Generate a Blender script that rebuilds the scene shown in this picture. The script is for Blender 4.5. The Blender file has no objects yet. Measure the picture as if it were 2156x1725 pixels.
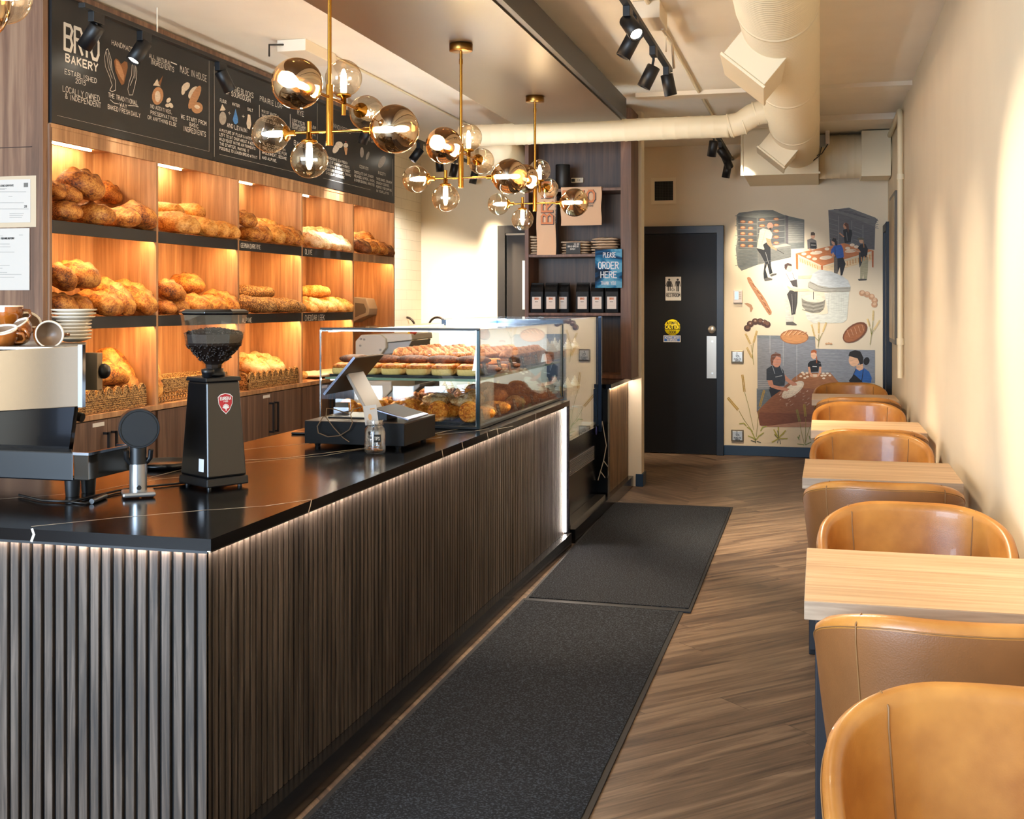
import bpy, math, random
from mathutils import Vector, Matrix, noise
random.seed(7)
SC = bpy.context.scene
COL = SC.collection
PI = math.pi
# ------------------------------------------------------------ camera
YAW = math.atan(647/2480); FPX = 2480.0; HC = 1.46; XC = 1078.0; YC = 640.0
CA, SA = math.cos(YAW), math.sin(YAW)
cam = bpy.data.cameras.new('camera'); camo = bpy.data.objects.new('camera', cam); COL.objects.link(camo)
cam.sensor_width = 36; cam.lens = 36*FPX/2156; cam.shift_y = -(862.5-YC)/2156
cam.clip_start = .05; cam.clip_end = 60
camo.location = (0, 0, HC); camo.rotation_euler = (PI/2, 0, YAW)
SC.camera = camo
def ray(px, py):
    a = (px-XC)/FPX
    return Vector((-SA+a*CA, CA+a*SA, (YC-py)/FPX))
def onX(px, py, X): r = ray(px, py); t = X/r.x; return Vector((X, r.y*t, HC+r.z*t))
def onY(px, py, Y): r = ray(px, py); t = Y/r.y; return Vector((r.x*t, Y, HC+r.z*t))
def onZ(px, py, z): r = ray(px, py); t = (z-HC)/r.z; return Vector((r.x*t, r.y*t, z))
# ------------------------------------------------------------ view, world, big lights
SC.view_settings.view_transform = 'Standard'; SC.view_settings.look = 'None'
SC.view_settings.exposure = 1.22; SC.view_settings.gamma = 1; SC.view_settings.use_curve_mapping = False
w = bpy.data.worlds.new('world'); SC.world = w; w.use_nodes = True
w.node_tree.nodes['Background'].inputs[0].default_value = (.55, .72, 1, 1)
w.node_tree.nodes['Background'].inputs[1].default_value = .6
SC.cycles.max_bounces = 8; SC.cycles.diffuse_bounces = 4; SC.cycles.glossy_bounces = 4
SC.cycles.transparent_max_bounces = 24; SC.cycles.caustics_reflective = False; SC.cycles.caustics_refractive = False
SC.cycles.sample_clamp_indirect = 4.0; SC.cycles.sample_clamp_direct = 0
def area_light(name, loc, rot, sx, sy, power, col):
    l = bpy.data.lights.new(name, 'AREA'); l.shape = 'RECTANGLE'; l.size = sx; l.size_y = sy; l.energy = power; l.color = col
    o = bpy.data.objects.new(name, l); COL.objects.link(o); o.location = loc; o.rotation_euler = rot; return o
def spot_light(name, loc, target, power, col, size=60, blend=.6, rad=.03):
    l = bpy.data.lights.new(name, 'SPOT'); l.energy = power; l.color = col; l.spot_size = math.radians(size); l.spot_blend = blend
    l.shadow_soft_size = rad
    o = bpy.data.objects.new(name, l); COL.objects.link(o); o.location = loc
    o.rotation_euler = (Vector(target)-Vector(loc)).to_track_quat('-Z', 'Y').to_euler(); return o
WARM = (1, .68, .36); WARM2 = (1, .82, .60); NEUT = (1, .93, .84); COOL = (.62, .80, 1)
# daylight entering through the shop window behind the camera
area_light('window_daylight', (-3.3, -2.35, 1.5), (PI/2, 0, 0), 3.8, 2.3, 290, COOL)
# ------------------------------------------------------------ materials
def lin(c):
    return tuple((x/12.92 if x <= .04045 else ((x+.055)/1.055)**2.4) for x in c)
def hx(s):
    s = s.lstrip('#'); return lin(tuple(int(s[i:i+2], 16)/255 for i in (0, 2, 4)))
MATS = {}
def mat(name, col, rough=.5, metal=0, emit=0, ecol=None, bump=0, bscale=60, spec=None, coat=0, var=0, vscale=8, sheen=0):
    if name in MATS: return MATS[name]
    if isinstance(col, str): col = hx(col)
    m = bpy.data.materials.new(name); m.use_nodes = True; nt = m.node_tree; b = nt.nodes['Principled BSDF']
    b.inputs['Base Color'].default_value = (*col, 1); b.inputs['Roughness'].default_value = rough; b.inputs['Metallic'].default_value = metal
    if spec is not None: b.inputs['Specular IOR Level'].default_value = spec
    if coat: b.inputs['Coat Weight'].default_value = coat; b.inputs['Coat Roughness'].default_value = .08
    if emit:
        b.inputs['Emission Color'].default_value = (*(ecol or col), 1); b.inputs['Emission Strength'].default_value = emit
    if bump or var:
        tc = nt.nodes.new('ShaderNodeTexCoord')
        n = nt.nodes.new('ShaderNodeTexNoise'); n.inputs['Scale'].default_value = bscale; n.inputs['Detail'].default_value = 4
        nt.links.new(tc.outputs['Object'], n.inputs['Vector'])
        if bump:
            bp = nt.nodes.new('ShaderNodeBump'); bp.inputs['Strength'].default_value = bump; bp.inputs['Distance'].default_value = .01
            nt.links.new(n.outputs['Fac'], bp.inputs['Height']); nt.links.new(bp.outputs['Normal'], b.inputs['Normal'])
        if var:
            n2 = nt.nodes.new('ShaderNodeTexNoise'); n2.inputs['Scale'].default_value = vscale; n2.inputs['Detail'].default_value = 3
            nt.links.new(tc.outputs['Object'], n2.inputs['Vector'])
            r = nt.nodes.new('ShaderNodeValToRGB'); r.color_ramp.elements[0].position = .35; r.color_ramp.elements[1].position = .65
            r.color_ramp.elements[0].color = (*[c*(1-var) for c in col], 1); r.color_ramp.elements[1].color = (*[min(1, c*(1+var)) for c in col], 1)
            nt.links.new(n2.outputs['Fac'], r.inputs['Fac']); nt.links.new(r.outputs['Color'], b.inputs['Base Color'])
    MATS[name] = m; return m
def N(nt, t, **kw):
    n = nt.nodes.new(t)
    for k, v in kw.items():
        if k == 'op': n.operation = v
        else: n.inputs[k].default_value = v
    return n
def wood(name, c1, c2, c3=None, scale=(30, 30, 1.6), rough=.45, wave=.5, ang=0, coat=0, bump=.12):
    """grain runs along the axis with the small scale, in world space"""
    if name in MATS: return MATS[name]
    m = bpy.data.materials.new(name); m.use_nodes = True; nt = m.node_tree; L = nt.links.new; b = nt.nodes['Principled BSDF']
    g = nt.nodes.new('ShaderNodeNewGeometry'); mp = nt.nodes.new('ShaderNodeMapping'); mp.inputs['Scale'].default_value = scale
    mp.inputs['Rotation'].default_value = (0, 0, ang)
    L(g.outputs['Position'], mp.inputs['Vector'])
    n1 = N(nt, 'ShaderNodeTexNoise', Scale=1.0, Detail=6.0, Roughness=.62, Distortion=1.2*wave)
    n2 = N(nt, 'ShaderNodeTexNoise', Scale=.28, Detail=3.0, Roughness=.5, Distortion=2.5*wave)
    L(mp.outputs[0], n1.inputs['Vector']); L(mp.outputs[0], n2.inputs['Vector'])
    mx = nt.nodes.new('ShaderNodeMath'); mx.operation = 'MULTIPLY_ADD'; mx.inputs[1].default_value = .6
    L(n1.outputs['Fac'], mx.inputs[0]); m2 = nt.nodes.new('ShaderNodeMath'); m2.operation = 'MULTIPLY'; m2.inputs[1].default_value = .4
    L(n2.outputs['Fac'], m2.inputs[0]); L(m2.outputs[0], mx.inputs[2])
    r = nt.nodes.new('ShaderNodeValToRGB'); e = r.color_ramp.elements
    e[0].position = .38; e[1].position = .63; e[0].color = (*hx(c1), 1); e[1].color = (*hx(c2), 1)
    if c3: k = e.new(.5); k.color = (*hx(c3), 1)
    L(mx.outputs[0], r.inputs['Fac']); L(r.outputs['Color'], b.inputs['Base Color']); b.inputs['Roughness'].default_value = rough
    if coat: b.inputs['Coat Weight'].default_value = coat
    if bump:
        bp = nt.nodes.new('ShaderNodeBump'); bp.inputs['Strength'].default_value = bump; bp.inputs['Distance'].default_value = .004
        L(mx.outputs[0], bp.inputs['Height']); L(bp.outputs['Normal'], b.inputs['Normal'])
    MATS[name] = m; return m
def paintmat(name, rough=.6):
    """colour comes from the face colours of painted marks"""
    if name in MATS: return MATS[name]
    m = bpy.data.materials.new(name); m.use_nodes = True; nt = m.node_tree; b = nt.nodes['Principled BSDF']
    a = nt.nodes.new('ShaderNodeAttribute'); a.attribute_name = 'paint'
    n = nt.nodes.new('ShaderNodeTexNoise'); n.inputs['Scale'].default_value = 22; n.inputs['Detail'].default_value = 5
    g = nt.nodes.new('ShaderNodeNewGeometry'); mp = nt.nodes.new('ShaderNodeMapping'); mp.inputs['Scale'].default_value = (1, 1, 5)
    nt.links.new(g.outputs['Position'], mp.inputs[0]); nt.links.new(mp.outputs[0], n.inputs['Vector'])
    mr = nt.nodes.new('ShaderNodeMapRange'); mr.inputs[1].default_value = .3; mr.inputs[2].default_value = .7; mr.inputs[3].default_value = .82; mr.inputs[4].default_value = 1.12
    nt.links.new(n.outputs['Fac'], mr.inputs[0])
    mx = nt.nodes.new('ShaderNodeVectorMath'); mx.operation = 'SCALE'
    nt.links.new(a.outputs['Color'], mx.inputs[0]); nt.links.new(mr.outputs[0], mx.inputs['Scale'])
    nt.links.new(mx.outputs[0], b.inputs['Base Color']); b.inputs['Roughness'].default_value = rough
    MATS[name] = m; return m
def glassmat(name, tint, glossy=(1, 1, 1), base=.06, edge=.9, rough=0.0, ior=1.5):
    """thin pane or blown globe: clear tinted sheet with a fresnel mirror on it"""
    if name in MATS: return MATS[name]
    m = bpy.data.materials.new(name); m.use_nodes = True; nt = m.node_tree; nt.nodes.remove(nt.nodes['Principled BSDF'])
    out = nt.nodes['Material Output']; t = nt.nodes.new('ShaderNodeBsdfTransparent'); t.inputs[0].default_value = (*tint, 1)
    gl = nt.nodes.new('ShaderNodeBsdfGlossy'); gl.inputs[0].default_value = (*glossy, 1); gl.inputs['Roughness'].default_value = rough
    lw = nt.nodes.new('ShaderNodeLayerWeight'); lw.inputs[0].default_value = .35
    mr = nt.nodes.new('ShaderNodeMapRange'); mr.inputs[3].default_value = base; mr.inputs[4].default_value = edge
    pw = nt.nodes.new('ShaderNodeMath'); pw.operation = 'POWER'; pw.inputs[1].default_value = 2.2
    nt.links.new(lw.outputs['Facing'], pw.inputs[0]); nt.links.new(pw.outputs[0], mr.inputs[0])
    ms = nt.nodes.new('ShaderNodeMixShader'); nt.links.new(mr.outputs[0], ms.inputs[0]); nt.links.new(t.outputs[0], ms.inputs[1]); nt.links.new(gl.outputs[0], ms.inputs[2])
    nt.links.new(ms.outputs[0], out.inputs[0]); MATS[name] = m; return m
def emis(name, col, s):
    if name in MATS: return MATS[name]
    m = bpy.data.materials.new(name); m.use_nodes = True; nt = m.node_tree; nt.nodes.remove(nt.nodes['Principled BSDF'])
    e = nt.nodes.new('ShaderNodeEmission'); e.inputs[0].default_value = (*col, 1); e.inputs[1].default_value = s
    nt.links.new(e.outputs[0], nt.nodes['Material Output'].inputs[0]); MATS[name] = m; return m
def crust(name, dark, mid, light, floury=0., seeds=0):
    m = bpy.data.materials.new(name); m.use_nodes = True; nt = m.node_tree; L = nt.links.new; b = nt.nodes['Principled BSDF']
    tc = nt.nodes.new('ShaderNodeTexCoord'); at = nt.nodes.new('ShaderNodeAttribute'); at.attribute_name = 'ear'
    n = N(nt, 'ShaderNodeTexNoise', Scale=14.0, Detail=6.0, Roughness=.7); L(tc.outputs['Object'], n.inputs['Vector'])
    n2 = N(nt, 'ShaderNodeTexNoise', Scale=110.0, Detail=3.0, Roughness=.7); L(tc.outputs['Object'], n2.inputs['Vector'])
    a = N(nt, 'ShaderNodeMath', op='MULTIPLY_ADD'); a.inputs[1].default_value = .5; L(n2.outputs['Fac'], a.inputs[0]); L(n.outputs['Fac'], a.inputs[2])
    r = nt.nodes.new('ShaderNodeValToRGB'); e = r.color_ramp.elements; e[0].position = .6; e[1].position = .92
    e[0].color = (*hx(dark), 1); e[1].color = (*hx(light), 1); k = e.new(.74); k.color = (*hx(mid), 1)
    L(a.outputs[0], r.inputs['Fac'])
    mx = nt.nodes.new('ShaderNodeMix'); mx.data_type = 'RGBA'; mx.inputs[7].default_value = (*hx('f0cf98' if floury else 'dfa868'), 1)
    L(at.outputs['Fac'], mx.inputs[0]); L(r.outputs['Color'], mx.inputs[6])
    out = mx.outputs[2]
    if seeds:
        v = nt.nodes.new('ShaderNodeTexVoronoi'); v.inputs['Scale'].default_value = 120; L(tc.outputs['Object'], v.inputs['Vector'])
        rr = nt.nodes.new('ShaderNodeValToRGB'); rr.color_ramp.elements[0].position = .2; rr.color_ramp.elements[1].position = .55
        rr.color_ramp.elements[0].color = (*hx('c99b5a'), 1); rr.color_ramp.elements[1].color = (*hx('3c2410'), 1)
        L(v.outputs['Distance'], rr.inputs['Fac']); m3 = nt.nodes.new('ShaderNodeMix'); m3.data_type = 'RGBA'; m3.inputs[0].default_value = .75
        L(out, m3.inputs[6]); L(rr.outputs['Color'], m3.inputs[7]); out = m3.outputs[2]
    if floury:
        n3 = N(nt, 'ShaderNodeTexNoise', Scale=9.0, Detail=5.0, Roughness=.75); L(tc.outputs['Object'], n3.inputs['Vector'])
        r3 = nt.nodes.new('ShaderNodeValToRGB'); r3.color_ramp.elements[0].position = .5; r3.color_ramp.elements[1].position = .68
        r3.color_ramp.elements[0].color = (0, 0, 0, 1); r3.color_ramp.elements[1].color = (floury, floury, floury, 1); L(n3.outputs['Fac'], r3.inputs['Fac'])
        m4 = nt.nodes.new('ShaderNodeMix'); m4.data_type = 'RGBA'; m4.inputs[7].default_value = (*hx('f1dcc0'), 1); L(r3.outputs['Color'], m4.inputs[0]); L(out, m4.inputs[6]); out = m4.outputs[2]
    L(out, b.inputs['Base Color']); b.inputs['Roughness'].default_value = .62
    bp = N(nt, 'ShaderNodeBump', Strength=.8, Distance=.005); L(a.outputs[0], bp.inputs['Height']); L(bp.outputs['Normal'], b.inputs['Normal'])
    return m
# ------------------------------------------------------------ mesh builder
class MB:
    def __init__(s): s.v = []; s.f = []; s.m = []; s.sm = []; s.col = []
    def add(s, vs, fs, mi=0, smooth=False, col=None):
        o = len(s.v); s.v += [Vector(v) for v in vs]
        for f in fs: s.f.append([i+o for i in f]); s.m.append(mi); s.sm.append(smooth); s.col.append(col)
        return s
    def box(s, a, b, mi=0, M=None):
        x0, y0, z0 = a; x1, y1, z1 = b
        vs = [Vector(v) for v in ((x0,y0,z0),(x1,y0,z0),(x1,y1,z0),(x0,y1,z0),(x0,y0,z1),(x1,y0,z1),(x1,y1,z1),(x0,y1,z1))]
        if M: vs = [M @ v for v in vs]
        return s.add(vs, [(3,2,1,0),(4,5,6,7),(0,1,5,4),(1,2,6,5),(2,3,7,6),(3,0,4,7)], mi)
    def prism(s, poly, d, mi=0, smooth=False):
        """poly: 3-D points of one face, d: extrusion vector"""
        n = len(poly); p = [Vector(q) for q in poly]; d = Vector(d)
        fs = [tuple(range(n))[::-1], tuple(range(n, 2*n))]+[(i, (i+1) % n, n+(i+1) % n, n+i) for i in range(n)]
        return s.add(p+[q+d for q in p], fs, mi, smooth)
    def tube(s, path, r, n=10, mi=0, caps=True):
        path = [Vector(p) for p in path]; k = len(path); rs = r if isinstance(r, (list, tuple)) else [r]*k
        vs = []; up = None
        for i, p in enumerate(path):
            t = (path[min(i+1, k-1)]-path[max(i-1, 0)]).normalized()
            if up is None:
                up = Vector((0, 0, 1)) if abs(t.z) < .9 else Vector((1, 0, 0))
            a = t.cross(up).normalized(); bb = a.cross(t).normalized(); up = bb
            for j in range(n):
                q = 2*PI*j/n; vs.append(p+(a*math.cos(q)+bb*math.sin(q))*rs[i])
        fs = [(i*n+j, i*n+(j+1) % n, (i+1)*n+(j+1) % n, (i+1)*n+j) for i in range(k-1) for j in range(n)]
        s.add(vs, fs, mi, True)
        if caps: s.add(vs[:n], [tuple(range(n))[::-1]], mi); s.add(vs[-n:], [tuple(range(n))], mi)
        return s
    def cyl(s, p0, p1, r0, r1=None, n=24, mi=0): return s.tube([p0, p1], [r0, r0 if r1 is None else r1], n, mi)
    def lathe(s, prof, o=(0, 0, 0), axis=(0, 0, 1), n=28, mi=0, smooth=True, M=None):
        o = Vector(o); az = Vector(axis).normalized(); q = az.to_track_quat('Z', 'Y')
        vs = []; k = len(prof)
        for (r, h) in prof:
            for j in range(n):
                a = 2*PI*j/n; vs.append(o+q @ Vector((r*math.cos(a), r*math.sin(a), h)))
        fs = [(i*n+j, i*n+(j+1) % n, (i+1)*n+(j+1) % n, (i+1)*n+j) for i in range(k-1) for j in range(n)]
        return s.add(vs, fs, mi, smooth)
    def sphere(s, c, r, n=24, mi=0, sc=(1, 1, 1)):
        c = Vector(c); k = n//2; vs = [c+Vector((0, 0, r*sc[2]))]
        for i in range(1, k):
            for j in range(n):
                a = PI*i/k; b = 2*PI*j/n; vs.append(c+Vector((r*sc[0]*math.sin(a)*math.cos(b), r*sc[1]*math.sin(a)*math.sin(b), r*sc[2]*math.cos(a))))
        vs.append(c-Vector((0, 0, r*sc[2]))); fs = [(0, 1+j, 1+(j+1) % n) for j in range(n)]
        fs += [(1+i*n+j, 1+(i+1)*n+j, 1+(i+1)*n+(j+1) % n, 1+i*n+(j+1) % n) for i in range(k-2) for j in range(n)]
        l = len(vs)-1; fs += [(l, l-n+(j+1) % n, l-n+j) for j in range(n)]
        return s.add(vs, fs, mi, True)
    def grid(s, fn, nu, nv, mi=0, smooth=True, cu=False, cv=False):
        vs = [fn(i/(nu if cu else nu-1), j/(nv if cv else nv-1)) for i in range(nu) for j in range(nv)]
        fs = [(i*nv+j, i*nv+(j+1) % nv, ((i+1) % nu)*nv+(j+1) % nv, ((i+1) % nu)*nv+j) for i in range(nu if cu else nu-1) for j in range(nv if cv else nv-1)]
        return s.add(vs, fs, mi, smooth)
    def ribbon(s, a, b, w, nrm, mi=0, col=None):
        a = Vector(a); b = Vector(b); d = b-a
        if d.length < 1e-6: return s
        d.normalize(); t = Vector(nrm).cross(d).normalized()*w/2; e = d*w*.35; s.rk = (getattr(s, 'rk', 0)+1) % 60; lf = Vector(nrm).normalized()*(s.rk*1.2e-5); a = a+lf; b = b+lf
        return s.add([a-t-e, b-t+e, b+t+e, a+t-e], [(0, 1, 2, 3)], mi, False, col)
    def build(s, name, mats, parent=None, bevel=0, local=False, label=None, seg=2, subsurf=0, attr=None):
        me = bpy.data.meshes.new(name)
        off = Vector((0, 0, 0))
        if parent is not None and not local:
            inv = parent.matrix_basis.inverted(); p = parent.parent
            M = parent.matrix_basis.copy()
            while p is not None: M = p.matrix_basis @ M; p = p.parent
            inv = M.inverted(); vs = [inv @ v for v in s.v]
        else: vs = s.v
        me.from_pydata([tuple(v) for v in vs], [], s.f)
        if not isinstance(mats, (list, tuple)): mats = [mats]
        for m in mats: me.materials.append(m)
        me.polygons.foreach_set('material_index', s.m); me.polygons.foreach_set('use_smooth', s.sm)
        if any(c is not None for c in s.col):
            ca = me.color_attributes.new('paint', 'FLOAT_COLOR', 'CORNER'); buf = []
            for p, c in zip(me.polygons, s.col):
                buf += list((*(c or (1, 1, 1)), 1))*p.loop_total
            ca.data.foreach_set('color', buf)
        if attr is not None:
            fa = me.attributes.new('ear', 'FLOAT', 'POINT'); fa.data.foreach_set('value', attr)
        me.update(); o = bpy.data.objects.new(name, me); COL.objects.link(o)
        if parent is not None: o.parent = parent
        if bevel:
            b = o.modifiers.new('bevel', 'BEVEL'); b.width = bevel; b.segments = seg; b.limit_method = 'ANGLE'; b.angle_limit = math.radians(40)
        if subsurf: b = o.modifiers.new('sub', 'SUBSURF'); b.levels = subsurf; b.render_levels = subsurf
        if label: o['label'] = label
        return o
def sup(a, n=2.6):
    c, s = math.cos(a), math.sin(a); k = (abs(c)**n+abs(s)**n)**(-1/n); return c*k, s*k
def tag(o, label, cat, group=None):
    o['label'] = label; o['category'] = cat
    if group: o['group'] = group
    return o
def thing(name, label, cat, loc=(0, 0, 0), rz=0, group=None):
    o = bpy.data.objects.new(name, None); COL.objects.link(o); o.location = loc; o.rotation_euler = (0, 0, rz)
    o.empty_display_size = .1
    return tag(o, label, cat, group)
def struct(o): o['kind'] = 'structure'; return o
def dup(root, loc, rz=0, label=None, group=None, scale=None, rot=None):
    r = root.copy(); COL.objects.link(r); r.location = loc; r.rotation_euler = rot if rot else (0, 0, rz)
    if scale: r.scale = scale if isinstance(scale, (tuple, list)) else (scale,)*3
    if label: r['label'] = label
    if group: r['group'] = group
    for ch in list(root.children):
        c = ch.copy(); COL.objects.link(c); c.parent = r
        for g in ch.children:
            d = g.copy(); COL.objects.link(d); d.parent = c
    return r
# ------------------------------------------------------------ hand lettering: strokes on a 4 x 6 grid
G = {'A':'0,0 2,6 4,0|1,2 3,2','B':'0,0 0,6 3,6 4,5 3,3.2 0,3.2|3,3.2 4,1.6 3,0 0,0','C':'4,5 3,6 1,6 0,4.5 0,1.5 1,0 3,0 4,1','D':'0,0 0,6 2.5,6 4,4 4,2 2.5,0 0,0',
'E':'4,6 0,6 0,0 4,0|0,3 3,3','F':'4,6 0,6 0,0|0,3 3,3','G':'4,5 3,6 1,6 0,4.5 0,1.5 1,0 3,0 4,1 4,3 2.4,3','H':'0,0 0,6|4,0 4,6|0,3 4,3','I':'2,0 2,6','J':'3.5,6 3.5,1 2.5,0 1,0 0,1',
'K':'0,0 0,6|4,6 0,2.6|1,3.4 4,0','L':'0,6 0,0 4,0','M':'0,0 .3,6 2,2.5 3.7,6 4,0','N':'0,0 0,6 4,0 4,6','O':'1,0 0,1.5 0,4.5 1,6 3,6 4,4.5 4,1.5 3,0 1,0','P':'0,0 0,6 3,6 4,4.8 3,3 0,3',
'Q':'1,0 0,1.5 0,4.5 1,6 3,6 4,4.5 4,1.5 3,0 1,0|2.5,1.5 4.2,-.4','R':'0,0 0,6 3,6 4,4.8 3,3.2 0,3.2|1.5,3.2 4,0','S':'4,5 3,6 1,6 0,4.8 1,3.5 3,2.6 4,1.2 3,0 1,0 0,1','T':'0,6 4,6|2,6 2,0',
'U':'0,6 0,1.5 1,0 3,0 4,1.5 4,6','V':'0,6 2,0 4,6','W':'0,6 1,0 2,4 3,0 4,6','X':'0,0 4,6|0,6 4,0','Y':'0,6 2,3 4,6|2,3 2,0','Z':'0,6 4,6 0,0 4,0',
'0':'1,0 0,1.5 0,4.5 1,6 3,6 4,4.5 4,1.5 3,0 1,0','1':'1,5 2,6 2,0','2':'0,5 1,6 3,6 4,4.8 0,0 4,0','3':'0,6 4,6 2,3.5 4,2 3,0 0,0','4':'3,0 3,6 0,2 4,2','5':'4,6 .5,6 0,3.5 3,3.8 4,2 3,0 0,0','6':'3.5,6 .5,3 0,1.3 1,0 3,0 4,1.3 3,2.8 .6,2.8','7':'0,6 4,6 1.5,0',
'8':'1,0 0,1.5 3.6,4.6 3,6 1,6 .4,4.6 4,1.5 3,0 1,0','9':'4,3.5 3,3 1,3 0,4.5 1,6 3,6 4,4.5 3.4,0','&':'4,0 .6,4.6 1.4,6 2.6,5 .2,1.8 .8,0 2.4,0 4,2.4','.':'1.6,0 2,.3',',':'2,.5 1.5,-1','-':'.8,3 3.2,3',"'":'2,6 2,5',':':'2,4 2,4.4|2,1 2,1.4','+':'0,3 4,3|2,1 2,5','/':'0,0 4,6','!':'2,6 2,2|2,0 2,.3'}
def text_on(mb, s, o, u, v, nrm, width, height, wt, col=None, mi=0, jit=.25, gap=1.6):
    """write s from o along unit u, letters rise along v, filling width"""
    rnd = random.Random(hash(s) & 0 if False else sum(map(ord, s))); o = Vector(o); u = Vector(u); v = Vector(v)
    adv = sum((3.0 if c == ' ' else (2.4 if c in "I1.,:'!" else 4)+gap) for c in s)-gap
    k = width/max(adv, .1); x = 0; hy = height/6
    for c in s:
        if c == ' ': x += 3.0; continue
        nw = c in "I1.,:'!"; w = 2.4 if nw else 4; dx = -.8 if nw else 0; j0 = rnd.uniform(-jit, jit)*.8
        for st in G.get(c, '').split('|'):
            if not st: continue
            pts = [tuple(map(float, q.split(','))) for q in st.split()]
            pp = [o+u*((x+dx+a+rnd.uniform(-jit, jit)*.4)*k)+v*((b+j0+rnd.uniform(-jit, jit)*.4)*hy) for a, b in pts]
            for a, b in zip(pp, pp[1:]): mb.ribbon(a, b, wt, nrm, mi, col)
        x += w+gap
    return mb
# ============================================================ the room
XR = .62; YB = 11.54; XL = -3.98; ZC = 3.0
def wallmat(name, c, rough=.75):
    return mat(name, c, rough, bump=.03, bscale=90, var=.02, vscale=3)
CREAM = wallmat('cream_paint', 'e8d9be'); CEILM = wallmat('ceiling_paint', 'f3e9d8')
def floor_mat():
    m = bpy.data.materials.new('chevron_planks'); m.use_nodes = True; nt = m.node_tree; L = nt.links.new; b = nt.nodes['Principled BSDF']
    g = nt.nodes.new('ShaderNodeNewGeometry'); sp = nt.nodes.new('ShaderNodeSeparateXYZ'); L(g.outputs['Position'], sp.inputs[0])
    def M(op, a, bb=None, c=None):
        n = nt.nodes.new('ShaderNodeMath'); n.operation = op
        for i, q in enumerate((a, bb, c)):
            if q is None: continue
            if isinstance(q, (int, float)): n.inputs[i].default_value = q
            else: L(q, n.inputs[i])
        return n.outputs[0]
    xs = M('ADD', sp.outputs[0], .93); u = M('ABSOLUTE', xs); sg = M('SIGN', xs)
    s = M('MULTIPLY', M('SUBTRACT', sp.outputs[1], u), .7071/.16); t = M('MULTIPLY', M('ADD', sp.outputs[1], u), .7071)
    sid = M('ADD', M('FLOOR', s), M('MULTIPLY', sg, 50.0))
    wn = nt.nodes.new('ShaderNodeTexWhiteNoise'); wn.noise_dimensions = '1D'; L(sid, wn.inputs['W'])
    t2 = M('ADD', M('DIVIDE', t, 1.2), wn.outputs['Value']); tid = M('FLOOR', t2)
    wn2 = nt.nodes.new('ShaderNodeTexWhiteNoise'); wn2.noise_dimensions = '2D'
    cb = nt.nodes.new('ShaderNodeCombineXYZ'); L(sid, cb.inputs[0]); L(tid, cb.inputs[1]); L(cb.outputs[0], wn2.inputs['Vector'])
    c2 = nt.nodes.new('ShaderNodeCombineXYZ'); L(M('MULTIPLY', s, 3.0), c2.inputs[0]); L(M('MULTIPLY', t, 1.3), c2.inputs[1]); L(M('MULTIPLY', wn2.outputs['Value'], 40.0), c2.inputs[2])
    n = N(nt, 'ShaderNodeTexNoise', Scale=1.0, Detail=8.0, Roughness=.6, Distortion=1.0); L(c2.outputs[0], n.inputs['Vector'])
    c3 = nt.nodes.new('ShaderNodeCombineXYZ'); L(M('MULTIPLY', s, 20.0), c3.inputs[0]); L(M('MULTIPLY', t, 3.0), c3.inputs[1]); L(wn2.outputs['Value'], c3.inputs[2])
    nf = N(nt, 'ShaderNodeTexNoise', Scale=1.0, Detail=4.0, Roughness=.6); L(c3.outputs[0], nf.inputs['Vector'])
    f = M('ADD', M('MULTIPLY', n.outputs['Fac'], .75), M('MULTIPLY', wn2.outputs['Value'], .10)); f = M('ADD', f, M('MULTIPLY', nf.outputs['Fac'], .2))
    r = nt.nodes.new('ShaderNodeValToRGB'); e = r.color_ramp.elements; e[0].position = .38; e[1].position = .68
    e[0].color = (*hx('42322a'), 1); e[1].color = (*hx('967d65'), 1); k = e.new(.52); k.color = (*hx('6f5946'), 1); L(f, r.inputs['Fac'])
    fr = M('FRACT', s); j = M('LESS_THAN', fr, .016); fr2 = M('FRACT', t2); j2 = M('LESS_THAN', fr2, .003); jj = M('MAXIMUM', j, j2)
    mx = nt.nodes.new('ShaderNodeMix'); mx.data_type = 'RGBA'; mx.inputs[7].default_value = (*hx('3a2a20'), 1)
    L(M('MULTIPLY', jj, .7), mx.inputs[0]); L(r.outputs['Color'], mx.inputs[6]); L(mx.outputs[2], b.inputs['Base Color'])
    b.inputs['Roughness'].default_value = .42
    bp = N(nt, 'ShaderNodeBump', Strength=.15, Distance=.003); L(f, bp.inputs['Height']); L(bp.outputs['Normal'], b.inputs['Normal'])
    return m
struct(MB().box((-6.5, -2.6, -.05), (XR+.15, YB+.15, 0)).build('floor', floor_mat()))
struct(MB().box((-6.5, -2.6, ZC), (XR+.15, YB+.15, ZC+.1)).build('ceiling', CEILM))
struct(MB().box((XR, -2.5, 0), (XR+.15, YB+.15, ZC)).build('wall_right', CREAM))
struct(MB().box((-6.5, YB, 0), (XR, YB+.15, ZC)).build('wall_back', CREAM))
TILE = mat('tile_white', 'efe2c8', .3)
nt = TILE.node_tree; b_ = nt.nodes['Principled BSDF']; g_ = nt.nodes.new('ShaderNodeNewGeometry'); mp_ = nt.nodes.new('ShaderNodeMapping')
mp_.inputs['Rotation'].default_value = (0, PI/2, PI/2); nt.links.new(g_.outputs['Position'], mp_.inputs[0])
br = nt.nodes.new('ShaderNodeTexBrick'); nt.links.new(mp_.outputs[0], br.inputs['Vector']); br.inputs['Scale'].default_value = 1
br.inputs['Brick Width'].default_value = .3; br.inputs['Row Height'].default_value = .1; br.inputs['Mortar Size'].default_value = .0018
br.inputs['Color1'].default_value = (*hx('efe2c8'), 1); br.inputs['Color2'].default_value = (*hx('eddfc4'), 1); br.inputs['Mortar'].default_value = (*hx('c9b99c'), 1)
nt.links.new(br.outputs[0], b_.inputs['Base Color'])
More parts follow.
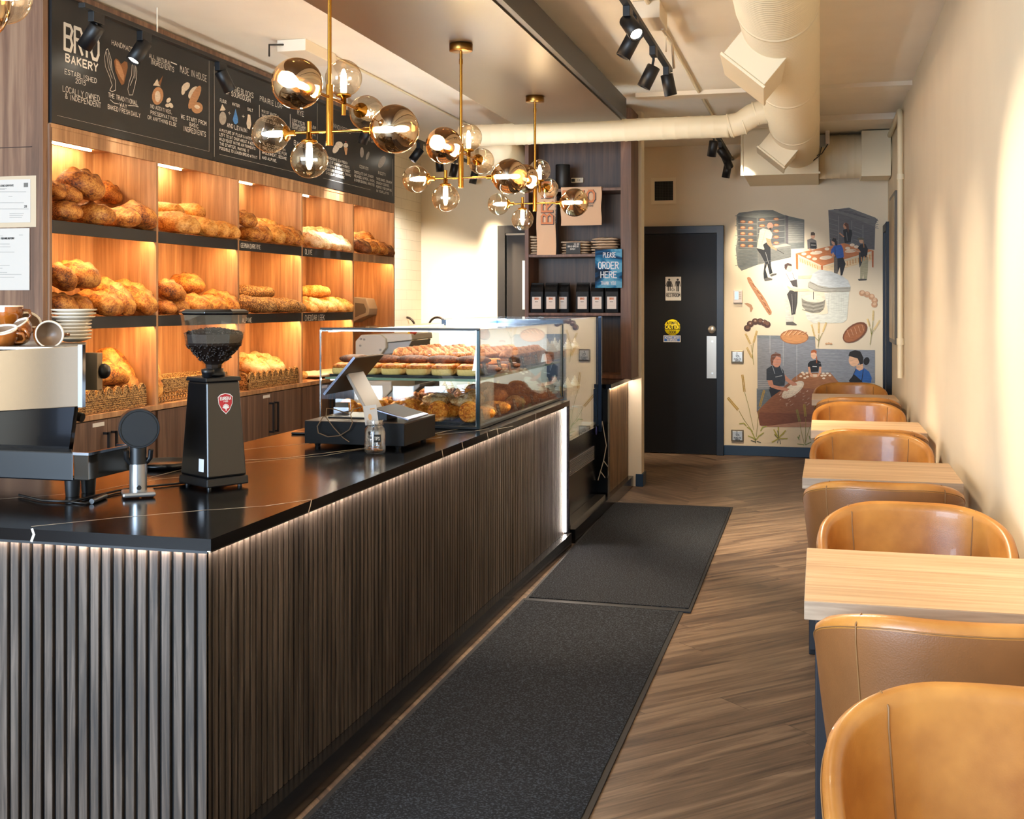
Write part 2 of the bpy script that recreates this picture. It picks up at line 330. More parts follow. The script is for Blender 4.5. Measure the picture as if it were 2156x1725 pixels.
struct(MB().box((XL-.15, 4.86, 0), (XL, YB, ZC)).build('wall_left', TILE))
struct(MB().box((-6.5, -2.5, 0), (-6.35, 4.86, ZC)).build('wall_left', CREAM))
# shop front behind the camera: low sill, mullions, header; daylight enters between them
f = MB().box((-6.35, -2.55, 0), (XR, -2.4, .35)).box((-6.35, -2.55, 2.8), (XR, -2.4, ZC))
for x in (-6.35, -4.05, -1.7, .5): f.box((x, -2.53, .35), (x+.1, -2.43, 2.8))
struct(f.build('wall_front', mat('black_frame', '14161a', .4)))
DARKW = wood('dark_walnut', '291b14', '574033', '402c22', (34, 34, 1.5), .5)
WALN = wood('walnut_panel', '5d4232', '93735a', '775642', (30, 30, 1.3), .48)
WALN2 = wood('walnut_shelf', '8a6242', 'c49a70', 'a87c55', (26, 26, 1.2), .5)
NAVY = mat('navy_black_trim', '10202e', .4); BLK = mat('black_metal', '0c0d10', .45)
# tall walnut end panel facing the camera, left of the bread shelves
e = MB().box((-6.35, 4.84, 0), (-3.56, 4.88, ZC))
struct(e.build('wall_panel', WALN))
e = MB()
for x in (-4.02, -3.83): e.box((x, 4.838, 2.21), (x+.003, 4.84, ZC))
e.box((-6.3, 4.838, 2.205), (-3.62, 4.84, 2.209))
struct(e.build('trim_1', mat('seam', '3a261c', .7)))
# baseboard on the mural wall
a = onY(1524, 950, YB); struct(MB().box((a.x, YB-.015, 0), (XR, YB, .095)).build('baseboard_back', mat('navy_baseboard', '12304a', .35), bevel=.003))
struct(MB().box((XR-.012, 3, 0), (XR, 10.8, .095)).build('baseboard_right', MATS['navy_baseboard'], bevel=.003))
# stub wall behind the coffee shelf
struct(MB().box((-2.22, 9.37, 0), (-1.375, 9.52, ZC)).build('wall_stub', CREAM))
struct(MB().box((-1.42, 9.355, 0), (-1.36, 9.535, .1)).build('baseboard_stub', MATS['navy_baseboard'], bevel=.003))
# soffit band across the far ceiling
struct(MB().box((-1.3, 9.95, ZC-.05), (XR, 10.2, ZC)).build('trim_2', CEILM))
struct(MB().box((-1.3, 8.55, ZC-.03), (XR, 8.75, ZC)).build('trim_3', CEILM))
# dark dropped ceiling raft over the counter
BULK = mat('raft_brown', '4f3f31', .38, var=.05, vscale=2)
struct(MB().box((-2.12, -.5, 2.75), (-1.345, 8.2, 2.76)).box((-2.12, -.5, 2.76), (-1.31, 8.2, 2.9), 1).build('ceiling_raft', [BULK, mat('raft_side', '2b2825', .5)]))
r_ = MB()
for x, y in ((-1.9, 8.1), (-1.4, 7.6), (-1.4, 4), (-2.05, 4)): r_.cyl((x, y, 2.9), (x, y, ZC), .006, n=8)
struct(r_.build('trim_4', mat('white_metal', 'e8dcc6', .5)))
# ---- restroom door in the back wall
DR = mat('door_black', '05070b', .45, spec=.3); DR2 = mat('door_frame_navy', '0a1522', .35)
xl = onY(1300, 700, YB).x; xr = onY(1525, 700, YB).x; zt = onY(1430, 477, YB).z
d = thing('door_1', 'black restroom door with steel push plate in the cream back wall', 'door', ((xl+xr)/2, YB, 0)); struct(d)
for k_ in ('label', 'category'): pass
xa = onY(1509, 700, YB-.03).x
MB().box((xl+.06, YB-.045, .008), (xa, YB-.01, zt-.07)).build('door_panel', DR, d, bevel=.002)
MB().box((xa, YB-.075, 0), (xr, YB, zt)).box((xl-.02, YB-.075, 0), (xl+.055, YB, zt)).box((xl, YB-.0749, zt-.075), (xr-.001, YB, zt-.001)).build('door_frame', DR2, d, bevel=.004)
def yface(mb, x0, y0, x1, y1, Y, th, mi=0):
    a = onY(x0, y0, Y); b = onY(x1, y1, Y); return mb.box((a.x, Y, b.z), (b.x, Y+th, a.z), mi)
STEEL = mat('brushed_steel', 'b9b4aa', .32, .9, bump=.05, bscale=200)
yface(MB(), 1488, 708, 1511, 797, YB-.052, .006).build('push_plate', STEEL, d)
c = onY(1499, 694, YB-.05); MB().lathe([(0, 0), (.02, .0), (.038, .006), (.038, .012), (0, .012)], (c.x, YB-.045, c.z), (0, -1, 0)).build('deadbolt', mat('satin_nickel', 'd8d4cc', .25, .8), d)
s = MB()
for py in (719, 786): q = onY(1500, py, YB-.05); s.cyl((q.x, YB-.058, q.z), (q.x, YB-.05, q.z), .009)
s.build('screw', MATS['satin_nickel'], d)
PAINT = paintmat('painted_marks', .55); PRINT = mat('print_black', '0d0d10', .5)
# restroom sign
Yd = YB-.047
sg = thing('restroom_sign', 'white restroom sign with figures and wheelchair symbol on the black door', 'sign', tuple(onY(1418, 608, Yd)))
yface(MB(), 1401, 583, 1434, 633, Yd-.004, .005).build('plate', mat('sign_white', 'c9c6c0', .4), sg, bevel=.002)
s = MB(); Ys = Yd-.0052
def P(px, py, Y=Ys): return onY(px, py, Y)
def poly2(mb, pts, Y, col=None, mi=0): mb.add([onY(a, b, Y) for a, b in pts], [tuple(range(len(pts)))[::-1]], mi, False, col)
def disc2(mb, cx, cy, rx, ry, Y, col=None, n=18, rot=0, mi=0):
    cr, sr = math.cos(rot), math.sin(rot)
    poly2(mb, [(cx+rx*math.cos(2*PI*i/n)*cr-ry*math.sin(2*PI*i/n)*sr, cy+rx*math.cos(2*PI*i/n)*sr+ry*math.sin(2*PI*i/n)*cr) for i in range(n)], Y, col, mi)
def line2(mb, pts, wpx, Y, col=None, mi=0):
    w = wpx*Y/FPX
    for a, b in zip(pts, pts[1:]): mb.ribbon(onY(*a, Y), onY(*b, Y), w, (0, -1, 0), mi, col)
disc2(s, 1409, 589, 2.3, 2.3, Ys); poly2(s, [(1406, 592), (1412, 592), (1415, 604), (1403, 604)], Ys); line2(s, [(1407, 604), (1407, 612)], 2, Ys); line2(s, [(1411, 604), (1411, 612)], 2, Ys)
line2(s, [(1405, 593), (1402, 602)], 1.4, Ys); line2(s, [(1413, 593), (1416, 602)], 1.4, Ys)
disc2(s, 1427, 589, 2.3, 2.3, Ys); poly2(s, [(1423, 592), (1431, 592), (1430, 603), (1424, 603)], Ys); line2(s, [(1425.4, 603), (1425.4, 613)], 2.4, Ys); line2(s, [(1428.6, 603), (1428.6, 613)], 2.4, Ys)
line2(s, [(1423, 593), (1421.6, 603)], 1.4, Ys); line2(s, [(1431, 593), (1432.4, 603)], 1.4, Ys)
line2(s, [(1416, 605), (1416.5, 609), (1419.5, 609), (1421, 613)], 1, Ys); line2(s, [(1414.5, 608), (1414, 611), (1416, 613), (1418.5, 612)], 1, Ys); disc2(s, 1416, 603.6, 1, 1, Ys)
line2(s, [(1403, 617), (1432, 617)], .7, Ys)
a = P(1403, 625); text_on(s, 'RESTROOM', a, (1, 0, 0), (0, 0, 1), (0, -1, 0), P(1432, 625).x-a.x, .03, .005, jit=0)
s.build('lettering', PRINT, sg)
# caution disc and blue label
cs = thing('caution_sticker', 'round yellow automatic door caution sticker on the black door', 'sticker', tuple(P(1415, 690)))
m_ = MB(); cc = P(1415.5, 689.5); m_.lathe([(0, 0), (.078, 0), (.078, .002), (0, .002)], (cc.x, Yd, cc.z), (0, -1, 0), 36); m_.build('disc', mat('caution_yellow', 'f2dc14', .4), cs)
s = MB(); yface(s, 1399, 685, 1432, 694, Ys, .001); Y3 = Ys-.001
for t_, x0, x1, y, h in (('AUTOMATIC', 1404, 1428, 683, .026), ('DOOR', 1409, 1423, 702, .024)):
    a = P(x0, y); text_on(s, t_, a, (1, 0, 0), (0, 0, 1), (0, -1, 0), P(x1, y).x-a.x, h, .0035, jit=0)
s.build('band', PRINT, cs)
s = MB(); a = P(1401, 692.3, Y3); text_on(s, 'CAUTION', a, (1, 0, 0), (0, 0, 1), (0, -1, 0), P(1430, 692, Y3).x-a.x, .03, .006, jit=0); s.build('lettering', MATS['caution_yellow'], cs)
bs = thing('instruction_label', 'blue activate switch to operate label below the yellow sticker', 'label', tuple(P(1415, 714)))
yface(MB(), 1397, 706.5, 1433, 720.5, Yd-.002, .003).build('plate', MATS['sign_white'], bs)
yface(MB(), 1398.5, 708, 1431.5, 719, Yd-.003, .002).build('field', mat('label_blue', '1c58a8', .4), bs)
s = MB()
for t_, x0, x1, y in (('ACTIVATE SWITCH', 1400, 1430, 712.8), ('TO OPERATE', 1404, 1426, 718)):
    a = P(x0, y, Yd-.004); text_on(s, t_, a, (1, 0, 0), (0, 0, 1), (0, -1, 0), P(x1, y).x-a.x, .018, .0035, jit=0)
s.build('lettering', MATS['sign_white'], bs)
# ---- kitchen door left of the coffee shelf
xl = onY(1051, 600, YB).x; xr2 = onY(1160, 600, YB).x; zt2 = onY(1051, 476, YB).z
d = thing('door_2', 'brown black kitchen door with slim window behind the coffee shelf', 'door', ((xl+xr2)/2, YB, 0)); struct(d)
DRB = mat('door_bronze', '3a332c', .45)
MB().box((xl+.09, YB-.03, .008), (xr2-.02, YB-.005, zt2-.09)).build('door_panel', DRB, d)
MB().box((xl, YB-.07, 0), (xl+.08, YB, zt2)).box((xl+.001, YB-.069, zt2-.08), (xr2, YB, zt2-.001)).build('door_frame', mat('frame_bronze', '2c2823', .45), d, bevel=.003)
q = onY(1066, 492, YB); MB().box((q.x+.01, YB-.06, q.z-.02), (xr2-.05, YB-.03, q.z+.0)).build('closer_bar', MATS['white_metal'], d)
p0 = onY(1100, 549, YB-.03); p1 = onY(1122, 652, YB-.03)
MB().box((p0.x, YB-.036, p1.z), (p1.x, YB-.03, p0.z)).build('window_pane', mat('frosted_pane', 'cfd6da', .15), d)
# ---- side door at the far end of the right wall
ya, yb_ = onX(1878, 500, XR).y, onX(1866.5, 500, XR).y
zt3 = onX(1866, 480, XR).z
d = thing('door_3', 'black framed door at far end of the right wall', 'door', (XR, (ya+yb_)/2, 0)); struct(d)
MB().box((XR-.05, ya, 0), (XR, ya+.07, zt3)).box((XR-.05, 11.4, 0), (XR, 11.47, zt3)).box((XR-.049, ya+.001, zt3-.07), (XR, 11.469, zt3-.001)).build('door_frame', DR2, d, bevel=.003)
MB().box((XR-.02, ya+.07, .01), (XR-.002, 11.4, zt3-.07)).build('door_panel', DR, d)
# ---- wall plates on the back wall
def plate(px0, py0, px1, py1, label, n):
    t = thing('door_button', label, 'button', tuple(onY((px0+px1)/2, py1, YB)), group=None)
    yface(MB(), px0, py0, px1, py1, YB-.02, .02).build('frame', mat('bronze_plate', '6b5c48', .3, .8), t, bevel=.003)
    yface(MB(), px0+2.5, py0+2.5, px1-2.5, py1-2.5, YB-.026, .01).build('plate', STEEL, t, bevel=.002)
    s = MB(); Y = YB-.0265; cx = (px0+px1)/2; cy = (py0+py1)/2
    line2(s, [(cx-1, cy-7), (cx-.5, cy-3), (cx+2.4, cy-3), (cx+4, cy+1)], 1, Y); line2(s, [(cx-2.4, cy-4), (cx-2.6, cy-1), (cx-.5, cy+.8), (cx+2, cy)], 1, Y); disc2(s, cx-1, cy-8.3, 1, 1, Y)
    a = onY(cx-7, cy+6.5, Y); text_on(s, 'PUSH TO', a, (1, 0, 0), (0, 0, 1), (0, -1, 0), 14*YB/FPX, .014, .003, jit=0)
    a = onY(cx-5, cy+10, Y); text_on(s, 'OPEN', a, (1, 0, 0), (0, 0, 1), (0, -1, 0), 10*YB/FPX, .012, .003, jit=0)
    s.build('lettering', PRINT, t)
plate(1539.5, 738.5, 1565.5, 764.5, 'steel wheelchair push plate at handle height beside the black door', 0)
plate(1539.5, 905, 1565.5, 930, 'steel wheelchair push plate low above the navy baseboard', 1)
t = thing('thermostat', 'white thermostat with pale blue screen on the cream back wall', 'thermostat', tuple(onY(1553, 638, YB)))
yface(MB(), 1544, 611, 1562.5, 638, YB-.025, .025).build('housing', mat('plastic_white', 'd9cfc6', .4), t, bevel=.004)
yface(MB(), 1547, 614, 1554.5, 631, YB-.027, .004).build('screen', mat('screen_blue', '8fb4c8', .2, emit=.3), t)
s = MB()
for k in range(4):
    for j in range(2): yface(s, 1556+j*2.6, 614+k*4.4, 1558+j*2.6, 617+k*4.4, YB-.0265, .003)
s.build('buttons', mat('plastic_grey', 'b8aca0', .5), t)
t = thing('wall_vent', 'square white framed vent with black grille above the restroom door', 'vent', tuple(onY(1396, 430, YB)))
a = onY(1371, 375, YB-.012); b = onY(1424, 429, YB-.012); a2 = onY(1378.5, 382.5, YB); b2 = onY(1417.5, 422, YB)
MB().box((a.x, YB-.012, b.z), (a2.x, YB, a.z)).box((b2.x, YB-.012, b.z), (b.x, YB, a.z)).box((a2.x, YB-.0119, a2.z), (b2.x, YB, a.z-.001)).box((a2.x, YB-.0119, b.z+.001), (b2.x, YB, b2.z)).build('frame', mat('vent_white', 'f2e6cc', .5), t)
MB().box((a2.x, YB-.004, b2.z), (b2.x, YB-.001, a2.z)).build('cavity', mat('cavity_black', '1a1f1c', .8), t)
s = MB(); nn = 12
for k in range(1, nn):
    x = a2.x+(b2.x-a2.x)*k/nn; z = b2.z+(a2.z-b2.z)*k/nn
    s.box((x-.0012, YB-.01, b2.z), (x+.0012, YB-.007, a2.z)); s.box((a2.x, YB-.0095, z-.0012), (b2.x, YB-.0065, z+.0012))
s.build('grille', mat('grille_dark', '3c4038', .5), t)
# tall framed mirror and conduit on the right wall
t = thing('wall_frame', 'tall narrow grey framed picture on the right wall by the conduit', 'picture', (XR-.01, 10.4, 1.1))
MB().box((XR-.03, 10.0, 1.13), (XR, 10.75, 2.38)).build('frame', mat('frame_grey', '5c574c', .4), t, bevel=.006)
MB().box((XR-.034, 10.04, 1.17), (XR-.028, 10.71, 2.34)).build('picture', wood('picture_grain', '8d7650', 'd8c39a', None, (6, 20, 3), .4), t)
PIPE = mat('pipe_paint', 'e6d8b8', .45)
zc = onX(1898, 226, XR-.03).z
yv = onX(1895, 500, XR-.03).y
t = tag(MB().tube([(XR-.03, yv, .9), (XR-.03, yv, zc-.05), (XR-.03, yv+.03, zc), (XR-.03, yv+.1, zc+.01), (XR-.03, 10.7, zc), (XR-.02, 10.74, zc+.03)], .02, 10).tube([(XR-.028, yv, 1.15), (XR-.028, yv, 1.2)], .028).tube([(XR-.028, yv, 2.4), (XR-.028, yv, 2.44)], .028).build('conduit_pipe', PIPE),
 'cream painted conduit running down the right wall beside the picture', 'pipe')
# ============================================================ the painted mural on the back wall
mur = thing('wall_mural', 'painted mural of bakers, ovens, breads and wheat on the cream back wall', 'mural', tuple(onY(1700, 940, YB)))
mb = MB(); LAY = [0]
def T4(p): return (1530+p[0]/5.751, 420+p[1]/5.751)
def T5(p): return (1520+p[0]/5.389, 640+p[1]/5.389)
def dst(TF, flat):
    q = list(map(float, flat.split())); return [TF((q[i], q[i+1])) for i in range(0, len(q), 2)]
def pg(TF, flat, col):
    pts = dst(TF, flat); LAY[0] += 1; Y = YB-.0008-LAY[0]*.000007
    v = [onY(x, y, Y) for x, y in pts]; A_ = sum(v[i].x*v[(i+1) % len(v)].z-v[(i+1) % len(v)].x*v[i].z for i in range(len(v)))
    if A_ < 0: v = v[::-1]
    mb.add(v, [tuple(range(len(v)))], 0, False, hx(col) if isinstance(col, str) else col)
def ln(TF, flat, w, col):
    pts = dst(TF, flat); LAY[0] += 1; Y = YB-.0008-LAY[0]*.000007; line2(mb, pts, w, Y, hx(col))
def el(TF, cx, cy, rx, ry, col, rot=0, n=18):
    s = ' '.join(f'{cx+rx*math.cos(2*PI*i/n)*math.cos(rot)-ry*math.sin(2*PI*i/n)*math.sin(rot):.1f} {cy+rx*math.cos(2*PI*i/n)*math.sin(rot)+ry*math.sin(2*PI*i/n)*math.cos(rot):.1f}' for i in range(n)); pg(TF, s, col)
# oven rack at left
pg(T4, '120 190 150 160 260 150 330 135 450 130 560 130 660 175 715 195 940 245 940 590 780 600 780 700 380 790 180 865 130 800 110 600 130 480 118 300', '6f7470')
for k in range(16): ln(T4, f'{105+k%3*10} {200+k*40} {150} {195+k*40}', 1.2, '7d827d')
pg(T4, '140 205 365 225 365 590 140 600', '4b4f50'); pg(T4, '375 225 700 205 700 535 375 580', '54585a')
for k in range(5):
    y = 290+k*72; ln(T4, f'140 {y} 365 {y+8}', .8, '9a9a94'); ln(T4, f'375 {y-20} 700 {y-50}', .8, '9a9a94')
    for x, yo in ((195, -20), (290, -12)): el(T4, x, y+yo, 34, 20, '8a5232'); el(T4, x, y+yo-4, 24, 11, 'c0926a')
    for x, yo in ((430, -42), (600, -50)): el(T4, x, y+yo, 36, 20, '8a5232'); el(T4, x, y+yo-4, 26, 11, 'bf8f66')
pg(T4, '710 190 745 200 745 600 715 560', '5d5a5e'); pg(T4, '745 255 930 270 930 520 745 530', '8e8f88')
for k in range(9): ln(T4, f'750 {270+k*28} 925 {275+k*27}', 1, '6e706c')
pg(T4, '370 590 720 535 780 560 780 700 380 790', '787a74'); pg(T4, '370 590 720 535 780 560 430 610', 'a5a396')
for k in range(9): ln(T4, f'395 {650+k*15} 770 {590+k*13}', .8, '5f615d')
for k in range(12): ln(T4, f'140 {620+k*18} 370 {612+k*16}', .9, '5a6062')
# cabinets top right
pg(T4, '1230 130 1480 100 1800 220 1830 250 1800 300 1790 610 1250 560', '5f5e60'); pg(T4, '1230 130 1480 100 1800 220 1790 330 1520 220', '6d6c6c')
for k in range(6): ln(T4, f'{1300+k*60} {120+k*16} {1480+k*50} {125+k*22}', 1.4, '4e4d50')
for x, y0_, y1_ in ((1355, 200, 550), (1515, 260, 560), (1650, 310, 590)): ln(T4, f'{x} {y0_} {x} {y1_}', .9, '8f8e8c')
for k in range(5): ln(T4, f'1240 {230+k*60} 1345 {260+k*60}', .5, '8f8e8c'); ln(T4, f'1530 {330+k*50} 1640 {370+k*50}', .5, '8f8e8c')
for k in range(6): ln(T4, f'1785 {230+k*22} {1825+k%2*12} {240+k*22}', 1.2, '707070')
# work table
pg(T4, '835 655 1420 530 1780 620 1160 805', 'd0814c'); pg(T4, '835 655 865 670 865 850 840 840', 'c46a34'); pg(T4, '1140 800 1165 805 1165 870 1145 850', 'c46a34'); pg(T4, '1755 625 1780 620 1778 825 1760 820', 'c46a34')
pg(T4, '870 690 1140 815 1140 860 900 760', 'ecd2a4'); pg(T4, '1165 815 1755 650 1755 740 1440 830 1170 870', 'ecd2a4')
for k in range(8): ln(T4, f'{885+k*30} {710+k*14} {892+k*30} {760+k*12}', 1.2, 'd89a5c')
for k in range(9): ln(T4, f'{1460+k*34} {750-k*10} {1462+k*34} {800-k*10}', 1.6, 'd89a5c')
for x, y in ((935, 660), (995, 695), (1065, 720), (1215, 600), (1465, 592), (1520, 552), (1570, 575)): el(T4, x, y, 30, 18, 'f4dfc4')
el(T4, 1085, 645, 75, 22, 'f4dfc4', -.1); el(T4, 1200, 705, 78, 24, 'f4dfc4', -.1); el(T4, 1500, 625, 70, 22, 'f0d8ba', -.1)
# baker at the oven
pg(T4, '360 590 480 610 530 560 535 800 555 890 520 910 490 780 470 850 500 950 450 960 445 900 460 760', '16181a'); ln(T4, '470 640 510 780', 1, '8a8c8c'); ln(T4, '400 650 480 800', .8, '77797a')
pg(T4, '400 370 440 350 520 370 555 420 540 480 480 530 450 610 365 590 380 500', 'cfc4ae'); pg(T4, '440 550 480 520 530 570 525 660 470 640', '14161a'); pg(T4, '475 470 530 480 550 560 610 600 600 620 540 590 490 540', 'c08a6a')
el(T4, 525, 320, 36, 40, 'bb8574'); pg(T4, '510 345 545 340 540 370 520 372', '2a2624'); ln(T4, '610 610 690 655', 1.2, '2a2624'); ln(T4, '400 380 380 560', .6, 'a79e8a'); ln(T4, '470 370 420 560', .6, 'a79e8a')
pg(T4, '450 960 500 945 555 960 550 975 460 990', '5b5750'); pg(T4, '525 915 560 900 605 895 600 912 535 935', '5b5750')
# woman at the table far side
pg(T4, '975 490 1030 470 1085 500 1095 590 1050 600 980 600', '6f6a66'); pg(T4, '1010 520 1080 525 1085 600 1010 590', '17171a'); el(T4, 1045, 440, 26, 38, 'd6a584'); pg(T4, '1018 435 1020 400 1048 394 1070 410 1068 435', '4a3828'); ln(T4, '1000 600 1060 632', 2.4, 'd09c7a'); ln(T4, '1025 552 1075 555', 1.2, 'd8d0c4')
# woman at cabinet
pg(T4, '1410 370 1450 355 1515 370 1520 420 1500 520 1430 530 1415 440', '111214'); el(T4, 1435, 322, 24, 38, 'c48c6a'); pg(T4, '1420 300 1445 280 1475 300 1480 360 1475 410 1455 350', '5a3420'); ln(T4, '1415 450 1370 410', 2.6, 'c48c6a'); ln(T4, '1450 400 1460 500', .7, '8b8b8b')
# blue shirt
pg(T4, '1300 700 1410 700 1440 780 1400 920 1380 925 1370 820 1340 900 1300 890', '1c1c1e'); pg(T4, '1300 690 1340 690 1345 900 1305 890', '6a6258'); pg(T4, '1265 610 1300 560 1385 545 1410 600 1420 700 1340 715 1300 660 1262 655', '2f62b8'); el(T4, 1300, 510, 32, 44, 'd6a584'); pg(T4, '1268 495 1290 465 1325 475 1335 520 1340 560 1315 555 1305 520', '161618'); ln(T4, '1290 650 1280 705', 3, 'd6a584'); ln(T4, '1310 580 1320 700', .8, '1a1a1e')
# green trousers
pg(T4, '1620 690 1715 700 1710 850 1700 975 1660 970 1655 900 1640 975 1615 965', 'b0a888'); pg(T4, '1600 640 1660 640 1640 760 1610 830 1598 740', '3c3a36'); pg(T4, '1585 590 1620 545 1680 540 1710 600 1700 700 1625 700 1615 620', '16171a'); el(T4, 1630, 500, 28, 34, 'd6a584'); pg(T4, '1580 475 1620 458 1660 475 1665 505 1640 490 1590 490', '6c6450'); ln(T4, '1655 520 1662 580', 2, 'b07848'); ln(T4, '1615 635 1540 615', 2.4, 'd6a584'); pg(T4, '1588 965 1640 960 1695 962 1692 980 1600 985', '4c4840')
# baker with mixer
pg(T4, '695 1205 745 1200 780 1480 715 1490', 'cfcdc0'); pg(T4, '780 1380 810 1380 805 1480 775 1480', 'cfcdc0'); pg(T4, '730 1150 765 1100 860 1110 855 1250 830 1390 785 1400 770 1280', '3e3a38'); ln(T4, '790 1150 800 1380', .9, '8a8680'); ln(T4, '830 1140 825 1360', .7, '76726c')
pg(T4, '690 930 740 890 800 880 860 930 855 1060 800 1060 730 1100 690 1060', 'f2e8d4'); pg(T4, '765 985 850 970 858 1065 800 1050', '4a4644'); ln(T4, '720 900 775 1000', .8, '3a3634'); ln(T4, '795 890 825 975', .8, '3a3634'); el(T4, 755, 825, 36, 52, 'f0cfa8'); pg(T4, '700 830 700 790 740 768 785 785 790 810 740 800 720 860', '4a3630')
pg(T4, '860 925 1075 920 1080 950 865 960', 'f0cda6'); pg(T4, '730 1040 800 1080 990 1085 1010 1110 820 1115 740 1080', 'f0cda6'); pg(T4, '718 1485 800 1480 850 1515 845 1525 720 1520', '5a5650')
pg(T4, '1125 850 1260 870 1400 930 1470 980 1500 1060 1250 1070 1100 1040 1010 990 1040 900', 'ccd2d2'); pg(T4, '985 1010 1010 990 1110 1040 1250 1070 1500 1060 1495 1110 1240 1125 1060 1110 980 1060', 'b0ada0'); ln(T4, '1005 1000 1120 1060 1260 1085 1495 1075', .7, '6c6a64'); ln(T4, '985 1060 1100 1110 1250 1122 1490 1110', .6, '6c6a64')
pg(T4, '1180 1130 1485 1115 1455 1460 1400 1495 1050 1500 975 1450 950 1370 1150 1395 1230 1380', 'd9dbcf'); ln(T4, '1240 1140 1225 1385 1150 1395', .5, 'a0a298')
for k in range(8): ln(T4, f'1265 {1150+k*28} 1420 {1145+k*28}', .25, 'b8baae'); ln(T4, f'{1270+k*20} 1145 {1270+k*20} 1370', .25, 'b8baae')
pg(T4, '905 1165 1195 1200 1180 1310 1130 1365 1040 1375 960 1350 912 1290', '8e897c'); el(T4, 1050, 1190, 146, 58, 'e6d8c0', .08); el(T4, 1050, 1188, 112, 36, 'f2e2c8', .08); ln(T4, '1050 1120 1050 1210', 1.2, '1c1a18')
for k in range(5): ln(T4, f'915 {1240+k*24} 1050 {1275+k*22} 1170 {1250+k*20}', .8, ['5c584e', 'b6b2a4'][k % 2])
# breads
pg(T4, '245 950 265 938 290 950 340 1040 420 1140 480 1230 545 1360 540 1390 515 1400 490 1370 400 1230 320 1100 260 1000', 'b58058'); ln(T4, '290 980 400 1150 520 1370', 1.6, '8a5436')
for k in range(5): ln(T4, f'{285+k*48} {985+k*78} {320+k*48} {1015+k*78}', 1.2, 'd6a97c')
pg(T4, '213 1260 250 1252 300 1275 320 1320 300 1360 285 1360 280 1310 240 1280', 'b38a68')
def bumps(TF, pts, r, c1, c2):
    for x, y in pts: el(TF, x, y, r, r*.95, c1)
    for x, y in pts: el(TF, x+3, y-r*.25, r*.55, r*.5, c2)
bumps(T4, ((250, 1560), (285, 1510), (345, 1480), (405, 1480), (455, 1495), (490, 1515)), 42, '4a3028', '75533f')
for x, y in ((345, 1470), (440, 1480), (285, 1500)): el(T4, x, y, 7, 7, 'd8cbbd')
bumps(T4, ((1640, 1135), (1700, 1150), (1755, 1180), (1790, 1225), (1788, 1275)), 38, 'c99974', 'e0bb96')
# lower scene
pg(T5, '400 355 1055 370 1060 510 1735 525 1735 900 1300 900 1300 1000 560 1100 405 1220', '8a8f98'); pg(T5, '400 355 1055 370 1055 410 405 395', '7d868c')
for x, y0_, y1_ in ((545, 360, 560), (695, 430, 700), (850, 470, 860)): ln(T5, f'{x} {y0_} {x} {y1_}', .8, 'c4c6ca')
for k in range(5): ln(T5, f'400 {870+k*24} 545 {868+k*24}', .7, 'b4b8bc')
for k in range(8): ln(T5, f'1100 {560+k*38} {1330+k%3*40} {566+k*38}', .5, 'a6abb0'); ln(T5, f'570 {450+k*38} {680} {446+k*38}', .4, 'a3a8b0')
pg(T5, '395 960 560 960 640 1040 420 1190 395 1230', '65727e')
pg(T5, '890 785 1230 780 1320 885 1320 1390 430 1380 400 1220 560 1060', '8c5a40'); pg(T5, '890 785 1230 780 1320 885 1300 960 760 960 800 850', 'a06a44'); pg(T5, '400 1230 1020 1250 1020 1390 440 1385', '7d4c38')
pg(T5, '900 1340 1030 1340 1030 1400 440 1395', 'b98a70')
el(T5, 805, 975, 150, 62, 'd9ccb8', -.62); el(T5, 800, 972, 128, 48, 'e6dac6', -.62)
rm = random.Random(4)
for k in range(34): x = rm.uniform(640, 1000); y = rm.uniform(980, 1160); ln(T5, f'{x:.0f} {y:.0f} {x+rm.uniform(8,26):.0f} {y-rm.uniform(4,18):.0f}', .9, 'c2a794')
for x, y in ((915, 780), (930, 800), (965, 785), (895, 822), (940, 842), (970, 825), (1150, 790), (1135, 815), (1170, 812), (1195, 790), (1225, 812), (1155, 845)): el(T5, x, y, 17, 11, 'ecd9c0')
el(T5, 1050, 815, 50, 18, 'e2cbb0')
# left woman
pg(T5, '505 740 560 705 650 690 700 760 720 850 710 930 590 940 560 870 505 865', '2b3440'); pg(T5, '530 960 560 930 640 950 700 960 560 1058', '161e2c'); el(T5, 620, 645, 52, 76, 'c98f78'); pg(T5, '550 640 560 580 610 550 665 570 672 610 620 590 585 640 575 700 560 690', '6e4532')
pg(T5, '515 870 570 865 585 920 690 945 770 965 740 990 640 975 560 950 530 920', 'c48a72'); pg(T5, '712 800 760 850 850 905 850 925 800 930 720 870', 'c48a72'); ln(T5, '575 710 600 790', 1.4, '8e99a4'); ln(T5, '660 700 690 780', 1.2, '8e99a4'); ln(T5, '610 830 680 815', 1.6, '9aa2a8'); ln(T5, '625 636 668 634', .7, 'a85e4e')
# girl in the middle
pg(T5, '975 680 1000 650 1080 635 1120 660 1130 710 1100 720 1095 770 1010 775 1000 720 975 715', '181a20'); pg(T5, '975 715 1000 715 1010 780 1040 820 1020 830 985 780', 'dda07c'); pg(T5, '1105 715 1130 712 1125 780 1090 830 1075 820 1100 780', 'dda07c'); el(T5, 1042, 580, 34, 46, 'e8b898'); pg(T5, '1008 560 1015 530 1045 518 1075 535 1072 570 1050 550', 'a8582c'); ln(T5, '1075 600 1075 670', 1.8, 'a8582c'); ln(T5, '1030 710 1075 712', 1.4, 'c8ccd0')
